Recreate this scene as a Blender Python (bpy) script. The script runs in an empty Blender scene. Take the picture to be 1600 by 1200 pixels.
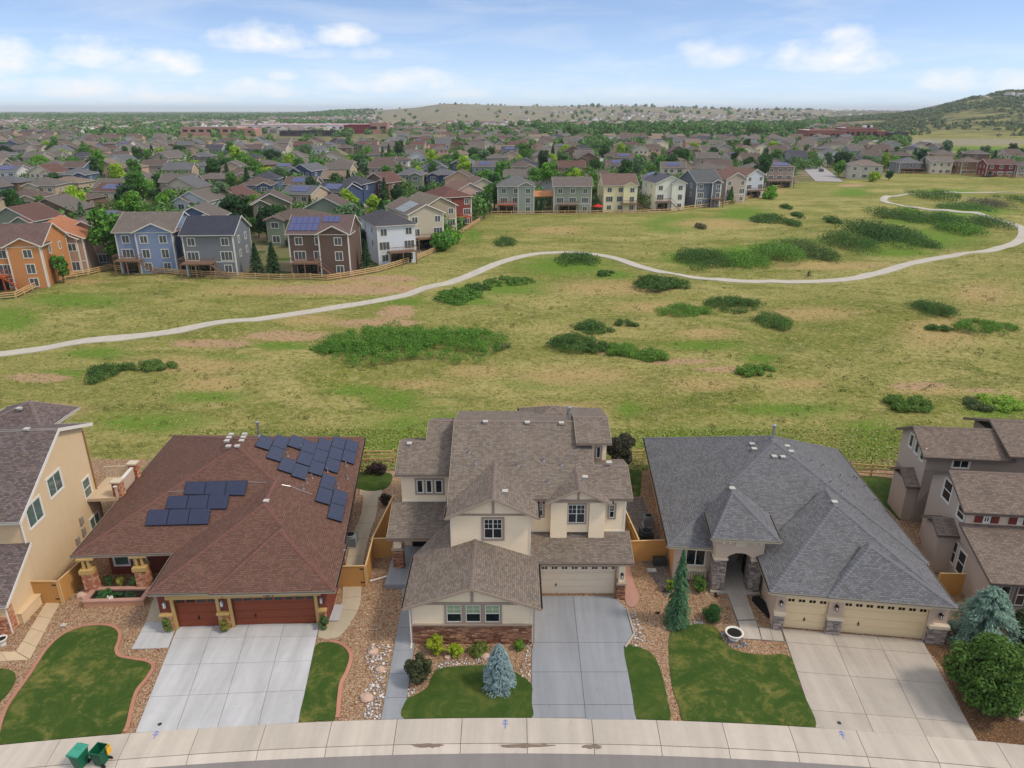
import bpy, bmesh, math, random
import numpy as np
from mathutils import Vector, Matrix
from mathutils.geometry import tessellate_polygon
R = math.radians
random.seed(7); rng = np.random.default_rng(7)
C = bpy.context.scene.collection
SC = bpy.context.scene
# ------------------------------------------------------------------ camera
CAMH = 30.8; FPX = 1109.0; PITCH = math.atan(428/FPX)
cd = bpy.data.cameras.new('camera'); cam = bpy.data.objects.new('camera', cd); C.objects.link(cam)
cam.location = (0, 0, CAMH); cam.rotation_euler = (math.pi/2-PITCH, 0, 0)
cd.sensor_width = 36; cd.lens = FPX/1600*36; cd.clip_start = 1; cd.clip_end = 60000
SC.camera = cam
# ------------------------------------------------------------------ world
SUN_EL, SUN_AZ = 50, 106       # azimuth clockwise from +Y
w = bpy.data.worlds.new('World'); SC.world = w; w.use_nodes = True
nt = w.node_tree; N = nt.nodes; L = nt.links; N.clear()
def mth(op, a, b=None, c=None, cl=False):
    n = N.new('ShaderNodeMath'); n.operation = op; n.use_clamp = cl
    for i, v in enumerate((a, b, c)):
        if v is None: continue
        if isinstance(v, (int, float)): n.inputs[i].default_value = v
        else: L.new(v, n.inputs[i])
    return n.outputs[0]
tc = N.new('ShaderNodeTexCoord'); sx = N.new('ShaderNodeSeparateXYZ'); L.new(tc.outputs['Generated'], sx.inputs[0])
X, Y, Z = sx.outputs
az = mth('ARCTAN2', X, Y); el = mth('ARCSINE', Z)
elp = mth('MAXIMUM', el, 0.0)
# the blue deepens quickly above the horizon
z2 = mth('ADD', mth('MULTIPLY', Z, 2.1), 0.05)
cb = N.new('ShaderNodeCombineXYZ'); L.new(X, cb.inputs[0]); L.new(Y, cb.inputs[1]); L.new(z2, cb.inputs[2])
nv = N.new('ShaderNodeVectorMath'); nv.operation = 'NORMALIZE'; L.new(cb.outputs[0], nv.inputs[0])
sky = N.new('ShaderNodeTexSky'); sky.sky_type = 'NISHITA'; sky.sun_disc = False
sky.sun_elevation = R(SUN_EL); sky.sun_rotation = R(SUN_AZ); sky.altitude = 600; sky.air_density = 1.0; sky.dust_density = 0.7; sky.ozone_density = 2.2
L.new(nv.outputs[0], sky.inputs[0])
skg = N.new('ShaderNodeVectorMath'); skg.operation = 'MULTIPLY'; L.new(sky.outputs[0], skg.inputs[0]); skg.inputs[1].default_value = (1.55, 1.56, 1.62)
# clouds: soft cumulus low over the horizon, thin veil higher up
cv = N.new('ShaderNodeCombineXYZ')
L.new(mth('MULTIPLY', az, 7.0), cv.inputs[0]); L.new(mth('MULTIPLY', el, 12.5), cv.inputs[1])
n1 = N.new('ShaderNodeTexNoise'); n1.inputs['Scale'].default_value = 3.0; n1.inputs['Detail'].default_value = 8; n1.inputs['Roughness'].default_value = 0.55
L.new(cv.outputs[0], n1.inputs['Vector'])
nz = mth('SUBTRACT', n1.outputs[0], 0.5)
def blob(px, py, rx, ry):
    a = math.atan((px-800)/(FPX/math.cos(PITCH)))
    e = math.atan((172-py)/FPX)
    A = mth('DIVIDE', mth('SUBTRACT', az, a), rx/FPX)
    yy = mth('DIVIDE', mth('SUBTRACT', el, e), ry/FPX)
    yy = mth('MULTIPLY', yy, mth('ADD', 1.0, mth('MULTIPLY', mth('LESS_THAN', yy, 0.0), 0.9)))   # flatter base
    return mth('SUBTRACT', 1.0, mth('ADD', mth('MULTIPLY', A, A), mth('MULTIPLY', yy, yy)))
acc = None
for b in [(425,88,85,28,1.),(500,102,50,12,.6),(160,108,62,26,1.),(265,120,62,24,.95),(20,118,70,34,1.),(130,150,120,20,.9),(545,80,55,22,.9),(590,100,40,14,.6),(450,130,26,10,.85),
          (1298,108,82,36,1.),(1240,118,50,20,.7),(1105,105,62,28,.7),(1490,142,55,20,.8),(1565,142,40,18,.8),(620,138,150,24,.8),(400,148,80,18,.8),(710,150,70,14,.55),(250,158,120,12,.7),(980,150,120,14,.4),
          (-250,110,120,40,1.),(-500,130,90,30,.9),(1900,110,110,38,1.),(2250,125,120,34,.9),(2700,115,100,40,1.)]:
    v = mth('MULTIPLY', blob(*b[:4]), 1.0)
    v = mth('ADD', v, mth('MULTIPLY', nz, 3.2))
    v = mth('MULTIPLY', mth('MULTIPLY', v, 0.75, cl=True), b[4])
    acc = v if acc is None else mth('MAXIMUM', acc, v)
# veil: thin streaky layer overhead, everywhere
n2 = N.new('ShaderNodeTexNoise'); n2.inputs['Scale'].default_value = 1.6; n2.inputs['Detail'].default_value = 6; n2.inputs['Roughness'].default_value = 0.6; n2.inputs['Distortion'].default_value = .6
pl = N.new('ShaderNodeCombineXYZ'); zz = mth('ADD', elp, 0.07)
L.new(mth('DIVIDE', X, zz), pl.inputs[0]); L.new(mth('DIVIDE', Y, zz), pl.inputs[1])
sc_ = N.new('ShaderNodeVectorMath'); sc_.operation = 'SCALE'; sc_.inputs['Scale'].default_value = .45; L.new(pl.outputs[0], sc_.inputs[0]); L.new(sc_.outputs[0], n2.inputs['Vector'])
veil = mth('MULTIPLY', mth('SUBTRACT', n2.outputs[0], 0.46), 2.2, cl=True)
over = mth('MULTIPLY', mth('SUBTRACT', el, 0.16), 2.4, cl=True)       # denser cloud overhead
veil = mth('ADD', mth('MULTIPLY', veil, 0.5), mth('MULTIPLY', over, 0.62), cl=True)
hz = mth('POWER', 2.718, mth('MULTIPLY', elp, -14.0))                 # whitish band at the horizon
cloud = mth('MAXIMUM', mth('MULTIPLY', acc, 0.97), veil)
mx = N.new('ShaderNodeMix'); mx.data_type = 'RGBA'; L.new(mth('MULTIPLY', hz, .75), mx.inputs[0]); L.new(skg.outputs[0], mx.inputs[6]); mx.inputs[7].default_value = (5.9, 7.0, 8.3, 1)
mx2 = N.new('ShaderNodeMix'); mx2.data_type = 'RGBA'; L.new(cloud, mx2.inputs[0]); L.new(mx.outputs[2], mx2.inputs[6]); mx2.inputs[7].default_value = (8.6, 8.55, 8.5, 1)
bg = N.new('ShaderNodeBackground'); L.new(mx2.outputs[2], bg.inputs[0]); bg.inputs[1].default_value = 0.115
wo = N.new('ShaderNodeOutputWorld'); L.new(bg.outputs[0], wo.inputs[0])
# ------------------------------------------------------------------ sun
sd = bpy.data.lights.new('sun', 'SUN'); sd.energy = 2.0; sd.angle = R(10); sd.color = (1.0, 0.91, 0.78)
so = bpy.data.objects.new('sun', sd); C.objects.link(so)
dv = Vector((math.sin(R(SUN_AZ))*math.cos(R(SUN_EL)), math.cos(R(SUN_AZ))*math.cos(R(SUN_EL)), math.sin(R(SUN_EL))))
so.rotation_euler = dv.to_track_quat('Z', 'Y').to_euler(); so.location = (0, 0, 80)
SC.view_settings.view_transform = 'Standard'; SC.view_settings.look = 'None'; SC.view_settings.gamma = 1; SC.view_settings.exposure = 0.08
SC.view_settings.use_curve_mapping = False
SC.cycles.max_bounces = 5; SC.cycles.diffuse_bounces = 2; SC.cycles.glossy_bounces = 2; SC.cycles.transmission_bounces = 2; SC.cycles.volume_bounces = 0; SC.cycles.transparent_max_bounces = 6
SC.cycles.use_denoising = True
# ------------------------------------------------------------------ surveying helpers
_s, _c = math.sin(PITCH), math.cos(PITCH)
def ray(px, py):
    r = (py-600)/FPX
    return Vector(((px-800)/FPX, _c-r*_s, -(_s+r*_c)))
def P(px, py, z=0.0):
    d = ray(px, py); t = (z-CAMH)/d.z
    return Vector((d.x*t, d.y*t, z))
def proj(x, y, z):
    dz = z-CAMH; Zc = y*_c-dz*_s
    return 800+x/Zc*FPX, 600-(y*_s+dz*_c)/Zc*FPX
# ------------------------------------------------------------------ materials
def lin(c):
    out = []
    for v in c[:3]:
        v = v/255.0
        out.append(v/12.92 if v <= 0.04045 else ((v+0.055)/1.055)**2.4)
    return tuple(out)
MATS = {}
class NT:
    def __init__(s, name, rough=0.8, spec=0.3):
        m = bpy.data.materials.new(name); m.use_nodes = True; s.m = m; s.t = m.node_tree; s.n = s.t.nodes; s.l = s.t.links
        s.b = s.n['Principled BSDF']; s.b.inputs['Roughness'].default_value = rough
        s.b.inputs['Specular IOR Level'].default_value = spec; MATS[name] = m
    def node(s, ty, **k):
        n = s.n.new(ty)
        for a, v in k.items(): setattr(n, a, v)
        return n
    def put(s, n, i, v):
        if v is None: return
        if hasattr(v, 'links'): s.l.new(v, n.inputs[i])
        else: n.inputs[i].default_value = v
    def math(s, op, a, b=None, clamp=False):
        n = s.node('ShaderNodeMath', operation=op, use_clamp=clamp); s.put(n, 0, a); s.put(n, 1, b); return n.outputs[0]
    def noise(s, vec, scale, detail=4, rough=.55, dist=0):
        n = s.node('ShaderNodeTexNoise'); s.put(n, 'Vector', vec); n.inputs['Scale'].default_value = scale
        n.inputs['Detail'].default_value = detail; n.inputs['Roughness'].default_value = rough; n.inputs['Distortion'].default_value = dist
        return n.outputs[0]
    def ramp(s, fac, lo, hi):
        n = s.node('ShaderNodeMapRange', clamp=True); s.put(n, 0, fac); n.inputs[1].default_value = lo; n.inputs[2].default_value = hi; return n.outputs[0]
    def mix(s, fac, a, b, mode='MIX'):
        n = s.node('ShaderNodeMix', data_type='RGBA', blend_type=mode); s.put(n, 0, fac)
        for i, v in ((6, a), (7, b)):
            if hasattr(v, 'links'): s.l.new(v, n.inputs[i])
            else: n.inputs[i].default_value = (*v[:3], 1)
        return n.outputs[2]
    def scale(s, col, f):
        n = s.node('ShaderNodeVectorMath', operation='SCALE')
        if hasattr(col, 'links'): s.l.new(col, n.inputs[0])
        else: n.inputs[0].default_value = col[:3]
        s.put(n, 'Scale', f); return n.outputs[0]
    def pos(s): return s.node('ShaderNodeNewGeometry').outputs['Position']
    def obj(s): return s.node('ShaderNodeTexCoord').outputs['Object']
    def uv(s): return s.node('ShaderNodeTexCoord').outputs['UV']
    def ocol(s): return s.node('ShaderNodeObjectInfo').outputs['Color']
    def island(s): return s.node('ShaderNodeNewGeometry').outputs['Random Per Island']
    def base(s, c):
        s.put(s.b, 'Base Color', c if hasattr(c, 'links') else (*c[:3], 1))
    def bump(s, h, strength=.5, dist=.02):
        n = s.node('ShaderNodeBump'); s.put(n, 'Height', h); n.inputs['Strength'].default_value = strength; n.inputs['Distance'].default_value = dist
        s.l.new(n.outputs[0], s.b.inputs['Normal'])
def plain(name, c, rough=.8, spec=.3, var=.12, sc=3., metal=0, bump=0):
    k = NT(name, rough, spec); v = k.noise(k.pos(), sc, 5, .6)
    f = k.math('ADD', k.math('MULTIPLY', v, var*2), 1-var)
    k.base(k.scale(lin(c), f)); k.b.inputs['Metallic'].default_value = metal
    if bump: k.bump(k.noise(k.pos(), 40, 3), bump, .01)
    return k.m
def shingles(name, c, tint=False, var=.35, warm=.08):
    """laminated asphalt shingles laid in courses on the roof's own UV (metres)"""
    k = NT(name, .92, .2); uv = k.uv()
    br = k.node('ShaderNodeTexBrick', offset=.37, offset_frequency=2); k.l.new(uv, br.inputs['Vector'])
    br.inputs['Scale'].default_value = 1; br.inputs['Brick Width'].default_value = .26; br.inputs['Row Height'].default_value = .13
    br.inputs['Mortar Size'].default_value = .016; br.inputs['Mortar Smooth'].default_value = .3; br.inputs['Bias'].default_value = 0
    br.inputs['Color1'].default_value = (1-var,)*3+(1,); br.inputs['Color2'].default_value = (1+var,)*3+(1,); br.inputs['Mortar'].default_value = (.6, .6, .6, 1)
    big = k.noise(k.pos(), .55, 3, .6); fine = k.noise(uv, 9, 3, .7)
    f = k.math('ADD', k.math('MULTIPLY', big, .3), .85)
    f = k.math('MULTIPLY', f, k.math('ADD', k.math('MULTIPLY', fine, .7), .65))
    basec = k.ocol() if tint else None
    if not tint:
        a = lin(c); basec = k.mix(k.ramp(k.noise(uv, 3.1, 2, .8), .35, .65), tuple(v*(1-warm*i) for i, v in zip((-.6, .3, 1.4), a)), tuple(v*(1+warm*i) for i, v in zip((-1, .2, 1.6), a)))
    col = k.mix(1, k.scale(basec, f), br.outputs[0], 'MULTIPLY')
    k.base(col)
    k.bump(k.math('SUBTRACT', 1, br.outputs['Fac']), .55, .02)
    return k.m
def siding(name, c, tint=False, lap=.19, rough=.65, flat=False):
    k = NT(name, rough, .3)
    pos = k.pos(); sp = k.node('ShaderNodeSeparateXYZ'); k.l.new(pos, sp.inputs[0])
    v = k.noise(pos, 1.3, 5, .6)
    f = k.math('ADD', k.math('MULTIPLY', v, .14), .93)
    base = k.ocol() if tint else lin(c)
    if not flat:
        fr = k.math('FRACT', k.math('DIVIDE', sp.outputs[2], lap))
        k.bump(k.math('SUBTRACT', 1, fr), .8, .018)
    else: k.bump(k.noise(pos, 25, 4, .7), .35, .01)
    k.base(k.scale(base, f)); return k.m
def foliage(name, tint=True, c=(60, 90, 40), var=.4, trans=.28):
    k = NT(name, .75, .25); r = k.island()
    base = k.ocol() if tint else lin(c)
    pat = k.noise(k.obj(), .9, 2, .5)
    f = k.math('ADD', k.math('MULTIPLY', r, var*2), 1-var)
    f = k.math('MULTIPLY', f, k.math('ADD', k.math('MULTIPLY', pat, .9), 1.0))
    hs = k.node('ShaderNodeHueSaturation'); k.l.new(k.scale(base, f), hs.inputs['Color']); hs.inputs['Fac'].default_value = 1
    k.put(hs, 'Hue', k.math('ADD', .488, k.math('MULTIPLY', k.math('FRACT', k.math('MULTIPLY', r, 17.3)), .024)))
    col = hs.outputs[0]
    k.base(col)
    tr = k.node('ShaderNodeBsdfTranslucent'); k.l.new(col, tr.inputs[0])
    ms = k.node('ShaderNodeMixShader'); ms.inputs[0].default_value = trans
    k.l.new(k.b.outputs[0], ms.inputs[1]); k.l.new(tr.outputs[0], ms.inputs[2]); k.l.new(ms.outputs[0], k.n['Material Output'].inputs[0])
    return k.m
def concrete(name, c, stain=.18, rough=.85):
    k = NT(name, rough, .25); p = k.pos()
    a = k.noise(p, .35, 4, .6, .5); b = k.noise(p, 2.5, 5, .7); d = k.noise(p, 30, 3, .7); rnd = k.node('ShaderNodeObjectInfo').outputs['Random']
    f = k.math('ADD', k.math('MULTIPLY', a, stain), 1-stain/2)
    f = k.math('MULTIPLY', f, k.math('ADD', k.math('MULTIPLY', b, stain*.7), 1-stain*.35)); f = k.math('MULTIPLY', f, k.math('ADD', k.math('MULTIPLY', rnd, .1), .95))
    f = k.math('MULTIPLY', f, k.math('ADD', k.math('MULTIPLY', d, .14), .93))
    mp = k.node('ShaderNodeMapping'); k.l.new(p, mp.inputs[0]); mp.inputs['Scale'].default_value = (1.3, .13, 1)
    f = k.math('MULTIPLY', f, k.math('ADD', k.math('MULTIPLY', k.ramp(k.noise(mp.outputs[0], 1, 4, .6, .3), .35, .7), stain*.9), 1-stain*.5))
    o = k.ramp(k.noise(p, .9, 6, .75, 1.2), .62, .78)
    k.base(k.mix(k.math('MULTIPLY', o, .38), k.scale(lin(c), f), k.scale(lin(c), .45)))
    k.bump(d, .2, .004); return k.m
def glass(name, c=(26, 32, 38), rough=.06):
    k = NT(name, rough, .6); v = k.noise(k.pos(), 1.2, 3)
    k.base(k.scale(lin(c), k.math('ADD', k.math('MULTIPLY', v, 1.2), .4))); return k.m
def rockmat(name, cols, scale=9., rough=.9):
    """small river stones: every voronoi cell its own colour"""
    k = NT(name, rough, .2); p = k.pos()
    vo = k.node('ShaderNodeTexVoronoi'); k.l.new(p, vo.inputs['Vector']); vo.inputs['Scale'].default_value = scale
    rp = k.node('ShaderNodeValToRGB'); rp.color_ramp.interpolation = 'LINEAR'
    sx = k.node('ShaderNodeSeparateColor'); k.l.new(vo.outputs['Color'], sx.inputs[0]); k.l.new(sx.outputs[0], rp.inputs[0])
    el = rp.color_ramp.elements
    while len(el) < len(cols): el.new(.5)
    for i, c in enumerate(cols): el[i].position = i/(len(cols)-1); el[i].color = (*lin(c), 1)
    big = k.noise(p, .5, 4, .6)
    edge = k.ramp(vo.outputs['Distance'], .75, .15)
    f = k.math('MULTIPLY', k.math('ADD', k.math('MULTIPLY', big, .4), .8), k.math('ADD', k.math('MULTIPLY', edge, .45), .6))
    k.base(k.scale(rp.outputs[0], f)); k.bump(edge, .9, .04); return k.m
def islandmat(name, cols, rough=.88, spec=.25, tex=8.):
    k = NT(name, rough, spec); rp = k.node('ShaderNodeValToRGB'); k.l.new(k.island(), rp.inputs[0]); el = rp.color_ramp.elements
    while len(el) < len(cols): el.new(.5)
    for i, c in enumerate(cols): el[i].position = i/(len(cols)-1); el[i].color = (*lin(c), 1)
    n = k.noise(k.pos(), tex, 4, .7); k.base(k.scale(rp.outputs[0], k.math('ADD', k.math('MULTIPLY', n, .6), .7))); k.bump(n, .6, .02); return k.m
# ------------------------------------------------------------------ mesh helpers
WL = {}     # world position of each parent
class M:
    def __init__(s): s.v = []; s.f = []; s.m = []; s.uv = {}
    def add(s, vs, fs, mi=0, T=None):
        b = len(s.v)
        for p in vs:
            p = Vector(p); s.v.append(tuple(T @ p if T is not None else p))
        for f in fs: s.f.append(tuple(b+i for i in f)); s.m.append(mi)
    def box(s, x0, x1, y0, y1, z0, z1, mi=0, T=None):
        s.add([(x0,y0,z0),(x1,y0,z0),(x1,y1,z0),(x0,y1,z0),(x0,y0,z1),(x1,y0,z1),(x1,y1,z1),(x0,y1,z1)],
              [(0,3,2,1),(4,5,6,7),(0,1,5,4),(1,2,6,5),(2,3,7,6),(3,0,4,7)], mi, T)
    def bar(s, a, b, w, h=None, mi=0):
        a, b = Vector(a), Vector(b); h = h or w; d = (b-a).normalized(); up = Vector((0,0,1)) if abs(d.z) < .95 else Vector((0,1,0))
        x = d.cross(up).normalized()*w/2; y = x.cross(d).normalized()*h/2
        vs = [a-x-y, a+x-y, a+x+y, a-x+y, b-x-y, b+x-y, b+x+y, b-x+y]
        s.add(vs, [(0,3,2,1),(4,5,6,7),(0,1,5,4),(1,2,6,5),(2,3,7,6),(3,0,4,7)], mi)
    def cyl(s, c, r, z0, z1, n=12, r2=None, mi=0, T=None):
        r2 = r if r2 is None else r2; x, y = c
        vs = [(x+r*math.cos(2*math.pi*i/n), y+r*math.sin(2*math.pi*i/n), z0) for i in range(n)]+[(x+r2*math.cos(2*math.pi*i/n), y+r2*math.sin(2*math.pi*i/n), z1) for i in range(n)]
        s.add(vs, [(i, (i+1) % n, n+(i+1) % n, n+i) for i in range(n)]+[tuple(range(n-1, -1, -1)), tuple(range(n, 2*n))], mi, T)
    def prism(s, poly, z0, z1, mi=0, T=None):
        """vertical prism over a plan polygon (any shape)"""
        n = len(poly); area = sum(poly[i][0]*poly[(i+1) % n][1]-poly[(i+1) % n][0]*poly[i][1] for i in range(n))
        if area < 0: poly = poly[::-1]
        vs = [(p[0], p[1], z0) for p in poly]+[(p[0], p[1], z1) for p in poly]
        tris = tessellate_polygon([[Vector((p[0], p[1], 0)) for p in poly]])
        fs = [(i, (i+1) % n, n+(i+1) % n, n+i) for i in range(n)]
        for t in tris:
            a, b, c = [poly[i] for i in t]
            cr = (b[0]-a[0])*(c[1]-a[1])-(b[1]-a[1])*(c[0]-a[0])
            t = t if cr > 0 else (t[0], t[2], t[1])
            fs.append(tuple(n+i for i in t))
        s.add(vs, fs, mi, T)
    def tube(s, pts, r, n=6, mi=0):
        for a, b in zip(pts, pts[1:]): 
            a, b = Vector(a), Vector(b); d = (b-a).normalized(); up = Vector((0,0,1)) if abs(d.z) < .95 else Vector((0,1,0))
            x = d.cross(up).normalized(); y = x.cross(d)
            vs = [a+(x*math.cos(2*math.pi*i/n)+y*math.sin(2*math.pi*i/n))*r for i in range(n)]+[b+(x*math.cos(2*math.pi*i/n)+y*math.sin(2*math.pi*i/n))*r for i in range(n)]
            s.add(vs, [(i, (i+1) % n, n+(i+1) % n, n+i) for i in range(n)]+[tuple(range(n-1, -1, -1)), tuple(range(n, 2*n))], mi)
    def build(s, name, mats, parent=None, kind=None, smooth=False, color=None, local=False):
        me = bpy.data.meshes.new(name)
        off = Vector((0, 0, 0)) if (parent is None or local) else WL[parent.name]
        me.from_pydata([tuple(Vector(p)-off) for p in s.v], [], s.f)
        mats = mats if isinstance(mats, (list, tuple)) else [mats]
        for m in mats: me.materials.append(m)
        if len(mats) > 1: me.polygons.foreach_set('material_index', s.m)
        if s.uv:
            ul = me.uv_layers.new(name='UVMap')
            for fi, uvs in s.uv.items():
                p = me.polygons[fi]
                for li, c in zip(p.loop_indices, uvs): ul.data[li].uv = c
        if smooth: me.shade_smooth()
        o = bpy.data.objects.new(name, me); C.objects.link(o)
        if parent is not None: o.parent = parent; WL[o.name] = WL[parent.name] if not local else WL[parent.name]
        else: WL[o.name] = Vector((0, 0, 0))
        if kind: o['kind'] = kind
        if color: o.color = (*color[:3], 1)
        return o
def tag(o, label=None, cat=None, group=None, kind=None):
    if label: o['label'] = label
    if cat: o['category'] = cat
    if group: o['group'] = group
    if kind: o['kind'] = kind
    return o
def thing(name, loc, label, cat, group=None, rz=0):
    o = bpy.data.objects.new(name, None); C.objects.link(o); o.location = loc; o.rotation_euler = (0, 0, rz); o.empty_display_size = .3
    WL[o.name] = Vector(loc); return tag(o, label, cat, group)
def recenter(o, base):
    """put a top-level mesh's origin at its base"""
    b = Vector(base); o.data.transform(Matrix.Translation(-b)); o.location = b; return o
def npmesh(name, v, f, mat, parent=None, off=(0, 0, 0)):
    me = bpy.data.meshes.new(name); v = np.asarray(v, dtype=np.float32)-np.array(off, dtype=np.float32); f = np.asarray(f, dtype=np.int32); k = f.shape[1]
    me.vertices.add(len(v)); me.vertices.foreach_set('co', v.ravel()); me.loops.add(f.size); me.loops.foreach_set('vertex_index', f.ravel())
    me.polygons.add(len(f)); me.polygons.foreach_set('loop_start', np.arange(0, f.size, k, dtype=np.int32)); me.polygons.foreach_set('loop_total', np.full(len(f), k, dtype=np.int32))
    me.update(calc_edges=True); me.materials.append(mat); return me
def smoothpoly(pts, n=6, closed=True):
    out = []; m = len(pts)
    for i in range(m if closed else m-1):
        p0, p1, p2, p3 = [Vector(pts[(i+k) % m] if closed else pts[min(max(i+k, 0), m-1)]) for k in (-1, 0, 1, 2)]
        for j in range(n):
            t = j/n
            out.append(.5*((2*p1)+(p2-p0)*t+(2*p0-5*p1+4*p2-p3)*t*t+(-p0+3*p1-3*p2+p3)*t**3))
    if not closed: out.append(Vector(pts[-1]))
    return out
class Facade:
    """a vertical wall line A->B on the ground; u metres along it, outward is -y in its own frame"""
    def __init__(s, A, B):
        s.A = Vector((A[0], A[1], 0)); s.B = Vector((B[0], B[1], 0)); d = (s.B-s.A); s.len = d.length; s.d = d.normalized()
        s.n = Vector((s.d.y, -s.d.x, 0)); s.T = Matrix.Translation(s.A) @ Matrix.Rotation(math.atan2(s.d.y, s.d.x), 4, 'Z')
    def at(s, px, py, out=0):
        r = ray(px, py); o = Vector((0, 0, CAMH)); A = s.A+s.n*out
        t = (A-o).dot(s.n)/r.dot(s.n); p = o+r*t
        return (p-s.A).dot(s.d), p.z
    def w(s, u, out=0, z=0): return s.T @ Vector((u, -out, z))
# ------------------------------------------------------------------ palette
m_gravel = rockmat('river_gravel', [(112,84,62),(176,138,104),(205,172,134),(160,104,72),(214,192,162),(140,108,82)], 15)
m_gravel_grey = rockmat('grey_gravel', [(98,90,84),(140,130,122),(120,108,98),(165,152,140)], 12)
m_road = concrete('asphalt', (136,130,126), .14)
m_walk = concrete('sidewalk_concrete', (190,179,165), .2)
m_gutter = concrete('gutter_concrete', (196,184,170), .2)
m_joint = plain('dark_joint_base', (104,97,90), .95)  # dark warm grey base that shows in the gaps between slabs
m_white_conc = concrete('new_white_concrete', (184,183,182), .24)
m_blue_conc = concrete('blue_grey_stained_concrete', (144,146,150), .22)
m_beige_conc = concrete('beige_concrete', (180,169,156), .24)
m_tan_conc = concrete('tan_concrete', (196,172,140), .14)
m_side_conc = concrete('path_concrete', (180,166,142), .16)
m_pink_conc = concrete('pink_stained_concrete', (178,136,120), .15)
m_edging = concrete('reddish_curb_edging', (174,124,102), .2)
m_edging_grey = concrete('grey_curb_edging', (176,164,150), .2)
m_trailc = concrete('trail_concrete', (186,178,164), .12)
m_dirt = rockmat('bare_soil', [(120,92,66),(150,116,84),(134,104,74)], 2.5)
def lawnmat(name, g=(56,82,32), d=(120,114,58), amt=.75):
    k = NT(name, .95, .1); p = k.pos()
    a = k.noise(p, .6, 7, .72, .6); b = k.noise(p, 4, 5, .7); c = k.noise(p, 30, 4, .8)
    base = k.mix(k.ramp(a, .35, .66), lin(g), lin((82,98,44)))
    base = k.mix(k.math('MULTIPLY', k.ramp(k.math('ADD', k.math('MULTIPLY', a, .7), k.math('MULTIPLY', b, .3)), .5, .74), amt), base, lin(d))
    k.base(k.scale(base, k.math('ADD', k.math('MULTIPLY', c, 1.0), .5))); k.bump(c, .9, .05); return k.m
m_lawn = lawnmat('mown_lawn')
m_lawn_dry = lawnmat('mown_lawn_with_dry_spots', d=(150,136,76), amt=1.)
m_grassblade = islandmat('grass_blades', [(64,92,34),(84,108,42),(52,80,28),(110,118,54)], .95, .1)
# field: olive meadow with green and dry patches painted where they grow
def fieldmat():
    k = NT('meadow_ground', .97, .08); p = k.pos()
    at = k.node('ShaderNodeAttribute', attribute_name='patch'); sc = k.node('ShaderNodeSeparateColor'); k.l.new(at.outputs['Color'], sc.inputs[0])
    G, D, S = sc.outputs
    at2 = k.node('ShaderNodeAttribute', attribute_name='far'); s2 = k.node('ShaderNodeSeparateColor'); k.l.new(at2.outputs['Color'], s2.inputs[0])
    Hh, Q, U = s2.outputs       # hill scrub, bare tan, inhabited ground
    mp = k.node('ShaderNodeMapping'); k.l.new(p, mp.inputs[0]); mp.inputs['Scale'].default_value = (.5, 1, 1); mp.inputs['Rotation'].default_value = (0, 0, .25); q = mp.outputs[0]
    n1 = k.noise(q, .05, 7, .62, 1.2); n2 = k.noise(q, .22, 7, .68, 1.4); n3 = k.noise(p, 1.6, 5, .72); n4 = k.noise(p, 9, 3, .75)
    base = k.mix(k.ramp(n1, .4, .6), lin((118,124,54)), lin((164,154,94)))
    base = k.mix(k.math('MULTIPLY', k.ramp(n2, .48, .64), .6), base, lin((116,126,54)))
    base = k.mix(k.math('MULTIPLY', k.ramp(k.noise(p, .6, 6, .7, 1.2), .5, .64), .5), base, lin((182,162,114)))
    base = k.mix(k.math('MULTIPLY', k.ramp(k.noise(q, .13, 8, .72, 2.), .52, .6), .6), base, lin((96,108,46)))
    base = k.mix(k.math('MULTIPLY', k.ramp(n3, .5, .72), .5), base, lin((178,164,110)))
    base = k.mix(k.math('MULTIPLY', k.ramp(n3, .47, .32), .6), base, lin((92,96,44)))
    nn = k.math('ADD', k.math('MULTIPLY', n2, .9), k.math('MULTIPLY', n3, .5))          # about .7
    def edge(a, lo=.5, hi=.8): return k.ramp(k.math('ADD', a, k.math('SUBTRACT', nn, .7)), lo, hi)
    base = k.mix(k.math('MULTIPLY', edge(G, .3, .85), .85), base, lin((96,130,42)))
    base = k.mix(k.math('MULTIPLY', edge(D, .3, .85), .8), base, lin((178,152,104)))
    base = k.mix(edge(S, .35, .6), base, lin((176,146,112)))
    base = k.mix(edge(Q, .35, .7), base, lin((146,138,116)))
    sc1 = k.ramp(k.noise(p, .02, 7, .7, .6), .44, .56)
    base = k.mix(k.math('MULTIPLY', Hh, .55), base, lin((128,122,86)))
    base = k.mix(k.math('MULTIPLY', Hh, sc1), base, lin((66,76,50)))
    yard = k.mix(k.ramp(k.noise(p, .06, 3, .5), .45, .55), lin((112,110,72)), lin((136,122,98)))
    yard = k.mix(k.ramp(k.noise(p, .11, 2, .5), .55, .6), yard, lin((70,92,44)))
    base = k.mix(U, base, yard)
    f = k.math('MULTIPLY', k.math('ADD', k.math('MULTIPLY', n4, .6), .7), k.math('ADD', k.math('MULTIPLY', n3, .7), .63))
    k.base(k.scale(base, f)); k.bump(k.math('ADD', n4, k.math('MULTIPLY', n3, 2.)), .8, .12); return k.m
m_field = fieldmat()
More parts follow.
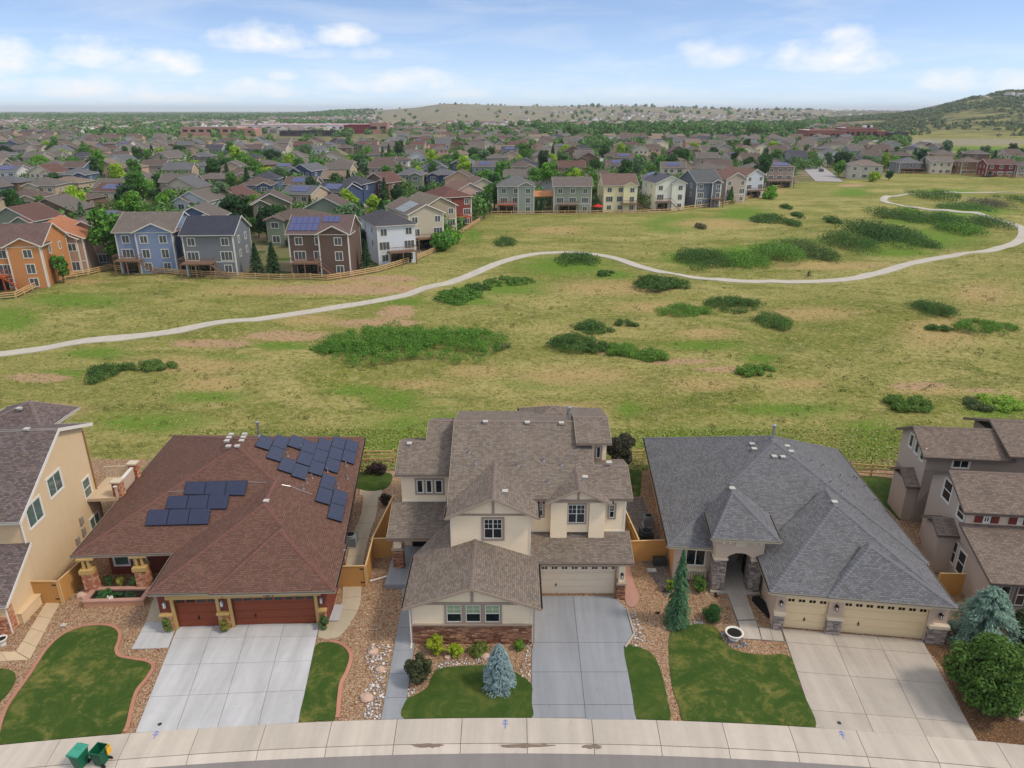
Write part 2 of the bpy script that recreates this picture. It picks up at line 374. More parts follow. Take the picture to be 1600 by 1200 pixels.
# ------------------------------------------------------------------ terrain
FENCE_PX = [(-60,472),(0,470),(25,467.5),(52,457),(85,446),(120,436),(172,422.5),(192,425),(275,431),(400,437.5),(460,439),(512,440),(590,427),(650,408),(680,395),(712,372),(750,347),
            (768,336),(830,335.5),(900,335),(1000,334),(1045,332),(1085,326),(1122,322),(1150,317),(1180,308),(1200,296),(1232,292)]
TRAIL_PX = [(-70,560),(0,554),(100,541),(200,528),(300,515),(400,500),(500,485),(580,472),(640,460),(700,443),(740,428),(780,411),(820,400),(850,396),(890,395),(930,398),(965,405),(1000,417),
            (1050,429),(1100,436),(1160,440),(1220,441),(1280,440),(1330,436),(1370,428),(1420,413),(1470,403),(1520,396),(1560,389),(1590,378),(1599,367),(1597,358),(1585,351),(1560,344),(1527,337),
            (1480,332),(1440,327),(1410,322),(1387,316.5),(1380,313),(1386,309.5),(1405,306.3),(1460,302.5),(1530,301),(1600,302),(1720,305)]
GREEN = [(620,625,60,22),(640,690,110,60),(560,610,60,12),(1120,690,170,28),(1360,690,60,40),(880,415,90,18),(800,450,100,14),(1080,405,60,16),(730,470,60,10),(150,552,60,12),(350,560,60,8),(20,500,50,26),(120,470,90,14),
         (1440,370,120,22),(1400,395,80,10),(1250,380,60,12),(1520,330,70,14),(1050,350,60,18),(1160,335,50,14),(1330,300,40,8),(740,368,18,14),(620,470,60,8),(960,430,40,8),(240,660,120,20),(330,620,80,12),(1560,640,60,20),(980,640,30,12),(880,600,120,12),
         (1420,345,60,8),(1170,390,80,8),(100,585,50,10),(440,540,60,8),(1230,640,120,14),(1190,560,40,10),(1100,540,80,10),(700,660,50,20),(1480,300,60,6),(560,700,60,30)]
DRY = [(900,590,120,22),(950,450,120,14),(1450,610,80,10),(1100,520,60,12),(300,570,120,16),(330,600,60,14),(1270,490,100,14),(1330,380,30,8),(1100,600,70,14),(480,500,60,12),(1020,480,80,10),(740,580,60,12),(1250,600,60,10),
       (870,360,60,8),(1110,350,80,10),(1300,415,120,8),(420,455,120,10),(580,440,80,10),(120,440,60,6),(1540,460,60,20),(90,640,60,16),(1470,520,80,30),(880,640,90,16),(660,600,80,10),(1180,300,60,10)]
SOIL = [(590,505,75,7),(620,488,30,12),(450,525,80,9),(330,537,70,7),(540,452,140,9),(600,436,60,6),(1060,565,60,5),(1130,577,40,5),(960,550,40,4),(1440,603,50,6),(60,590,60,7),(1530,610,30,4),(1330,290,25,2)]
def interp(x, tab): return np.interp(x, [t[0] for t in tab], [t[1] for t in tab])
def zat(px, py, yy):    # height that shows at this picture row when it stands yy metres off
    r = (py-600)/FPX; return CAMH-yy*(_s+r*_c)/(_c-r*_s)
MESA = [(380,183),(470,182),(520,176.5),(560,174),(610,171),(654,168),(680,163.5),(699,162),(740,163),(790,165),(837,166),(900,166.5),(980,166),(1040,167.5),(1100,170),(1180,172),(1260,172),(1300,173.8),(1450,175),(1700,174),(2200,176)]
HILL = [(1180,196),(1240,193),(1290,186),(1340,184),(1390,180),(1430,175),(1472,165.5),(1515,155.5),(1540,151),(1557,147.5),(1600,146.5),(1700,138),(1850,126),(2200,130),(3000,150)]
def smooth(t): t = np.clip(t, 0, 1); return t*t*(3-2*t)
def terrain(x, y):
    x = np.asarray(x, float); y = np.asarray(y, float)
    ys = np.maximum(y, 1.0); px = 800+FPX*x/(ys*_c+10)
    h = np.zeros_like(x)
    m = smooth((y-62)/14)*smooth((150+np.maximum(0, x)*1.1-y)/25)
    h += m*(.5*np.sin(x*.11+1.3)*np.sin(y*.13)+.3*np.sin(x*.27+y*.19)+.12*np.sin(x*.55-y*.43))
    def bump(px_, py_, rx, ry, a):
        c = P(px_, py_); d = ((x-c.x)/rx)**2+((y-c.y)/ry)**2; return a*np.exp(-d)
    h += bump(1110, 512, 9, 4.5, 1.5)+bump(700, 500, 10, 5, .5)+bump(1420, 560, 12, 7, .8)
    hm = zat(interp(px, MESA)*0+interp(px, MESA), 0, 0)*0
    r = (interp(px, MESA)-600)/FPX; z1 = CAMH-3600*(_s+r*_c)/(_c-r*_s); z1 = np.maximum(z1, 0)
    t = (y-1500)/2100; prof = np.where(t < .75, .45*smooth(t/.75*.999), .45+.55*smooth((t-.75)/.25)); h += z1*np.clip(prof, 0, 1)*(t > 0)
    r = (interp(px, HILL)-600)/FPX; z2 = np.maximum(CAMH-1900*(_s+r*_c)/(_c-r*_s), 0)
    t = (y-620)/1280; roll = 1+.05*np.sin(x*.013+y*.021)+.03*np.sin(x*.05+y*.033)
    fall = 1-smooth((y-1950)/900)
    h = np.maximum(h, z2*smooth(t)**1.05*np.where(y < 1850, roll, 1)*fall)
    near = y < 29.0-(x*x)/404.0-.3
    return np.where(near, -.3, h)
def make_ground():
    ys = list(np.arange(-120, 20, 10.))+list(np.arange(20, 62, 1.))
    y = 62.
    while y < 200: ys.append(y); y += 1.05
    while y < 16500: ys.append(y); y *= 1.018
    ys = np.array(ys); u = np.sin(np.linspace(-1, 1, 361)*math.pi/2*.0+0)+np.linspace(-1, 1, 361)
    yy, uu = np.meshgrid(ys, u, indexing='ij'); wd = 150+1.15*np.maximum(yy, 0)
    xx = uu*wd; zz = terrain(xx, yy)
    v = np.stack([xx, yy, zz], -1).reshape(-1, 3); nr, nc = xx.shape
    i = np.arange((nr-1)*(nc-1)); r_, c_ = i//(nc-1), i % (nc-1); a = r_*nc+c_
    f = np.stack([a, a+1, a+nc+1, a+nc], -1)
    me = npmesh('ground', v, f, m_field); me.shade_smooth()
    Zc = v[:, 1]*_c-(v[:, 2]-CAMH)*_s; ok = Zc > 5; Zc = np.where(ok, Zc, 1e9)
    px = 800+v[:, 0]/Zc*FPX; py = 600-(v[:, 1]*_s+(v[:, 2]-CAMH)*_c)/Zc*FPX
    def lay(bl, p=1.0):
        s = np.zeros(len(v))
        for bx, by, rx, ry in bl:
            s = np.maximum(s, np.exp(-(((px-bx)/rx)**2+((py-by)/ry)**2)*p))
        return s*ok
    col = np.ones((len(v), 4), np.float32); col[:, 0] = lay(GREEN); col[:, 1] = lay(DRY); col[:, 2] = lay(SOIL, .9)
    ca = me.color_attributes.new('patch', 'FLOAT_COLOR', 'POINT'); ca.data.foreach_set('color', col.ravel())
    far = np.ones((len(v), 4), np.float32)
    hill = smooth((py < 224)*1.0*(px-1250)/80)*smooth((v[:, 1]-640)/400)
    mesa = smooth((v[:, 1]-1500)/500)
    far[:, 0] = np.maximum(hill*smooth((225-py)/30), mesa*.35)*ok
    far[:, 1] = np.maximum(mesa*.9, lay([(1500,222,200,7),(1380,215,60,4),(1330,192,60,3)])*.9)
    fx = [p[0] for p in FENCE_PX]+[1250, 1300, 1420, 1600, 2600]; fy = [p[1] for p in FENCE_PX]+[286, 284, 270, 272, 276]
    inh = smooth((np.interp(px, fx, fy)-py)/3.0)*ok*smooth((1900-v[:, 1])/300)*np.where(px > 1330, smooth((py-243)/5), 1)
    far[:, 2] = inh
    far[:, 1] *= (1-inh)
    # bright irrigated strip below the hill
    st = lay([(1540,233,90,4.5),(1600,234,120,5)])
    col[:, 0] = np.maximum(col[:, 0], st*1.2); ca.data.foreach_set('color', col.ravel())
    cb_ = me.color_attributes.new('far', 'FLOAT_COLOR', 'POINT'); cb_.data.foreach_set('color', far.ravel())
    o = bpy.data.objects.new('ground', me); C.objects.link(o); o['kind'] = 'structure'; o['label'] = 'olive green meadow with dry patches reaching to the far hills'
    return o
make_ground()
def th(x, y): return float(terrain(np.array([x]), np.array([y]))[0])
# trail
tp = smoothpoly([P(a, b) for a, b in TRAIL_PX], 8, False)
def ribbon(pts, wid, lift, thick, name, mat, kind='structure', drape=True, parent=None):
    m = M(); n = len(pts); Lf = []; Rt = []
    for i, p in enumerate(pts):
        d = (pts[min(i+1, n-1)]-pts[max(i-1, 0)]); d.z = 0; d.normalize(); s = Vector((-d.y, d.x, 0))*wid/2
        for q, lst in ((p+s, Lf), (p-s, Rt)): lst.append((q.x, q.y, (th(q.x, q.y) if drape else 0)+lift))
    vs = []
    for a, b in zip(Lf, Rt): vs += [a, b, (a[0], a[1], a[2]-thick), (b[0], b[1], b[2]-thick)]
    fs = []
    for i in range(n-1):
        a = 4*i; b = a+4; fs += [(a+1, b+1, b, a), (a, b, b+2, a+2), (a+3, b+3, b+1, a+1)]
    m.add(vs, fs); o = m.build(name, mat, parent)
    if kind and parent is None: o['kind'] = kind
    return o
tr = ribbon(tp, 2.45, .12, .4, 'trail', m_trailc); tr['label'] = 'pale winding concrete trail crossing the meadow'
# soil footpath near the right street end
# ------------------------------------------------------------------ street
RC = 200.0; YC = 29.38-RC
def arc(r, x): return YC+math.sqrt(r*r-x*x)
def arcband(r0, r1, x0, x1, z0a, z0b, thick, n=6):
    """slab between radii r0<r1, from angle x0/RC to x1/RC"""
    m = M(); vs = []
    for i in range(n+1):
        a = (x0+(x1-x0)*i/n)/RC
        for r, z in ((r0, z0a), (r1, z0b)):
            vs += [(r*math.sin(a), YC+r*math.cos(a), z), (r*math.sin(a), YC+r*math.cos(a), z-thick)]
    fs = []
    for i in range(n):
        a = 4*i; b = a+4
        fs += [(a, b, b+2, a+2), (a+1, a+3, b+3, b+1), (a, a+1, b+1, b), (a+2, b+2, b+3, a+3)]
    fs += [(0, 2, 3, 1), (4*n, 4*n+1, 4*n+3, 4*n+2)]
    m.add(vs, fs); return m
o = arcband(150, RC-2.12, -75, 75, -.12, -.12, .1, 60).build('road', m_road); o['kind'] = 'structure'; o['label'] = 'grey asphalt street curving along the bottom'
o = arcband(RC-2.2, RC+.02, -75, 75, -.20, -.05, .1, 60).build('sidewalk', m_joint); o['kind'] = 'structure'; o['label'] = 'pale concrete sidewalk and gutter slabs along the street'
WL[o.name] = Vector((0, 0, 0)); sidewalk = o
for k in range(-12, 13):
    x0 = -6.2+3.5*k+.015; x1 = x0+3.47
    arcband(RC-1.62, RC, x0, x1, .045, .06, .14).build('slab', m_walk, sidewalk)
    arcband(RC-2.13, RC-1.65, x0, x1, -.105, .03, .12, 4).build('gutter_slab', m_gutter, sidewalk)
# lots: one sheet of river gravel, everything else lies on it
lot = M(); n = 60; poly = [(x, arc(RC+.005, x)) for x in np.linspace(-70, 70, n)]
lot.prism(poly+[(72, 60), (-72, 60)], -.25, .02); o = lot.build('gravel_beds', m_gravel); o['kind'] = 'structure'; o['label'] = 'tan river gravel covering the front yards'
by = M(); by.prism([(-70, 57.8), (70, 56.5), (78, 64), (-78, 64)], -.2, .034)
def sheet(name, poly, z0, z1, mat, label, kind='structure', parent=None):
    m = M(); m.prism([(p[0], p[1]) for p in poly], z0, z1); o = m.build(name, mat, parent)
    if parent is None: o['kind'] = kind; o['label'] = label
    return o
def P2(l): return [P(*a) for a in l]
def z5(x, y): return (x/2.6667, 900+y/2.6667)
def z6(x, y): return (500+x/2.857, 900+y/2.857)
def z7(x, y): return (950+x/2.4615, 860+y/2.4615)
def z1(x, y): return (x/2.6667, 600+y/2.6667)
def z2_(x, y): return (560+x/3.3333, 600+y/3.3333)
def z3(x, y): return (980+x/2.963, 640+y/2.963)
def z4(x, y): return (1300+x/3., 640+y/3.)
def onarc(p): return Vector((p[0], arc(RC+.01, p[0]), 0))
def bilin(c, u, v):
    a, b, cc, d = [Vector((q[0], q[1], 0)) for q in c]       # a front-left b front-right c back-right d back-left
    return (a*(1-u)+b*u)*(1-v)+(d*(1-u)+cc*u)*v
def slabs(parent, corners, us, vs_, mat, z=.065, gap=.012, name='slab'):
    wid = (Vector(corners[1][:2])-Vector(corners[0][:2])).length; dep = (Vector(corners[3][:2])-Vector(corners[0][:2])).length
    for i in range(len(us)-1):
        for j in range(len(vs_)-1):
            gu = gap/wid; gv = gap/dep; m = M()
            q = [bilin(corners, us[i]+gu, vs_[j]+gv), bilin(corners, us[i+1]-gu, vs_[j]+gv), bilin(corners, us[i+1]-gu, vs_[j+1]-gv), bilin(corners, us[i]+gu, vs_[j+1]-gv)]
            m.prism([(a.x, a.y) for a in q], .0, z+random.uniform(-.003, .003)); m.build(name, mat, parent)
def drive(label, base_corners, mat):
    d = thing('driveway', (sum(c[0] for c in base_corners)/len(base_corners), sum(c[1] for c in base_corners)/len(base_corners), 0), label, 'driveway')
    m = M(); m.prism([(c[0], c[1]) for c in base_corners], .0, .045); m.build('joint_bed', m_joint, d); return d
# red house driveway
dl = onarc(P(*z5(565,655))); dr = onarc(P(*z5(1245,612))); du = P(*z5(1332,200)); dul = P(*z5(745,205))
dR = drive('white concrete driveway with square joints in front of the dark red garage doors', [dl, dr, du, dul], m_white_conc)
slabs(dR, [dl, dr, du, dul], [0, .25, .5, .75, 1], [0, .29, .58, .85, 1], m_white_conc)
ex = [P(*z5(548,308)), P(*z5(702,302)), P(*z5(742,196)), P(*z5(608,195))]
slabs(dR, ex, [0, 1], [0, .62, 1], m_white_conc)
dark = sheet('porch_slab', P2([z5(608,194), z5(742,195), z5(735,150), z5(650,60)]), .0, .05, m_side_conc, 'dark concrete floor beside the planter at the red roofed house')
# central driveway
a = onarc(P(*z6(946,637))); b = onarc(P(*z6(1412,643))); c_ = P(*z6(1300,92)); d_ = P(*z6(946,92))
mid = .517
dC = drive('blue grey stained concrete driveway leading to the cream garage door', [a, b, P(*z6(1355,320)), P(*z6(1395,262)), P(*z6(1365,152)), P(*z6(1330,112)), c_, d_], m_blue_conc)
rows = [z6(0,643), z6(0,578), z6(0,432), z6(0,300), z6(0,92)]
yr = [P(800, r[1]).y for r in rows]
def lerp2(p, q, y): t = (y-p.y)/(q.y-p.y); return Vector((p.x+(q.x-p.x)*t, y, 0))
ml0, ml1 = P(*z6(1187,640)), P(*z6(1130,92))
redge = [b, P(*z6(1355,320)), P(*z6(1395,262)), P(*z6(1365,152)), P(*z6(1330,112)), c_]
def re_x(y):
    pts = sorted([(p.y, p.x) for p in redge]); return float(np.interp(y, [p[0] for p in pts], [p[1] for p in pts]))
for j in range(4):
    y0, y1 = (yr[j] if j else yr[0]-.05)+.015, yr[j+1]-.015
    m = M(); lx = lambda y: lerp2(a, d_, y).x; mx_ = lambda y: lerp2(ml0, ml1, y).x
    yb = y0 if j else None
    m.prism([(lx(y0), y0 if j else arc(RC+.01, a.x)), (mx_(y0)-.015, y0 if j else arc(RC+.01, a.x)), (mx_(y1)-.015, y1), (lx(y1), y1)], 0, .065); m.build('slab', m_blue_conc, dC)
    m = M(); yy = [y0]+[p.y for p in redge if y0+.02 < p.y < y1-.02]+[y1]
    m.prism([(mx_(y0)+.015, y0 if j else arc(RC+.01, b.x)), *[(re_x(q), q) for q in yy], (mx_(y1)+.015, y1)], 0, .066); m.build('slab', m_blue_conc, dC)
# central left path
pl_ = [z6(272,642), z6(376,640), z6(418,140), z2_(262,1150), z2_(285,1000), z2_(190,1000), z6(352,100), z6(362,118)]
ctr = thing('garden_path', P(*z6(330,450)), 'blue grey stained path between the white cobbles and the dark shrub', 'path')
A0, A1 = onarc(P(*z6(272,642))), onarc(P(*z6(376,640))); B0, B1 = P(*z6(370,105)), Vector((-6.12, P(*z6(370,105)).y, 0))
m = M(); m.prism([(q.x, q.y) for q in (A0, A1, B1, B0)], 0, .04); m.build('joint_bed', m_joint, ctr)
slabs(ctr, [A0, A1, B1, B0], [0, 1], [0, .15, .33, .52, .72, 1], m_blue_conc)
stp = M(); stp.prism([(-8.75, 40.6), (-6.1, 40.6), (-6.1, 45.3), (-8.75, 45.3)], 0, .34); stp.build('porch_step', m_blue_conc, ctr)
stp = M(); stp.prism([(B0.x, B0.y+.02), (-6.12, B0.y+.02), (-6.12, 40.58), (-7.6, 40.58)], 0, .07); stp.build('slab', m_blue_conc, ctr)
# pink path right of the garage
sheet('side_path', smoothpoly(P2([z2_(1388,1120), z2_(1415,1165), z2_(1450,1150), z2_(1460,1110), z2_(1430,1020), z2_(1415,955), z2_(1385,955)]), 4), 0, .06, m_pink_conc, 'pink stained concrete path curling beside the cream garage pillar')
# grey house driveway and walk
a = onarc(P(*z7(800,688))); b = onarc(P(*z7(1425,738))); c_ = P(*z7(1208,348)); d_ = P(*z7(668,303))
dG = drive('beige concrete driveway with large squares in front of the pale yellow garage doors', [a, b, c_, d_], m_beige_conc)
slabs(dG, [a, b, c_, d_], [0, .36, .68, 1], [0, .155, .52, .84, 1], m_beige_conc)
gw = thing('front_walk', P(*z7(530,280)), 'pale concrete walk from the stone entry arch to the beige driveway', 'path')
m = M(); m.prism([(q.x, q.y) for q in P2([z7(458,168), z7(530,168), z7(575,295), z7(668,303), z7(682,354), z7(518,342)])], 0, .04); m.build('joint_bed', m_joint, gw)
slabs(gw, P2([z7(498,270), z7(566,268), z7(530,168), z7(458,168)]), [0, 1], [0, .5, 1], m_beige_conc)
slabs(gw, P2([z7(518,342), z7(590,346), z7(569,272), z7(499,273)]), [0, 1], [0, 1], m_beige_conc)
slabs(gw, P2([z7(592,346), z7(678,353), z7(664,304), z7(580,298)]), [0, .5, 1], [0, 1], m_beige_conc)
# tan house walk
tw = thing('front_walk', P(*z5(130,280)), 'tan concrete walk running from the wooden gate beside the tan wall', 'path')
slabs(tw, P2([z5(68,318), z5(125,350), z5(250,116), z5(193,112)]), [0, 1], [0, .2, .45, .7, 1], m_tan_conc)
slabs(tw, P2([z5(-60,362), z5(122,352), z5(66,318), z5(-60,318)]), [0, .5, 1], [0, 1], m_tan_conc)
# side path between red and centre houses
sp = thing('side_path', P(555, 900), 'long pale concrete path between the red roofed house and the wooden fence', 'path')
pp = smoothpoly([P(*q) for q in [(579,764),(577,800),(567,830),(558,862),(551,905),(549,940),(540,962),(520,985)]], 5, False)
for i in range(0, len(pp)-1, 4):
    seg = pp[i:min(i+5, len(pp))]
    if len(seg) < 2: continue
    mm = M(); Lf, Rt = [], []
    for k, p in enumerate(seg):
        gi = i+k; d = (pp[min(gi+1, len(pp)-1)]-pp[max(gi-1, 0)]); d.normalize(); s = Vector((-d.y, d.x, 0))*.62
        t = .03 if (k == 0) else 0; p = p+d*t; Lf.append(p+s); Rt.append(p-s)
    q = [(v.x, v.y) for v in Lf]+[(v.x, v.y) for v in reversed(Rt)]
    mm.prism(q, 0, .06); mm.build('slab', m_side_conc, sp)
m = M(); m.prism([(q.x, q.y) for q in P2([(497,996),(500,972),(520,972),(535,960),(548,975),(530,996),(510,1000)])], 0, .055); m.build('landing', m_side_conc, sp)
m = M(); m.prism([(q.x, q.y) for q in P2([(562,757),(597,762),(596,778),(562,775)])], 0, .058); m.build('landing', m_side_conc, sp)
# lawns with a short fringe of blades
def lawn(label, pts, mat=None, edging=None, base_arc=True, z=.075):
    sm = smoothpoly(pts, 6)
    if base_arc: sm = [Vector((p.x, max(p.y, arc(RC+.03, p.x)), 0)) for p in sm]
    m = M(); m.prism([(p.x, p.y) for p in sm], 0, z); o = m.build('lawn', mat or m_lawn); tag(o, label, kind='structure')
    if edging:
        md = M(); n = len(sm)
        for i in range(n):
            p, q = sm[i], sm[(i+1) % n]; d = (q-p); 
            if d.length < 1e-4 or (base_arc and p.y < arc(RC+.25, p.x) and q.y < arc(RC+.25, q.x)): continue
            if edging[1](p) is False: continue
            d.normalize(); s = Vector((-d.y, d.x, 0)); a_, b_ = p+s*-.0, q+s*-.0
            md.add([(p.x, p.y, .0), (q.x, q.y, .0), (q.x-s.x*edging[2], q.y-s.y*edging[2], .0), (p.x-s.x*edging[2], p.y-s.y*edging[2], .0),
                    (p.x, p.y, .12), (q.x, q.y, .12), (q.x-s.x*edging[2], q.y-s.y*edging[2], .1), (p.x-s.x*edging[2], p.y-s.y*edging[2], .1)],
                   [(0,1,5,4), (4,5,6,7), (2,3,7,6), (0,4,7,3), (1,2,6,5)])
        e = md.build('lawn_edging', edging[0]); tag(e, edging[3], kind='structure')
    return sm
def area_sign(pts):
    n = len(pts); return sum(pts[i].x*pts[(i+1) % n].y-pts[(i+1) % n].x*pts[i].y for i in range(n))
def ccw(l):
    p = P2(l); return p if area_sign(p) < 0 else p[::-1]
LAWNS = []
always = lambda p: True
LAWNS.append(lawn('large curved dark green lawn in front of the tan house walk', ccw([z5(2,708),z5(6,640),z5(30,565),z5(62,510),z5(120,430),z5(160,368),z5(205,302),z5(262,250),z5(330,220),z5(400,210),z5(462,216),z5(492,240),z5(490,275),z5(478,310),z5(492,340),z5(545,352),z5(605,362),z5(632,382),z5(606,430),z5(566,480),z5(545,540),z5(512,654),z5(430,665),z5(250,682),z5(120,700)]), m_lawn_dry,
     (m_edging, always, -.2, 'reddish concrete edging curling round the large lawn')))
LAWNS.append(lawn('small lawn with a rounded end at the far left edge', ccw([z5(-60,385),z5(0,388),z5(50,398),z5(66,425),z5(45,475),z5(0,525),z5(-60,560)]), m_lawn, None, False))
LAWNS.append(lawn('narrow lawn with dry yellow patches beside the white driveway', ccw([z5(1318,292),z5(1370,280),z5(1425,295),z5(1455,335),z5(1442,395),z5(1415,450),z5(1405,520),z5(1392,604),z5(1330,606),z5(1250,612),z5(1268,500),z5(1292,400)]), m_lawn_dry,
     (m_edging, lambda p: p.x > P(*z5(1345,400)).x-(p.y-P(*z5(1345,400)).y)*.12, -.22, 'reddish concrete edging round the narrow patchy lawn')))
LAWNS.append(lawn('green lawn under the blue spruce in front of the cream house', ccw([z6(376,640),z6(384,560),z6(420,538),z6(480,500),z6(500,452),z6(530,418),z6(600,408),z6(700,402),z6(800,402),z6(870,432),z6(943,486),z6(943,560),z6(943,638),z6(800,640),z6(600,640)]), m_lawn))
LAWNS.append(lawn('narrow tapering lawn right of the blue grey driveway', ccw([z6(1358,322),z6(1430,324),z6(1482,352),z6(1508,395),z6(1528,450),z6(1550,550),z6(1562,646),z6(1490,646),z6(1414,642),z6(1390,500)]), m_lawn))
LAWNS.append(lawn('broad green lawn with a dry patch left of the beige driveway', ccw([z7(240,320),z7(290,294),z7(365,287),z7(415,300),z7(440,340),z7(462,372),z7(520,396),z7(600,405),z7(698,412),z7(745,540),z7(798,688),z7(640,680),z7(450,670),z7(300,662),z7(272,600),z7(246,520),z7(235,400)]), m_lawn_dry))
sheet('backyard_lawn', smoothpoly(P2([(562,738),(608,740),(612,752),(600,765),(575,768),(556,760)]), 4), 0, .07, m_lawn, 'small dark green backyard lawn behind the red roofed house')
sheet('backyard_lawn', smoothpoly(P2([(1340,746),(1400,750),(1420,775),(1408,812),(1392,800),(1360,770)]), 4), 0, .07, m_lawn, 'dark green backyard lawn between the grey roof and taupe house')
sheet('backyard_lawn', P2([(970,735),(1003,735),(1000,776),(968,776)]), 0, .07, m_lawn_dry, 'rough backyard grass between the cream house and grey roofed house')
sheet('side_yard', P2([(968,779),(1003,778),(1060,905),(1040,935),(985,850)]), 0, .045, m_gravel_grey, 'grey gravel side yard with air conditioning units')
# blue utility arrows sprayed on the slabs
m_bluepaint = plain('blue_utility_paint', (96,122,196), .8)
def umark(px, py, label, s=.3, rot=0):
    m = M(); c = P(px, py, .07); T = Matrix.Translation(Vector((c.x, c.y, .0655))) @ Matrix.Rotation(rot, 4, 'Z')
    m.box(-.02, .02, -s, s, 0, .004, 0, T); m.box(-s*.55, s*.55, -.022, .022, .0005, .0045, 0, T)
    m.add([(-.14, s*.55, 0), (0, s, 0), (0, s, .005), (-.14, s*.55, .005), (.14, s*.55, 0), (.14, s*.55, .005), (-.1, s*.45, .005), (.1, s*.45, .005), (0, s*.85, .005)], [(3, 6, 8, 2), (2, 8, 7, 5)], 0, T)
    tag(recenter(m.build('painted_mark', m_bluepaint), (c.x, c.y, 0)), label, 'utility mark', 'blue utility marks')
umark(789.5, 1131, 'blue painted arrow on the sidewalk in front of the spruce lawn')
umark(243, 1148, 'blue painted cross on the sidewalk below the white driveway', .26, .1)
umark(1316, 1148, 'blue painted arrow on the sidewalk below the beige driveway', .26, -.1)
# mud stains left in the gutter
m_mud = plain('wet_mud_stain', (126,110,95), .9, var=.3)
for px, py, rx, lab in [(668,1166,.9,'dark mud stain in the gutter left of the blue arrow'), (825,1166,1.5,'longest dark mud stain in the gutter below the blue grey driveway'), (925,1167,.6,'small dark mud stain in the gutter right of the others')]:
    c = P(px, py, -.03); pts = []
    for i in range(22):
        a_ = 2*math.pi*i/22; rr = rx*random.uniform(.7, 1.1); pts.append((c.x+math.cos(a_)*rr, c.y+math.sin(a_)*.12*random.uniform(.5, 1.3), 0))
    m = M(); m.prism(pts, -.042, -.031); vs = []
    for v in m.v:
        rad = math.hypot(v[0], v[1]-YC); zt = -.105+(rad-(RC-2.13))/.48*.135
        vs.append((v[0], v[1], zt+(.006 if v[2] > -.035 else -.01)))
    m.v = vs; tag(m.build('mud_stain', m_mud, kind='structure'), lab)
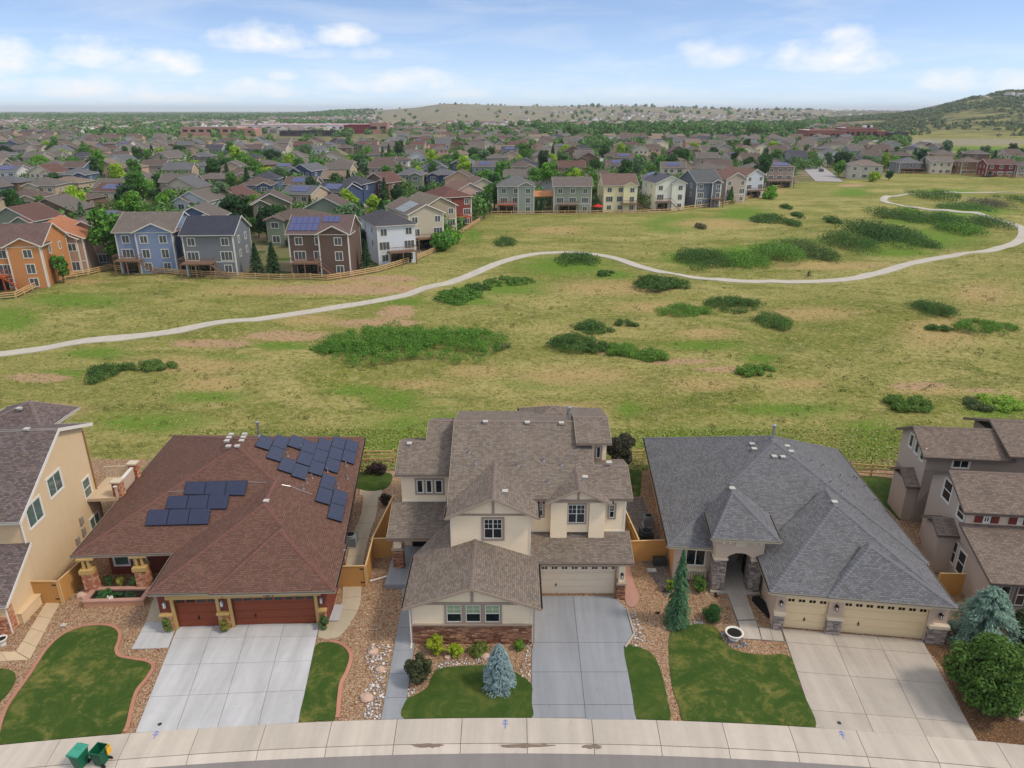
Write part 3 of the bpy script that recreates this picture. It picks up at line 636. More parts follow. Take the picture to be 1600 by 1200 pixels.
# ------------------------------------------------------------------ building kit
m_trim_w = plain('white_trim', (222,216,204), .6, var=.06)
m_gutter_m = plain('painted_gutter', (176,162,142), .5, var=.06)
m_sash = plain('window_sash', (226,222,212), .5, var=.04)
m_glass = glass('window_glass'); m_glass_g = glass('window_glass_green', (86,104,94), .08); m_blind = plain('window_blind', (150,166,128), .6, var=.1)
m_dark = plain('shadowed_opening', (24,22,22), .8)
m_black = plain('black_metal', (26,25,26), .5); m_galv = plain('galvanised_metal', (168,168,170), .35, metal=.6)
m_lampg = plain('lamp_glass', (232,228,214), .3)
m_wood = siding('orange_cedar_boards', (190,140,78), flat=True); m_wood_d = plain('cedar_rail', (206,170,118), .8)
def roof(parent, planes, mat, th_=.14, trim=None, ridge=None, fas=.2, name='roof', rake=True):
    """planes: lists of 3-D points, anticlockwise from above; fascia along free edges, cap shingles along shared convex edges"""
    m = M(); edges = {}
    key = lambda p: (round(p[0], 2), round(p[1], 2), round(p[2], 2))
    for pl in planes:
        pl = [Vector(p) for p in pl]
        nrm = Vector((0, 0, 0))
        for i in range(len(pl)): nrm += (pl[i]-pl[0]).cross(pl[(i+1) % len(pl)]-pl[0])
        if nrm.z < 0: pl = pl[::-1]; nrm = -nrm
        nrm.normalize(); hx = Vector((0, 0, 1)).cross(nrm); hx = Vector((1, 0, 0)) if hx.length < 1e-3 else hx.normalized(); vy = nrm.cross(hx)
        b = len(m.v); n = len(pl); fi = len(m.f)
        # project on the slope's own axes and triangulate
        tr_ = tessellate_polygon([[Vector((p.dot(hx), p.dot(vy), 0)) for p in pl]])
        top = [tuple(p) for p in pl]; bot = [(p.x, p.y, p.z-th_) for p in pl]
        m.v += top+bot
        for t in tr_:
            a_, b_, c_ = [pl[i] for i in t]
            if (b_-a_).cross(c_-a_).dot(nrm) < 0: t = (t[0], t[2], t[1])
            m.f.append(tuple(b+i for i in t)); m.m.append(0); m.uv[len(m.f)-1] = [(pl[i].dot(hx), pl[i].dot(vy)) for i in t]
            m.f.append(tuple(b+n+i for i in reversed(t))); m.m.append(1)
        for i in range(n):
            p, q = pl[i], pl[(i+1) % n]; kk = tuple(sorted((key(p), key(q)))); edges.setdefault(kk, []).append((p, q, nrm))
    for es in edges.values():
        if len(es) == 1:
            p, q, _ = es[0]; b = len(m.v); m.v += [tuple(p), tuple(q), (q.x, q.y, q.z-th_), (p.x, p.y, p.z-th_)]; m.f.append((b, b+3, b+2, b+1)); m.m.append(1)
    o = m.build(name, [mat, trim or m_gutter_m], parent)
    f = M(); cp = M()
    for es in edges.values():
        p, q, nr = es[0]
        if len(es) == 1:
            d = (q-p); 
            if d.length < .3: continue
            out = d.cross(Vector((0, 0, 1))).normalized(); t = .035
            level = abs(d.z) < .02
            if not level and not rake: continue
            hgt = fas; 
            if level and trim is not None:      # gutter: little trough section
                o2 = out*.11
                vs = [p+Vector((0,0,-.02)), q+Vector((0,0,-.02)), q+o2+Vector((0,0,-.02)), p+o2+Vector((0,0,-.02)), p+Vector((0,0,-.15)), q+Vector((0,0,-.15)), q+o2*.8+Vector((0,0,-.15)), p+o2*.8+Vector((0,0,-.15))]
                vs = [v+out*.003 for v in vs]
                f.add(vs, [(0,1,5,4), (4,5,6,7), (2,3,7,6), (0,4,7,3), (1,2,6,5)], 0)
                # inner dark floor a bit below the lip
                f.add([vs[0]-Vector((0,0,.04)), vs[1]-Vector((0,0,.04)), vs[2]-Vector((0,0,.04)), vs[3]-Vector((0,0,.04))], [(0, 3, 2, 1)], 1)
            else:
                vs = [p+out*.003+Vector((0,0,.015)), q+out*.003+Vector((0,0,.015)), q+out*t+Vector((0,0,.015)), p+out*t+Vector((0,0,.015))]
                vs += [v-Vector((0, 0, hgt)) for v in vs]
                f.add(vs, [(0,3,2,1), (4,5,6,7), (0,1,5,4), (1,2,6,5), (2,3,7,6), (3,0,4,7)], 0)
        elif ridge is not None:
            p2_, q2_, n2 = es[1]; d = (q-p)
            mid_ = (p+q)/2
            # convex?
            a1 = d.normalized().cross(nr); 
            if (nr+n2).length < 1.999 and d.length > .8:
                s1 = nr.cross(d).normalized(); s2 = n2.cross(d).normalized()
                if s1.dot(n2) > 0: s1 = -s1
                # make both point down-slope on own planes
                if s1.z > 0: s1 = -s1
                if s2.z > 0: s2 = -s2
                conv = s1.dot(n2) < 0.02
                if not conv: continue
                k = max(1, int(d.length/.28))
                for i in range(k):
                    u0, u1 = i/k, (i+1)/k; A_, B_ = p+d*u0, p+d*u1
                    up = (nr+n2).normalized(); l0, l1 = (.035, .012) if (d.z >= 0) else (.012, .035)
                    l0, l1 = (.012, .04) if d.z < 0 else (.04, .012)
                    w_ = .15
                    vs = [A_+up*l0, B_+up*l1, A_+s1*w_+nr*0+up*l0, B_+s1*w_+up*l1, A_+s2*w_+up*l0, B_+s2*w_+up*l1]
                    cp.add(vs, [(0, 1, 3, 2), (1, 0, 4, 5)], 0)
    if f.v: f.build('fascia', [trim or m_gutter_m, m_dark], parent)
    if cp.v: cp.build('ridge_cap', ridge, parent, kind='stuff')
    return o
def hip4(FL, FR, BR, BL, R1, R2): return [[FL, FR, R1], [FR, BR, R2, R1], [BR, BL, R2], [BL, FL, R1, R2]]
def inset(poly, d):
    n = len(poly); out = []; s = 1 if area_sign([Vector((p[0], p[1], 0)) for p in poly]) > 0 else -1
    for i in range(n):
        a, b, c = [Vector((poly[(i+k) % n][0], poly[(i+k) % n][1])) for k in (-1, 0, 1)]
        d1 = (b-a).normalized(); d2 = (c-b).normalized(); n1 = Vector((-d1.y, d1.x))*s; n2 = Vector((-d2.y, d2.x))*s
        k = n1+n2; out.append(tuple(b+k*d/(max(.3, 1+n1.dot(n2)))))
    return out
def window(parent, T, u0, u1, z0, z1, trim=None, tw=.1, cols=2, rows=1, grid_top=False, pane=None, sash=None, proud=.035, blind=False, single=False, tophalf=None):
    """trim board frame, sash bars, glass: window > sash, pane"""
    m = M(); tr_ = trim or m_trim_w
    for a in ((u0-tw, u1+tw, z1, z1+tw), (u0-tw, u1+tw, z0-tw, z0), (u0-tw, u0, z0, z1), (u1, u1+tw, z0, z1)):
        m.box(a[0], a[1], -proud-.012, .05, a[2], a[3], 0, T)
    wf = m.build('window', tr_, parent)
    s = M(); b = .045
    for a in ((u0, u1, z1-b, z1), (u0, u1, z0, z0+b), (u0, u0+b, z0+b, z1-b), (u1-b, u1, z0+b, z1-b)): s.box(a[0], a[1], -proud+.006, .04, a[2], a[3], 0, T)
    wd, hg = u1-u0, z1-z0
    for i in range(1, cols): x = u0+wd*i/cols; s.box(x-.03, x+.03, -proud+.008, .04, z0+b, z1-b, 0, T)
    for j in range(1, rows): z = z0+hg*j/rows; s.box(u0+b, u1-b, -proud+.01, .04, z-.03, z+.03, 0, T)
    if grid_top:
        nn = cols*2; zt = z0+hg*(.5 if rows == 1 else .5)
        for i in range(nn): 
            if i % 2: x = u0+wd*i/nn; s.box(x-.012, x+.012, -proud+.02, .03, zt, z1-b, 0, T)
        zz = zt+(z1-zt)*.5; s.box(u0+b, u1-b, -proud+.021, .03, zz-.012, zz+.012, 0, T)
        if rows == 1: s.box(u0+b, u1-b, -proud+.019, .03, zt-.02, zt+.02, 0, T)
    s.build('sash', sash or m_sash, wf)
    p = M(); p.box(u0+.02, u1-.02, -.004, .02, z0+.02, z1-.02, 0, T); p.build('pane', pane or m_glass, wf)
    if blind: p = M(); p.box(u0+.03, u1-.03, -.008, .0, z0+hg*.5, z1-.03, 0, T); p.build('blind', m_blind, wf)
    return wf
def stones(parent, T, u0, u1, z0, z1, mat, d=.06, hmin=.07, hmax=.15, lmin=.18, lmax=.5, name='stone_veneer', base=True):
    m = M(); z = z0
    while z < z1-.02:
        h = min(random.uniform(hmin, hmax), z1-z)
        if z1-(z+h) < hmin*.6: h = z1-z
        u = u0
        while u < u1-.01:
            l = min(random.uniform(lmin, lmax), u1-u)
            if u1-(u+l) < lmin*.5: l = u1-u
            g = .007; dd = d*random.uniform(.45, 1.15); j = lambda: random.uniform(0, .012)
            a0, a1, b0, b1 = u+g, u+l-g, z+g, z+h-g
            m.add([(a0, .0, b0), (a1, .0, b0), (a1, .0, b1), (a0, .0, b1), (a0+j(), -dd, b0+j()), (a1-j(), -dd, b0+j()), (a1-j(), -dd*random.uniform(.8, 1), b1-j()), (a0+j(), -dd, b1-j())],
                  [(4,5,6,7), (0,1,5,4), (1,2,6,5), (2,3,7,6), (3,0,4,7)], 0, T)
            u += l
        z += h
    return m
m_mortar = plain('mortar', (120,104,90), .95)
def stone_wall(parent, T, u0, u1, z0, z1, mat, **k):
    m = stones(parent, T, u0, u1, z0, z1, mat, **k); o = m.build('stone_veneer', mat, parent, kind='stuff')
    return o
def pillar(parent, F, u0, u1, out, z0, z1, mat, cap=None, capz=.12, back=0., big=False, name='stone_pillar', ov=.07):
    """stone clad pier standing out from the wall by `out`; core, stones on three sides, cap"""
    c = M(); c.box(u0, u1, -out, back, z0, z1, 0, F.T); root = c.build(name, m_mortar, parent)
    T1 = F.T @ Matrix.Translation((0, -out-.001, 0))
    kw = dict(hmin=.1, hmax=.2, lmin=.16, lmax=.4, d=.07) if big else {}
    a = stones(root, T1, u0-.03, u1+.03, z0, z1, mat, **kw)
    TL = F.T @ Matrix.Translation((u0-.001, back, 0)) @ Matrix.Rotation(-math.pi/2, 4, 'Z')
    b = stones(root, TL, 0, out+back, z0, z1, mat, **kw)
    TR = F.T @ Matrix.Translation((u1+.001, -out, 0)) @ Matrix.Rotation(math.pi/2, 4, 'Z')
    c2 = stones(root, TR, 0, out+back, z0, z1, mat, **kw)
    for q in (b, c2): a.add(q.v, q.f)
    a.build('stone_veneer', mat, root, kind='stuff')
    if cap: k = M(); k.box(u0-ov-.03, u1+ov+.03, -out-ov-.06, back, z1+.002, z1+capz, 0, F.T); k.build('cap', cap, root)
    return root
def garage_door(parent, F, u0, u1, z1, mat, inset_=.16, wins=None, wmat=None, sect=4, wz=None, handle=None, ww=.4, wh=.2, pair=False, panels=0, z0=.01):
    T = F.T; m = M(); m.box(u0, u1, inset_+.03, inset_+.08, z0, z1, 0, T); d = m.build('garage_door', mat, parent)
    h = (z1-z0)/sect
    for i in range(sect):
        s = M(); s.box(u0+.01, u1-.01, inset_, inset_+.028, z0+i*h+.008, z0+(i+1)*h-.008, 0, T)
        if panels and i < sect-(1 if wins else 0):
            n = panels; pw = (u1-u0)/n
            for j in range(n): s.box(u0+j*pw+.07, u0+(j+1)*pw-.07, inset_-.012, inset_+.01, z0+i*h+.09, z0+(i+1)*h-.09, 0, T)
        s.build('door_section', mat, d)
    if wins:
        wz = wz or (z1-h*.5)
        for u in wins:
            for q in ((-.62, .62) if pair else (0,)):
                s = M(); uu = u+q*ww
                s.box(uu-ww/2, uu+ww/2, inset_-.006, inset_+.01, wz-wh/2, wz+wh/2, 0, T); s.build('door_window', wmat or m_glass, d)
    if handle is not None:
        s = M(); s.box(handle-.08, handle+.08, inset_-.03, inset_, .72, .76, 0, T); s.box(handle-.02, handle+.02, inset_-.05, inset_, .6, .9, 0, T); s.build('handle', m_black, d)
    return d
def lantern(parent, F, u, z, out, white=False):
    m = M(); T = F.T; m.box(u-.07, u+.07, -out-.03, -out+.0, z-.12, z+.14, 0, T); m.cyl((u, -out-.14), .035, z+.16, z+.26, 6, .0, 0, T)
    m.cyl((u, -out-.14), .13, z+.1, z+.17, 8, .05, 0, T); m.cyl((u, -out-.14), .07, z-.24, z-.2, 8, .1, 0, T)
    for q in range(4):
        a = math.pi/4+q*math.pi/2; m.box(u+.09*math.cos(a)-.012, u+.09*math.cos(a)+.012, -out-.14+.09*math.sin(a)-.012, -out-.14+.09*math.sin(a)+.012, z-.2, z+.1, 0, T)
    m.box(u-.015, u+.015, -out-.14, -out, z+.1, z+.13, 0, T)
    o = m.build('wall_lantern', m_galv if white else m_black, parent); g = M(); g.cyl((u, -out-.14), .075, z-.19, z+.09, 8, None, 0, T); g.build('lamp_glass', m_lampg, o); return o
def vent(parent, p, kind=0, rz=0.):
    """roof fittings: 0 box vent, 1 small pipe boot, 2 tall flue with cap"""
    x, y, z = p; T = Matrix.Translation((x, y, z)) @ Matrix.Rotation(rz, 4, 'Z'); m = M()
    if kind == 0:
        m.box(-.15, .15, -.15, .15, -.02, .1, 0, T); m.box(-.19, .19, -.2, .15, .1, .14, 0, T); return m.build('roof_vent', m_ventw, parent)
    if kind == 1:
        m.cyl((0, 0), .12, -.05, .05, 8, .07, 0, T); m.cyl((0, 0), .05, .05, .34, 8, None, 0, T); return m.build('vent_pipe', m_galv, parent)
    m.cyl((0, 0), .2, -.1, .12, 10, .1, 0, T); m.cyl((0, 0), .1, .1, 1.15, 10, None, 0, T); m.cyl((0, 0), .17, 1.15, 1.28, 10, .17, 0, T); m.cyl((0, 0), .19, 1.28, 1.36, 10, .04, 0, T)
    return m.build('flue_pipe', m_galv, parent)
m_ventw = plain('painted_vent', (190,184,174), .5, var=.05)
def downspout(parent, a, b, mat, r=.04):
    m = M(); m.bar(a, b, .08, .06); m.bar(b, (b[0], b[1]-.35, max(0.05, b[2]-.1)), .08, .06); return m.build('downspout', mat, parent)
def digits(parent, F, txt, u, z, out, size, mat):
    cu = bpy.data.curves.new('house_number', 'FONT'); cu.body = txt; cu.size = size; cu.align_x = 'CENTER'; cu.extrude = .01
    o = bpy.data.objects.new('house_number', cu); dg = None; C.objects.link(o)
    me = bpy.data.meshes.new_from_object(o); bpy.data.objects.remove(o); me.materials.clear(); me.materials.append(mat)
    o = bpy.data.objects.new('house_number', me); C.objects.link(o)
    me.transform(Matrix.Translation(-WL[parent.name]) @ F.T @ Matrix.Translation((u, -out, z)) @ Matrix.Rotation(math.pi/2, 4, 'X')); o.parent = parent; return o
FX = lambda x0, y, x1: Facade((x0, y), (x1, y))
# ================================================================== CENTRE HOUSE (cream siding, taupe shingles)
m_shC = shingles('taupe_shingles', (128,115,103), var=.26); m_capC = plain('taupe_cap_shingle', (132,116,108), .9, var=.3, sc=2)
m_cream = siding('cream_lap_siding', (244,222,188)); m_taupe = plain('taupe_trim', (164,144,126), .7, var=.06); m_creamtrim = plain('cream_trim', (232,220,200), .65, var=.05)
m_stC = islandmat('ledge_stone', [(122,78,58),(160,112,84),(186,146,114),(140,98,78),(108,72,58),(172,128,104)])
m_creamdoor = plain('cream_garage_door', (226,208,182), .6, var=.05)
hc = thing('house', (-.5, 44, 0), 'cream two storey house with taupe shingle roofs behind the blue grey driveway', 'house')
def cwall(poly, z0, z1, mat=m_cream, parent=hc, name='wall'):
    m = M(); m.prism(poly, z0, z1); return m.build(name, mat, parent)
def gablewall(parent, x0, x1, y0, y1, z0, ze, zp, mat, xp=None, name='wall'):
    xp = (x0+x1)/2 if xp is None else xp
    m = M(); vs = []
    for y in (y0, y1): vs += [(x0, y, z0), (x1, y, z0), (x1, y, ze), (xp, y, zp), (x0, y, ze)]
    m.add(vs, [(0,1,2,3,4), (9,8,7,6,5), (0,5,6,1), (1,6,7,2), (2,7,8,3), (3,8,9,4), (4,9,5,0)]); return m.build(name, mat, parent)
def gableroof(x0, x1, xp, y0, y1, ze, zp, y1r=None, y1l=None):
    return [[(x0, y0, ze), (xp, y0, zp), (xp, y1, zp), (x0, y1 if y1l is None else y1l, ze)], [(xp, y0, zp), (x1, y0, ze), (x1, y1 if y1r is None else y1r, ze), (xp, y1, zp)]]
# A: front living wing
gablewall(hc, -6.1, 1.23, 35.2, 40.0, 0, 3.0, 4.3, m_cream, -2.43)
roof(hc, [[(-6.56, 34.75, 3.0), (-2.42, 34.75, 4.47), (-2.42, 41.2, 4.47), (-2.6, 44, 4.41), (-5.1, 42.3, 3.52), (-6.56, 40.05, 3.0)], [(-2.42, 34.75, 4.47), (1.74, 34.75, 3.0), (1.74, 42.0, 3.0), (-2.42, 41.2, 4.47)]], m_shC, trim=m_taupe, ridge=m_capC)
FA = FX(-6.1, 35.2, 1.23)
stone_wall(hc, FA.T, 0, 7.33, 0, 1.42, m_stC, hmin=.08, hmax=.16, lmin=.2, lmax=.55, d=.09)
m = M(); m.box(-.03, 7.36, -.13, 0, 1.425, 1.52, 0, FA.T); m.build('water_table', m_taupe, hc)
m = M(); m.box(-.02, 7.35, -.05, 0, 2.95, 3.12, 0, FA.T); m.box(3.6, 3.78, -.06, 0, 3.122, 4.15, 0, FA.T); m.box(3.52, 3.86, -.1, 0, 4.0, 4.2, 0, FA.T); m.build('trim_board', m_taupe, hc)
for i in range(3):
    (a, z0w), (b, _) = FA.at(*z6([567, 652, 738][i], 205)), FA.at(*z6([633, 718, 803][i], 205))
    window(hc, FA.T, a, b, 1.66, 2.92, m_taupe, .13, 1, 2, True, blind=True)
for x in (0, 7.33-.1):
    m = M(); m.box(x, x+.1, -.04, 0, 1.53, 2.94, 0, FA.T); m.build('corner_board', m_creamtrim, hc)
downspout(hc, (-6.18, 35.05, 2.9), (-6.18, 35.05, .15), m_creamtrim); downspout(hc, (1.33, 35.0, 2.9), (1.33, 35.0, .15), m_taupe)
# B: upper gable over the wing
gablewall(hc, -4.0, 1.2, 39.85, 45, 3.0, 6.35, 7.55, m_cream, -1.22)
roof(hc, gableroof(-4.28, 1.72, -1.22, 39.35, 45.6, 6.42, 7.86), m_shC, trim=m_taupe, ridge=m_capC)
FB = FX(-4.0, 39.85, 1.2)
m = M(); m.box(0, 5.2, -.04, 0, 6.28, 6.42, 0, FB.T); m.box(2.7, 2.86, -.05, 0, 6.43, 7.5, 0, FB.T); m.box(2.58, 2.98, -.09, 0, 7.35, 7.55, 0, FB.T); m.build('trim_board', m_taupe, hc)
(a, z0w), (b, z1w) = FB.at(*z2_(655, 803)), FB.at(*z2_(748, 703))
window(hc, FB.T, a, b, z0w, z1w, m_taupe, .16, 2, 1, True)
m = M(); m.box(-.03, .05, -.03, 0, 3.6, 6.28, 0, FB.T); m.box(5.14, 5.22, -.03, 0, 3.2, 6.28, 0, FB.T); m.build('corner_board', m_creamtrim, hc)
# F: main upper body with the long front slope
cwall([(1.2, 41.9), (7.72, 41.9), (7.72, 46.3), (5.4, 46.3), (5.4, 52.6), (-4, 52.6), (-4, 43), (1.2, 43)], 3.0, 6.6)
SL = .40; zf = lambda y: 6.62+SL*(y-41.4)
roof(hc, [[(1.0, 41.4, zf(41.4)), (8.05, 41.4, zf(41.4)), (8.05, 44.1, zf(44.1)), (5.7, 44.1, zf(44.1)), (5.7, 48.1, zf(48.1)), (-4.28, 48.1, zf(48.1)), (-4.28, 39.9, zf(39.9)+.0), (-4.0, 39.9, zf(39.9)), (-4.0, 41.4, zf(41.4))],
          [(-4.28, 48.1, zf(48.1)), (5.7, 48.1, zf(48.1)), (5.7, 53.0, zf(48.1)-.27*4.9), (-4.28, 53.0, zf(48.1)-.27*4.9)],
          [(5.7, 44.1, zf(44.1)), (8.05, 44.1, zf(44.1)), (8.05, 46.2, zf(44.1)-.62), (5.7, 46.2, zf(44.1)-.62)]], m_shC, trim=m_taupe, ridge=m_capC)
# right gable end closing under the rake
m = M(); m.add([(7.72, 41.9, 6.6), (7.72, 44.1, zf(44.1)-.16), (7.72, 46.2, 6.6), (6.1, 41.9, 6.6), (6.1, 44.1, zf(44.1)-.16), (6.1, 46.2, 6.6)], [(0,2,1), (3,4,5), (0,1,4,3), (1,2,5,4)]); m.build('gable_wall', m_cream, hc)
# upper right block seen behind, with its window
FU = FX(4.2, 46.0, 6.8)
cwall([(4.75, 46.0), (6.8, 46.0), (6.8, 50.5), (4.75, 50.5)], 6.3, 8.55)
e0 = FU.at(954.5, 692)[1]
roof(hc, [[(4.6, 45.55, 8.72), (7.08, 45.55, 8.72), (7.08, 48.3, 9.56), (4.6, 48.3, 9.56)], [(4.6, 48.3, 9.56), (7.08, 48.3, 9.56), (7.08, 52.4, 8.5), (4.6, 52.4, 8.5)]], m_shC, trim=m_taupe, ridge=m_capC)
(a, z0w), (b, z1w) = FU.at(*z2_(1238, 385)), FU.at(*z2_(1262, 325)); window(hc, FU.T, a, b, z0w, z1w, m_taupe, .12, 1, 1, False)
# left block D
cwall([(-8.02, 45.3), (-4, 45.3), (-4, 52.6), (-6.2, 52.6), (-6.2, 50.4), (-8.02, 50.4)], 0, 6.5)
zl = lambda y: 6.6+.40*(y-44.8)
roof(hc, [[(-8.35, 44.8, zl(44.8)), (-4.1, 44.8, zl(44.8)), (-4.1, 49.8, zl(49.8)), (-6.38, 49.8, zl(49.8)), (-6.38, 47.8, zl(47.8)), (-8.35, 47.8, zl(47.8))],
          [(-8.35, 47.8, zl(47.8)), (-6.38, 47.8, zl(47.8)), (-6.38, 50.8, zl(47.8)-1.2), (-8.35, 50.8, zl(47.8)-1.2)],
          [(-6.38, 49.8, zl(49.8)), (-4.1, 49.8, zl(49.8)), (-4.1, 53.6, zl(49.8)-1.5), (-6.38, 53.6, zl(49.8)-1.5)]], m_shC, trim=m_taupe, ridge=m_capC)
FD = FX(-8.02, 45.3, -4)
m = M(); m.box(0, 4.0, -.04, 0, 4.12, 4.24, 0, FD.T); m.build('flashing_board', m_creamtrim, hc)
(a, z0w), (b, z1w) = FD.at(*z2_(305, 568)), FD.at(*z2_(437, 498)); g = (b-a)
m = M(); m.box(a-.12, b+.12, -.05, 0, z0w-.12, z0w, 0, FD.T); m.box(a-.12, b+.12, -.05, 0, z1w, z1w+.12, 0, FD.T)
for q in (a-.12, a+g*.285, a+g*.62, b): m.box(q, q+.12, -.05, 0, z0w, z1w, 0, FD.T)
m.build('trim_board', m_taupe, hc)
for q0, q1 in ((0, .26), (.36, .6), (.71, 1.)): window(hc, FD.T, a+g*q0+.03, a+g*q1-.03, z0w+.04, z1w-.04, m_sash, .03, 1, 1, True, proud=.02)
# entry roof + porch
roof(hc, [[(-8.72, 42.2, 3.02), (-4.2, 42.2, 3.02), (-4.2, 45.32, 4.12), (-8.72, 45.32, 4.12)]], m_shC, trim=m_taupe)
cwall([(-8.4, 42.5), (-6.0, 42.5), (-6.0, 42.8), (-8.4, 42.8)], 2.55, 2.9, m_taupe, name='porch_beam')
FP = FX(-8.6, 42.5, -6)
(a, _), (b, _) = FP.at(*z2_(181, 880)), FP.at(*z2_(230, 880))
pillar(hc, FP, a, b, 0.0, .34, 1.85, m_stC, m_taupe, back=.6)
m = M(); m.box(a+.06, b-.06, -.0, .54, 1.98, 2.6, 0, FP.T); m.build('porch_post', m_cream, hc)
cwall([(-5.0, 41), (-4.0, 41), (-4.0, 45.3), (-5.0, 45.3)], 0, 3.1)
m = M(); FE = FX(-7.6, 45.25, -5.0); m.box(.2, 1.2, -.06, 0, .34, 2.45, 0, FE.T); dd = m.build('front_door', m_dark, hc)
m = M(); m.box(.1, .2, -.1, 0, .34, 2.55, 0, FE.T); m.box(1.2, 1.3, -.1, 0, .34, 2.55, 0, FE.T); m.box(.1, 1.3, -.1, 0, 2.45, 2.56, 0, FE.T); m.build('door_frame', m_taupe, dd)
window(hc, FE.T, 1.42, 1.72, 1.0, 2.3, m_taupe, .06, 1, 2)
# garage wing H
FG = FX(1.23, 39.9, 7.55)
m = M(); T = FG.T
for a4 in ((0, .62, 0, 3.0), (5.68, 6.32, 0, 3.0), (.62, 5.68, 2.28, 3.0)): m.box(a4[0], a4[1], 0, .25, a4[2], a4[3], 0, T)
m.build('wall', m_cream, hc)
cwall([(1.25, 40.16), (7.5, 40.16), (7.5, 44), (1.25, 44)], 0, 3.0)
m = M(); m.box(.5, .62, -.03, .02, 0, 2.3, 0, T); m.box(5.68, 5.8, -.03, .02, 0, 2.3, 0, T); m.box(.5, 5.8, -.03, .02, 2.3, 2.42, 0, T); m.build('door_frame', m_taupe, hc)
garage_door(hc, FG, .62, 5.68, 2.28, m_creamdoor, wins=[.95+i*.675 for i in range(8)], wz=2.08, ww=.17, wh=.15, pair=True, handle=1.75, panels=8)
pillar(hc, FG, 5.83, 6.32, .5, 0, 1.25, m_stC, m_taupe, back=.02)
m = M(); m.box(5.87, 6.28, -.46, .01, 1.38, 2.8, 0, T); m.build('porch_post', m_cream, hc)
lantern(hc, FG, 6.08, 2.0, .46)
roof(hc, [[(1.3, 39.3, 3.0), (8.02, 39.3, 3.0), (8.02, 41.95, 3.78), (1.3, 41.95, 3.78)]], m_shC, trim=m_taupe)
m = M(); FF = FX(1.2, 41.9, 7.72); m.box(0, 6.55, -.04, 0, 3.76, 3.88, 0, FF.T); m.build('flashing_board', m_creamtrim, hc)
# E: bay gable with dropped side panels
gablewall(hc, 2.6, 6.25, 41.35, 44, 3.9+2.55, 6.5, 7.35, m_cream, 4.42)
for a_, b_ in ((2.6, 3.72), (5.2, 6.25)):
    cwall([(a_, 41.35), (b_, 41.35), (b_, 41.9), (a_, 41.9)], 3.42, 6.45); m = M(); m.box(a_-.02, b_+.02, 41.31, 41.9, 3.36, 3.46); m.build('flashing_board', m_creamtrim, hc)
cwall([(3.74, 41.6), (5.18, 41.6), (5.18, 41.9), (3.74, 41.9)], 3.9, 6.45)
roof(hc, gableroof(2.18, 6.66, 4.42, 40.95, 45.2, 6.5, 7.6), m_shC, trim=m_taupe, ridge=m_capC)
FEb = FX(2.6, 41.6, 6.25)
(a, z0w), (b, z1w) = FEb.at(*z2_(1090, 722)), FEb.at(*z2_(1182, 628)); window(hc, FEb.T, a, b, z0w, z1w, m_taupe, .1, 2, 1, True)
FEg = FX(2.6, 41.35, 6.25)
m = M(); m.box(-.02, 3.67, -.04, 0, 6.36, 6.47, 0, FEg.T); m.box(1.75, 1.89, -.05, 0, 6.48, 7.3, 0, FEg.T); m.box(1.66, 1.98, -.08, 0, 7.15, 7.35, 0, FEg.T); m.build('trim_board', m_taupe, hc)
(a, z0w), (b, z1w) = FF.at(*z2_(1305, 695)), FF.at(*z2_(1335, 630)); window(hc, FF.T, a, b, z0w, z1w, m_taupe, .12, 1, 1, True)
(a, z0w), (b, z1w) = FF.at(*z2_(943, 687)), FF.at(*z2_(962, 622)); window(hc, FF.T, a, b, z0w, z1w, m_taupe, .12, 1, 1, True)
m = M(); m.box(6.42, 6.54, -.03, 0, 3.9, 6.5, 0, FF.T); m.build('corner_board', m_creamtrim, hc)
# rear little hip roof, flue and vents
ap = P(866, 634, 8.9)
roof(hc, hip4((ap.x-2.8, ap.y-2.6, 7.6), (ap.x+2.8, ap.y-2.6, 7.6), (ap.x+2.8, ap.y+2.6, 7.6), (ap.x-2.8, ap.y+2.6, 7.6), (ap.x-.1, ap.y, 8.9), (ap.x+.1, ap.y, 8.9)), m_shC, trim=m_taupe, ridge=m_capC)
cwall([(ap.x-2.1, ap.y-1.2), (ap.x+2.1, ap.y-1.2), (ap.x+2.1, ap.y+2.3), (ap.x-2.1, ap.y+2.3)], 3, 7.55)
def onplane(px, py, f, ylo=35, yhi=60):
    r = ray(px, py)
    g = lambda t: CAMH+r.z*t-f(r.x*t, r.y*t)
    lo, hi = 20/abs(r.y), 80/abs(r.y)
    for _ in range(50):
        mid_ = (lo+hi)/2
        if g(mid_) > 0: lo = mid_
        else: hi = mid_
    return Vector((r.x*lo, r.y*lo, CAMH+r.z*lo))
fM = lambda x, y: zf(min(y, 48.1))
for q in (z2_(662, 202), z2_(880, 206), z2_(1057, 209)): vent(hc, onplane(*q, fM)+Vector((0, 0, .03)), 0)
for q in (z2_(577, 357), z2_(610, 412), z2_(833, 424), z2_(966, 400), z2_(1058, 422), z2_(992, 512)): vent(hc, onplane(*q, fM), 1)
vent(hc, (*onplane(*z2_(1098, 186), fM).xy, zf(48.0)-.2), 2)
vent(hc, (-.45, 40.8, 7.47), 0); vent(hc, (5.0, 43.0, 7.32), 0)
vent(hc, (-7.6, 47.5, zl(47.5)), 0); vent(hc, P(*z2_(1305, 413), zf(44.5)), 0)
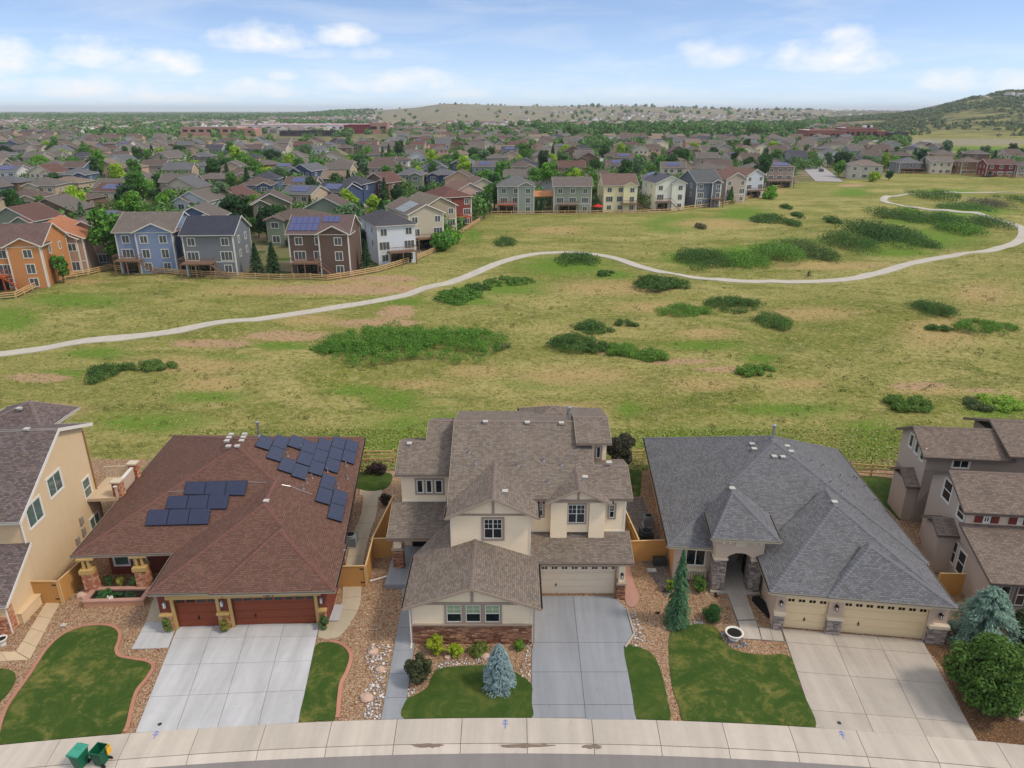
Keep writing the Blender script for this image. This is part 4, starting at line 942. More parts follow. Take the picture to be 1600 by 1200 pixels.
# ================================================================== RED ROOF HOUSE
m_shR = shingles('red_brown_shingles', (112,82,70), var=.22, warm=.08); m_capR = plain('red_cap_shingle', (116,80,70), .9, var=.3, sc=2)
m_redw = siding('dark_red_siding', (122,62,48)); m_ochre = plain('ochre_trim', (188,156,98), .65, var=.06); m_reddoor = plain('dark_red_garage_door', (132,66,42), .5, var=.12)
m_stR = islandmat('field_stone', [(150,88,66),(186,122,92),(206,160,124),(168,104,78),(196,140,108)])
ze = 3.0
FLm, BLm, BRm, FRm = P(110.6,869,ze), P(272,680,ze), P(570,683,ze), P(536,855,ze)
hr = thing('house', (-20, 45, 0), 'single storey house with red brown hipped roof carrying solar panels', 'house')
apx = P(371, 696, 6.75); apb = apx+Vector((-.1, 1.2, 0))
main_planes = hip4(FLm, FRm, BRm, BLm, apx, apb)
roof(hr, main_planes, m_shR, trim=m_gutter_m, ridge=m_capR)
g1 = [P(230.6,928,ze), P(523,921,ze)]; back = Vector((-.075, .997, 0)); A1 = P(412.5,787,5.45)
roof(hr, [[g1[0], g1[1], A1], [g1[1], g1[1]+back*4.9, A1+back*3.5, A1], [g1[0]+back*5.0, g1[0], A1, A1+back*3.5]], m_shR, trim=m_gutter_m, ridge=m_capR, rake=False)
g2 = [P(326,926.5,ze), P(523.6,921.6,ze)]; fo = Vector((.05, -.12, .03)); A2 = P(437,828,4.95)
roof(hr, [[g2[0]+fo, g2[1]+fo, A2], [g2[1]+fo, g2[1]+back*.4, A2+back*.7, A2], [g2[0]+back*.4, g2[0]+fo, A2, A2+back*.7]], m_shR, trim=m_gutter_m, ridge=m_capR, rake=False)
# walls
wp = inset([p.xy for p in (FLm, FRm, BRm, BLm)], .6)
FR_ = Facade(P(256, 984), P(513, 975.5))
wf0, wf1 = FR_.A, FR_.B
inn = Vector((FR_.n.x, FR_.n.y, 0))*-1
# porch recess: main wall starts 3.4 m behind the eave on the left part
cor = [(-28.2, 43.9), (-22.2, 44.2)]
m = M(); m.prism([(-28.4, 42.2), (-22.0, 42.5), (-12.2, 42), (wp[2][0], wp[2][1]), (wp[3][0], wp[3][1])], 0, 3.0); m.build('wall', m_redw, hr)
m = M(); b1 = wf0+inn*8.; m.prism([(q.x, q.y) for q in (wf0+inn*.26, wf1+inn*.26, wf1+inn*6.5, wf0+inn*8.2)], 0, 3.0); m.build('wall', m_redw, hr)
T = FR_.T; LR = FR_.len
u = lambda x, y: FR_.at(*z1(x, y))[0]
d1a, d1b, d2a, d2b = u(745, 1012), u(918, 1008), u(982, 1010), u(1322, 998)
m = M()
for a_, b_, c_, e_ in ((0, d1a, 0, 3.0), (d1b, d2a, 0, 3.0), (d2b, LR, 0, 3.0), (d1a, d1b, 2.32, 3.0), (d2a, d2b, 2.32, 3.0)): m.box(a_, b_, 0, .25, c_, e_, 0, T)
m.build('wall', m_redw, hr)
for a_, b_ in ((d1a, d1b), (d2a, d2b)):
    m = M(); m.box(a_-.2, a_, -.1, .1, 0, 2.34, 0, T); m.box(b_, b_+.2, -.1, .1, 0, 2.34, 0, T) if b_ > 3.5 else None
    m.box(a_-.45, b_+.45, -.12, .1, 2.34, 2.62, 0, T); m.build('door_frame', m_ochre, hr)
n = 4; garage_door(hr, FR_, d1a, d1b, 2.32, m_reddoor, wins=[d1a+(d1b-d1a)*(i+.5)/n for i in range(n)], ww=.5, wh=.26, handle=(d1a+d1b)/2, panels=4)
n = 8; garage_door(hr, FR_, d2a, d2b, 2.32, m_reddoor, wins=[d2a+(d2b-d2a)*(i+.5)/n for i in range(n)], ww=.48, wh=.26, handle=d2a+1.3, panels=8)
digits(hr, FR_, '10819', d2a+(d2b-d2a)*.46, 2.38, .135, .27, m_black)
for a_, b_ in ((.12, d1a-.26), (d1b+.1, d2a-.28), (d2b+.26, LR-.05)):
    pillar(hr, FR_, a_, b_, .18, 0, 1.2, m_stR, m_ochre)
    lantern(hr, FR_, (a_+b_)/2, 2.0, .02, True)
# porch: stone columns, ochre posts, planter
for (cx0, cx1, top, bot) in ((363, 403, 765, 862), (580, 622, 765, 850)):
    Ac = P(*z1(cx0, bot+22), 0.); 
    Fc = Facade(P(*z1(cx0, bot+20)), P(*z1(cx1+4, bot+17)))
    pillar(hr, Fc, 0, Fc.len, 0, 0, 1.75, m_stR, m_ochre, back=Fc.len*.9, capz=.3, big=True)
    m = M()
    for k in (.1, Fc.len-.26): m.box(k, k+.16, .1, .26, 2.05, 2.72, 0, Fc.T); m.box(k, k+.16, Fc.len*.9-.26, Fc.len*.9-.1, 2.05, 2.72, 0, Fc.T)
    m.box(-.2, Fc.len+.2, .05, .3, 2.72, 2.84, 0, Fc.T); m.build('porch_post', m_ochre, hr)
Fw = Facade((-28.4, 42.19), (-22.0, 42.49))
for (x0, x1, y0, y1, cols) in ((478, 538, 755, 722, 1), (560, 590, 748, 722, 1), (590, 612, 748, 722, 1)):
    (a, z0w), (b, z1w) = Fw.at(*z1(x0, y0)), Fw.at(*z1(x1, y1)); window(hr, Fw.T, a+.05, b-.05, z0w, max(z1w, z0w+.9), m_trim_w, .08, cols, 1, pane=m_glass_g)
m = M(); Fd = Facade((-23.2, 42.4), (-22.2, 42.45)); m.box(0, 1.0, -.06, 0, .1, 2.3, 0, Fd.T); m.build('front_door', m_dark, hr)
# solar panels on the roof slopes (each a panel of its own)
m_pv = NT('solar_cells', .16, .6); _uv = m_pv.uv(); _b = m_pv.node('ShaderNodeTexBrick', offset=0.); m_pv.l.new(_uv, _b.inputs['Vector'])
_b.inputs['Scale'].default_value = 1; _b.inputs['Brick Width'].default_value = .166; _b.inputs['Row Height'].default_value = .166; _b.inputs['Mortar Size'].default_value = .006
_b.inputs['Color1'].default_value = (.012, .018, .05, 1); _b.inputs['Color2'].default_value = (.018, .024, .065, 1); _b.inputs['Mortar'].default_value = (.03, .04, .08, 1); m_pv.base(_b.outputs[0]); m_pv = m_pv.m
m_pvf = plain('panel_frame', (40,42,50), .4, metal=.5)
def plane_of(pts):
    a, b, c = [Vector(p) for p in pts[:3]]; n_ = (b-a).cross(c-a)
    if n_.z < 0: n_ = -n_
    n_.normalize(); return n_, n_.dot(a)
def hitp(px, py, pn, off=0.):
    n_, d = pn; r = ray(px, py); o = Vector((0, 0, CAMH)); t = (d+off-o.dot(n_))/r.dot(n_); return o+r*t
def pvquad(parent, c4, pn, lift=.14, gap=.012, nx=1, ny=1):
    """c4 pixel corners TL TR BR BL"""
    q = [hitp(*c, pn, lift) for c in c4]; n_ = pn[0]
    for i in range(nx):
        for j in range(ny):
            def bl(u_, v_): return (q[0]*(1-u_)+q[1]*u_)*(1-v_)+(q[3]*(1-u_)+q[2]*u_)*v_
            W_ = (q[1]-q[0]).length/nx; H_ = (q[3]-q[0]).length/ny; gu = gap/W_/nx; gv = gap/H_/ny
            cs = [bl(i/nx+gu, j/ny+gv), bl((i+1)/nx-gu, j/ny+gv), bl((i+1)/nx-gu, (j+1)/ny-gv), bl(i/nx+gu, (j+1)/ny-gv)]
            m = M(); vs = cs+[c_-n_*.04 for c_ in cs]; m.add(vs, [(3,2,1,0), (4,5,6,7), (0,1,5,4), (1,2,6,5), (2,3,7,6), (3,0,4,7)], 1)
            ctr_ = sum(cs, Vector())/4; ins = [c_+(ctr_-c_).normalized()*.022+n_*.004 for c_ in cs]
            b_ = len(m.f); m.add(ins, [(3, 2, 1, 0)], 0); m.uv[b_] = [(0, 0), (W_, 0), (W_, H_), (0, H_)]
            if ((ins[1]-ins[0]).cross(ins[3]-ins[0])).dot(n_) > 0:
                m.f[b_] = tuple(reversed(m.f[b_])); m.f[0:6] = [tuple(reversed(f_)) for f_ in m.f[0:6]]
            m.build('solar_panel', [m_pv, m_pvf], parent)
pF = plane_of(main_planes[0]); pR = plane_of(main_planes[1])
for q in ([(775,407),(1033,400),(1020,464),(765,460)], [(703,465),(957,459),(945,520),(688,520)], [(620,523),(880,518),(868,583),(603,590)]):
    pvquad(hr, [z1(*c_) for c_ in q], pF, nx=3)
# right hand array measured on the slope: columns slope up to the right
o_, u_, v_ = FRm, (BRm-FRm).normalized(), None
v_ = pR[0].cross(u_)
for vv, us_ in ((7.7, (10.6,)), (6.57, (9.4, 11.5)), (5.45, (8.2, 12.3)), (4.35, (7.9, 10.1, 12.2)), (3.25, (9.2, 11.3, 13.4)), (2.12, (10.4, 12.5, 14.6)), (.99, (12.7, 14.8)), (2.12, (7.6, 5.5)), (.99, (5.9, 3.8))):
    for uu in us_:
        cc = [o_+u_*(uu+a*1.04)+v_*(vv+b*.55) for a, b in ((-1, -1), (1, -1), (1, 1), (-1, 1))]; m = M(); n_ = pR[0]
        m.add([c_+n_*.14 for c_ in cc]+[c_+n_*.1 for c_ in cc], [(0,1,2,3), (7,6,5,4), (0,4,5,1), (1,5,6,2), (2,6,7,3), (3,7,4,0)], 1)
        b_ = len(m.f); ct = sum(cc, Vector())/4; m.add([c_+(ct-c_).normalized()*.045+n_*.144 for c_ in cc], [(0, 1, 2, 3)], 0); m.uv[b_] = [(0, 0), (2, 0), (2, 1), (0, 1)]; m.build('solar_panel', [m_pv, m_pvf], hr)
for q in ((965,213),(955,226),(946,240),(1020,212),(1015,225),(1007,239)): vent(hr, hitp(*z1(*q), pF if q[0] < 900 else pR, 0), 0) if False else vent(hr, P(*z1(*q), 6.72-max(0, (226-q[1])*.012)), 0)
for q in ((953,262),(989,262)): vent(hr, hitp(*z1(*q), pF, .02), 0)
for q in ((1198,300),(1256,270),(1300,392),(1278,410),(1365,366),(1442,340),(1448,394),(1410,432),(1264,436)): vent(hr, hitp(*z1(*q), pR), 1)
pG = plane_of([g1[0], g1[1], A1]); vent(hr, A1+Vector((.05, .35, -.05)), 0)
vent(hr, P(*z1(1080, 215), 4.9), 2); 
m = M(); a_ = hitp(*z1(1372, 682), plane_of([g1[1], g1[1]+back*5.2, A1+back*5]), .0); m.bar(FRm+Vector((-1.0, -.35, .0)), FRm+Vector((.25, -.35, -.02)), .1, .1); m.build('gutter', m_galv, hr)
# conduit lines over the shingles
m = M(); m.tube([hitp(*z1(705,448), pF, .05), hitp(*z1(770,446), pF, .05)], .02, 4); m.tube([hitp(*z1(1033,408), pF, .05), hitp(*z1(1110,410), pF, .05)], .02, 4); m.tube([hitp(*z1(1140,414), pR, .05), hitp(*z1(1210,426), pR, .05), hitp(*z1(1300,460), pR, .05)], .02, 4); m.build('conduit', m_galv, hr)
# planter box by the porch
pl4 = [P(*z1(350,932)), P(*z1(602,925)), P(*z1(640,868)), P(*z1(395,872))]
plt = thing('planter_box', sum(pl4, Vector())/4, 'low brick planter box with pale coping in front of the red roofed porch', 'planter')
for i in range(4):
    p, q = pl4[i], pl4[(i+1) % 4]; Fq = Facade(p, q); m = M(); m.box(0, Fq.len, 0, .22, 0, .42, 0, Fq.T); m.build('planter_wall', m_stR, plt)
    m = M(); m.box(-.04, Fq.len+.04, -.05, .27, .422+.002*i, .5+.002*i, 0, Fq.T); m.build('coping', m_pink_conc, plt)
m = M(); m.prism([(p.x, p.y) for p in inset([p.xy for p in pl4], .2)] if False else inset([p.xy for p in pl4], .2), 0, .32); m.build('planter_soil', plain('dark_soil', (34,30,26), .95), plt)
# ================================================================== GREY ROOF HOUSE
m_shG = shingles('blue_grey_shingles', (112,111,112), var=.24, warm=.02); m_capG = plain('grey_cap_shingle', (112,112,116), .9, var=.3, sc=2)
m_stucco = siding('pink_beige_stucco', (204,180,158), flat=True); m_orst = siding('orange_tan_stucco', (200,156,112), flat=True); m_ydoor = plain('pale_yellow_garage_door', (234,208,164), .55, var=.05)
m_stG = islandmat('grey_ledge_stone', [(112,100,96),(150,138,130),(178,164,152),(126,114,110),(160,144,130)]); m_trG = plain('cream_gutter', (206,192,166), .5, var=.05)
m_capst = plain('cream_stucco_cap', (214,198,172), .7, var=.05)
FLg, BLg, BRg, FRg = P(1044,853,ze), P(1006,684,ze), P(1309,702,ze), P(1451,880,ze)
hg = thing('house', (19, 46, 0), 'single storey house with blue grey hipped roof, stone arch entry and pale yellow garage doors', 'house')
ag = P(1209.5,689.5,6.7); ag2 = ag+Vector((.15, 1., 0)); mg = hip4(FLg, FRg, BRg, BLg, ag, ag2); roof(hg, mg, m_shG, trim=m_trG, ridge=m_capG)
bk = Vector((.11, .994, 0)); q0, q1 = P(1204,925,ze), P(1495,948,ze); A = P(1306,788,5.5)
roof(hg, [[q0, q1, A], [q1, q1+bk*4.8, A+bk*2.4, A], [q0+bk*4.2, q0, A, A+bk*2.4]], m_shG, trim=m_trG, ridge=m_capG, rake=False)
fo = Vector((-.03, -.12, .03)); q2 = P(1294,931.5,ze); A_2 = P(1360,853,4.85)
roof(hg, [[q2+fo, q1+fo, A_2], [q1+fo, q1+bk*.4, A_2+bk*.6, A_2], [q2+bk*.4, q2+fo, A_2, A_2+bk*.6]], m_shG, trim=m_trG, ridge=m_capG, rake=False)
zet = 4.45
e0_, e1_, e2_ = P(1113,841.5,zet), P(1220,846,zet), P(1145,768,6.15)
roof(hg, [[e0_, e1_, e2_], [e1_, e1_+bk*3.4, e2_+bk*1.3, e2_], [e0_+bk*3.4, e0_, e2_, e2_+bk*1.3]], m_shG, trim=m_trG, ridge=m_capG, rake=False)
wg = inset([p.xy for p in (FLg, FRg, BRg, BLg)], .55)
m = M(); m.prism([wg[0], (14.3, wg[0][1]-.25), (14.3, 44.2), (19.0, 43.8), (wg[1][0], wg[1][1]+3), wg[2], wg[3]], 0, 3.0); m.build('wall', m_orst, hg)
m = M(); Ff = Facade(wg[0], (14.3, wg[0][1]-.25)); m.box(0, Ff.len, -.003, .02, .0, 3.0, 0, Ff.T); m.build('wall_face', m_stucco, hg)
(a, z0w), (b, z1w) = Ff.at(*z3(272, 680)), Ff.at(*z3(365, 645)); window(hg, Ff.T, a, b, z1w-1.35, z1w, m_stucco, .1, 2, 1, proud=.06)
m = M(); m.box(a-.1, b+.1, -.4, -.0, .95, 1.05, 0, Ff.T)
m.build('porch_rail', m_capst, hg)
for i in range(9): m = M(); uu = a-.05+(b-a+.1)*i/8; m.box(uu-.05, uu+.05, -.34, -.22, .2, .95, 0, Ff.T); m.build('baluster', m_capst, hg)
# garage front
FGg = Facade(P(1206, 981), P(1471, 1003.5)); T = FGg.T; LG = FGg.len
ug = lambda x, y: FGg.at(*z3(x, y))[0]
a1, b1_, a2, b2_ = ug(718, 1012), ug(912, 1022), ug(978, 1040), ug(1368, 1066)
m = M()
for a_, b_, c_, e_ in ((0, a1, 0, 3.0), (b1_, a2, 0, 3.0), (b2_, LG, 0, 3.0), (a1, b1_, 2.36, 3.0), (a2, b2_, 2.36, 3.0)): m.box(a_, b_, 0, .25, c_, e_, 0, T)
m.build('wall', m_stucco, hg)
ig = -FGg.n; m = M(); w0_, w1_ = FGg.A, FGg.B
m.prism([(q.x, q.y) for q in (w0_+ig*.26, w1_+ig*.26, w1_+ig*6, w0_+ig*7)], 0, 3.0); m.build('wall', m_stucco, hg)
m = M(); m.box(a1-.08, b2_+.08, -.02, .02, 2.36, 2.5, 0, T); m.build('door_frame', m_ydoor, hg)
n = 4; garage_door(hg, FGg, a1, b1_, 2.36, m_ydoor, wins=[a1+(b1_-a1)*(i+.5)/n for i in range(n)], wmat=m_dark, ww=.17, wh=.24, wz=2.15, pair=True, handle=(a1+b1_)/2)
n = 8; garage_door(hg, FGg, a2, b2_, 2.36, m_ydoor, wins=[a2+(b2_-a2)*(i+.5)/n for i in range(n)], wmat=m_dark, ww=.17, wh=.24, wz=2.15, pair=True, handle=a2+1.1)
digits(hg, FGg, '10829', a2+(b2_-a2)*.53, 2.55, .03, .22, plain('bronze_number', (110,92,78), .6))
for a_, b_ in ((.02, a1-.08), (b1_+.02, a2-.06), (b2_+.1, LG)):
    pillar(hg, FGg, a_, b_, .22, 0, 1.2, m_stG, m_capst, capz=.22, big=False); lantern(hg, FGg, (a_+b_)/2, 2.05, .02)
# side wall planter of the garage
m = M(); m.bar(P(1180,935,.15), P(1215,972,.15), .5, .4); m.build('garage_planter', m_dark, hg)
# entry: stone piers, arch
FEn = Facade(P(1110, 921, .15), P(1207, 925, .15)); T = FEn.T; zcp = FEn.at(1120, 871)[1]
ue = lambda x, y: FEn.at(1100+x/6.314, 820+y/6.314)
l0, l1, r0, r1 = ue(72, 640)[0], ue(182, 640)[0], ue(432, 655)[0], ue(530, 662)[0]
pillar(hg, FEn, l0, l1, .0, 0, zcp-.15, m_stG, m_capst, capz=.14, back=1.1, big=True); pillar(hg, FEn, r0, r1, .0, 0, zcp-.15, m_stG, m_capst, capz=.14, back=1.1, big=True)
m = M(); zt = 4.4; zs = zcp; ns = 14; ai, bi = l1-.02, r0+.02
top = []; prof_ = [(l0-.02, zs)]+[(ai+(bi-ai)*i/ns, zs+.42*math.sin(math.pi*i/ns)**.8) for i in range(ns+1)]+[(r1+.02, zs)]
for i in range(len(prof_)-1):
    (ua, za), (ub, zb) = prof_[i], prof_[i+1]
    if ub-ua < 1e-5: continue
    m.add([(ua, .0, za), (ub, .0, zb), (ub, .0, zt), (ua, .0, zt), (ua, 1.1, za), (ub, 1.1, zb), (ub, 1.1, zt), (ua, 1.1, zt)], [(0,1,2,3), (7,6,5,4), (0,4,5,1), (3,2,6,7), (1,5,6,2), (4,0,3,7)], 0, T)
m.build('entry_arch', m_stucco, hg)
m = M(); cu_ = (l0+r1)/2; m.box(cu_-.36, cu_+.36, -.05, 0, 3.7, 4.36, 0, T); m.build('arch_plaque', m_capst, hg)
for k_ in (l0+.35, l0+.75, r1-.75, r1-.35): m = M(); m.box(k_-.06, k_+.06, -.42, 0, 4.12, 4.34, 0, T); m.build('corbel', m_capst, hg)
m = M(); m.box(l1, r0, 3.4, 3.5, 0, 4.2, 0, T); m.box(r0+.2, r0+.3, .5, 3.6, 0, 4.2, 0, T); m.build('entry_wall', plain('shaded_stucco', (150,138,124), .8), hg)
m = M(); m.box(l0-.1, r1+.1, -.25, 3.6, 0, .15, 0, T); m.build('porch_floor', m_beige_conc, hg)
m = M(); m.box(r0+.12, r0+.2, 1.3, 2.4, .15, 2.35, 0, T); m.build('front_door', m_dark, hg)
pG1, pG2 = plane_of(mg[0]), plane_of(mg[1]); pG3 = plane_of(mg[3])
for q in ((578,162),(588,185)): vent(hg, hitp(*z3(*q), pG3, .0), 0, -.1)
for q in ((740,173),(758,197)): vent(hg, hitp(*z3(*q), pG2), 0)
for q in ((680,220),(720,222)): vent(hg, hitp(*z3(*q), pG1), 0)
vent(hg, hitp(*z3(378,165), pG3), 1)
for q in ((852,243),(905,265),(940,342),(986,312),(1022,357),(1050,318),(1062,325),(1100,360),(992,385),(1148,425),(1034,252)): vent(hg, hitp(*z3(*q), pG2), 1)
vent(hg, e2_+Vector((.1, .5, -.1)), 0); vent(hg, A+Vector((.05, .35, -.08)), 0)
vent(hg, hitp(*z3(672,140), pG2, -.1), 2)
m = M(); Fs = Facade(BLg.xy, FLg.xy)
for px_, py_ in ((1018, 770), (1022, 800)):
    pass
window(hg, Facade(wg[3], wg[0]).T, 10.6, 11.5, 1.0, 2.1, m_orst, .08, 1, 1); window(hg, Facade(wg[3], wg[0]).T, 6.2, 7.0, 1.0, 2.1, m_orst, .08, 1, 1)
# ================================================================== TAN HOUSE at the left edge
m_shL = shingles('brown_grey_shingles', (112,98,94)); m_tanw = siding('tan_stucco', (216,188,148), flat=True); m_capL = plain('brown_grey_cap', (124,110,104), .9, var=.3)
F0 = P(18.7, 990); dirL = Vector((-.085, .9964, 0)); F1 = F0+dirL*17.5
FLw = Facade(F0, F1)    # right hand wall, outward to +x
hl = thing('house', F0+Vector((-6, 8, 0)), 'tall tan stucco house with brown grey roof at the left edge', 'house')
at = lambda x, y: FLw.at(*z1(x, y))
ub_, zb_ = at(345, 168); ur_, zr_ = at(222, 185); uf_, zf_ = at(58, 575)
print('TAN wall: back', ub_, zb_, 'ridge', ur_, zr_, 'front eave', uf_, zf_)
Wd = 12.; inw = -FLw.n
m = M(); T = FLw.T
# profile of the side wall, extruded inwards (+y in the facade frame)
uF = uf_+.5; uB = ub_-.1
sl_ = (zr_-zf_)/(ur_-uf_)
prof_ = [(0, 0), (uB, 0), (uB, zb_-.25), (ur_, zr_-.2), (uF, zf_+sl_*.5-.2), (uF, 5.6), (0.0, 5.6)]
prof_ = [(uF, 0)]+prof_[1:5]
m.add([(a_, 0, b_) for a_, b_ in prof_]+[(a_, Wd, b_) for a_, b_ in prof_], [tuple(range(len(prof_))), tuple(range(2*len(prof_)-1, len(prof_)-1, -1))]+[(i, i+len(prof_), (i+1) % len(prof_)+len(prof_), (i+1) % len(prof_)) for i in range(len(prof_))], 0, T)
m.build('wall', m_tanw, hl)
def W3(u_, inn_, z_): return tuple(T @ Vector((u_, inn_, z_)))
roof(hl, [[W3(uf_, -.35, zf_), W3(ur_, -.35, zr_), W3(ur_, Wd+.4, zr_), W3(uf_, Wd+.4, zf_)], [W3(ur_, -.35, zr_), W3(ub_+.6, -.35, zb_-.15), W3(ub_+.6, Wd, zb_-.15), W3(ur_, Wd, zr_)]], m_shL, trim=m_trim_w, ridge=m_capL, fas=.26)
# lower front wing with its shed roof
ul0, zl0 = at(95, 692); ul1, zl1 = at(5, 925)
print('lower', ul0, zl0, ul1, zl1, 'front u0', uF)
m = M(); pr_ = [(0.0, 0), (uF, 0), (uF, zl0-.2), (0.0, zl0-.2-(uF)*(zl0-zl1)/(ul0-ul1))]
m.add([(a_, 0.01, b_) for a_, b_ in pr_]+[(a_, Wd, b_) for a_, b_ in pr_], [(0,1,2,3), (7,6,5,4), (0,4,5,1), (1,5,6,2), (2,6,7,3), (3,7,4,0)], 0, T); m.build('wall', m_tanw, hl)
roof(hl, [[W3(ul1, -.3, zl1), W3(uF, -.3, zl1+(uF-ul1)*(zl0-zl1)/(ul0-ul1)), W3(uF, Wd, zl1+(uF-ul1)*(zl0-zl1)/(ul0-ul1)), W3(ul1, Wd, zl1)]], m_shL, trim=m_trim_w, fas=.24)
for (xa, ya, xb, yb) in ((118,478,170,592), (203,362,253,468), (350,393,375,470), (384,552,408,596)):
    ps = [at(xa, yb), at(xb, ya), at(xa, ya), at(xb, yb)]
    uc = sum(p[0] for p in ps)/4; us_ = {118: 1.7, 203: 1.7, 350: 1.0, 384: 1.4}[xa]
    zc = (at((xa+xb)/2, (ya+yb)/2)[1]); uc = at((xa+xb)/2, (ya+yb)/2)[0]; hh = {118: 1.5, 203: 1.4, 350: 1.5, 384: 1.1}[xa]
    window(hl, T, uc-us_/2, uc+us_/2, zc-hh/2, zc+hh/2, m_trim_w, .12, 2 if xa != 350 else 1, 1 if xa != 350 else 2, False, pane=m_glass_g)
m = M(); m.box(0, .12, -.04, .0, 0, 2.2, 0, T); m.box(uF-.06, uF+.1, -.04, 0, zl0, zf_, 0, T); m.build('corner_board', m_trim_w, hl)
stone_wall(hl, Facade(W3(0, 3, 0)[:2], W3(0, 0, 0)[:2]).T, .0, 3., 0, 1.3, m_stR); stone_wall(hl, T, 0.14, .7, 0, 1.8, m_stR)
m = M(); m.bar(W3(uB-.25, -.08, zb_-.4), W3(uB-.25, -.08, .3), .09, .07); m.build('downspout', plain('brown_downspout', (150,116,76), .6), hl)
# utility meters and hose bibs
for q in ((345, 615), (320, 655), (335, 570)):
    uu, zz_ = at(*q); m = M(); m.box(uu-.18, uu+.18, -.16, 0, zz_-.3, zz_+.3, 0, T); m.build('utility_box', plain('utility_grey', (150,140,126), .6), hl)
# hip roof of the back wing
hb = [at(0, 190), at(130, 72)]
pk = FLw.T @ Vector((ur_+4.2, 3.5, zr_+1.1))
cpk = P(*z1(125, 70), 9.9)
ce = [cpk+Vector((a_, b_, -1.45)) for a_, b_ in ((-3.6, -2.6), (2.2, -2.6), (2.2, 2.2), (-3.6, 2.2))]
roof(hl, hip4(*ce, cpk+Vector((-.3, 0, 0)), cpk+Vector((.3, .0, 0))) if False else [[ce[0], ce[1], cpk], [ce[1], ce[2], cpk], [ce[2], ce[3], cpk], [ce[3], ce[0], cpk]], m_shL, trim=m_trim_w, ridge=m_capL)
m = M(); m.prism(inset([c_.xy for c_ in ce], .9), 0, 8.6); m.build('wall', m_tanw, hl)
pL = plane_of([W3(uf_, -.35, zf_), W3(ur_, -.35, zr_), W3(ur_, Wd, zr_)]); vent(hl, hitp(*z1(113, 191), pL), 0); vent(hl, cpk+Vector((-.3, -.9, -.32)), 0)
# balcony at the back with stone columns
bal = thing('balcony', P(*z1(430, 560)), 'raised balcony with stone columns and solid rail behind the tan house', 'balcony')
Fb = Facade(FLw.w(uB-3.6), FLw.w(uB-.3))
bx, bz = P(*z1(430, 545)), 3.1
O = FLw.w(uB-.2); ex_ = FLw.n; ey_ = FLw.d
def B3(a_, b_, z_): return O+ex_*a_+ey_*b_+Vector((0, 0, z_))
m = M(); m.prism([tuple(B3(*q, 0).xy) for q in ((0, -1.6), (2.3, -1.6), (2.3, 1.9), (0, 1.9))], 2.85, 3.1); m.build('balcony_deck', m_tan_conc, bal)
m = M(); m.prism([tuple(B3(*q, 0).xy) for q in ((2.2, -1.6), (2.35, -1.6), (2.35, 1.6), (2.2, 1.6))], 3.1, 4.0); m.build('solid_rail', m_stucco, bal)
m = M(); m.prism([tuple(B3(*q, 0).xy) for q in ((2.14, -1.65), (2.41, -1.65), (2.41, 1.6), (2.14, 1.6))], 4.002, 4.08); m.build('rail_cap', m_trim_w, bal)
for (a_, b_) in ((2.27, -1.1), (2.27, 1.9)):
    c_ = B3(a_, b_, 0); Fk = Facade(c_+Vector((-.28, -.28, 0)), c_+Vector((.28, -.28, 0))); pillar(bal, Fk, 0, .56, 0, 0, 4.25, m_stR, m_trG, back=.56, big=True, name='stone_column')
m = M(); m.bar(B3(0, 1.85, 4.05), B3(2.1, 1.85, 4.05), .08, .06)
for i in range(12): m.bar(B3(.05+i*.18, 1.85, 3.1), B3(.05+i*.18, 1.85, 4.02), .035)
m.build('balustrade', m_trG, bal)
# ================================================================== TAUPE HOUSE at the right edge
m_shT = shingles('brown_shingles', (126,110,98), var=.26); m_capT = plain('brown_cap', (120,104,94), .9, var=.3)
m_tauw = siding('taupe_stucco', (184,168,154), flat=True); m_tausd = siding('taupe_lap_siding', (152,140,128)); m_tautrim = plain('dark_taupe_trim', (112,100,90), .65); m_shut = plain('red_brown_shutter', (112,46,34), .6)
ht = thing('house', (31, 43, 0), 'taupe two storey house with stepped roofs and red brown shutters at the right edge', 'house')
dT = Vector((.10, .995, 0)); eT = Vector((.995, -.10, 0))
def TB(o, a_, b_): return o+eT*a_+dT*b_
def blk(o, w_, d_, z0, z1, mat=m_tauw, name='wall'):
    m = M(); m.prism([tuple(TB(o, *q).xy) for q in ((0, 0), (w_, 0), (w_, d_), (0, d_))], z0, z1); return m.build(name, mat, ht)
def gable_x(o, w_, d_, ze_, zr, ov=.4, mat=m_tauw, trim=m_tautrim, split=.5):
    """ridge runs along eT; gable wall on the left"""
    q = lambda a_, b_, z_: tuple(TB(o, a_, b_))[:2]+(z_,)
    m = M(); ps = [q(0, 0, ze_), q(0, d_, ze_), q(0, d_*split, zr-.12), q(w_, 0, ze_), q(w_, d_, ze_), q(w_, d_*split, zr-.12)]
    m.add(ps, [(0, 2, 1), (3, 4, 5), (0, 3, 5, 2), (1, 2, 5, 4)]); m.build('gable_wall', mat, ht)
    s1 = (zr-ze_)/(d_*split); s2 = (zr-ze_)/(d_*(1-split))
    roof(ht, [[q(-ov, -ov, ze_-s1*ov+.1), q(w_, -ov, ze_-s1*ov+.1), q(w_, d_*split, zr+.1), q(-ov, d_*split, zr+.1)], [q(-ov, d_*split, zr+.1), q(w_, d_*split, zr+.1), q(w_, d_+ov, ze_-s2*ov+.1), q(-ov, d_+ov, ze_-s2*ov+.1)]], m_shT, trim=trim, ridge=m_capT)
def solve(px, py, z): return P(px, py, z)
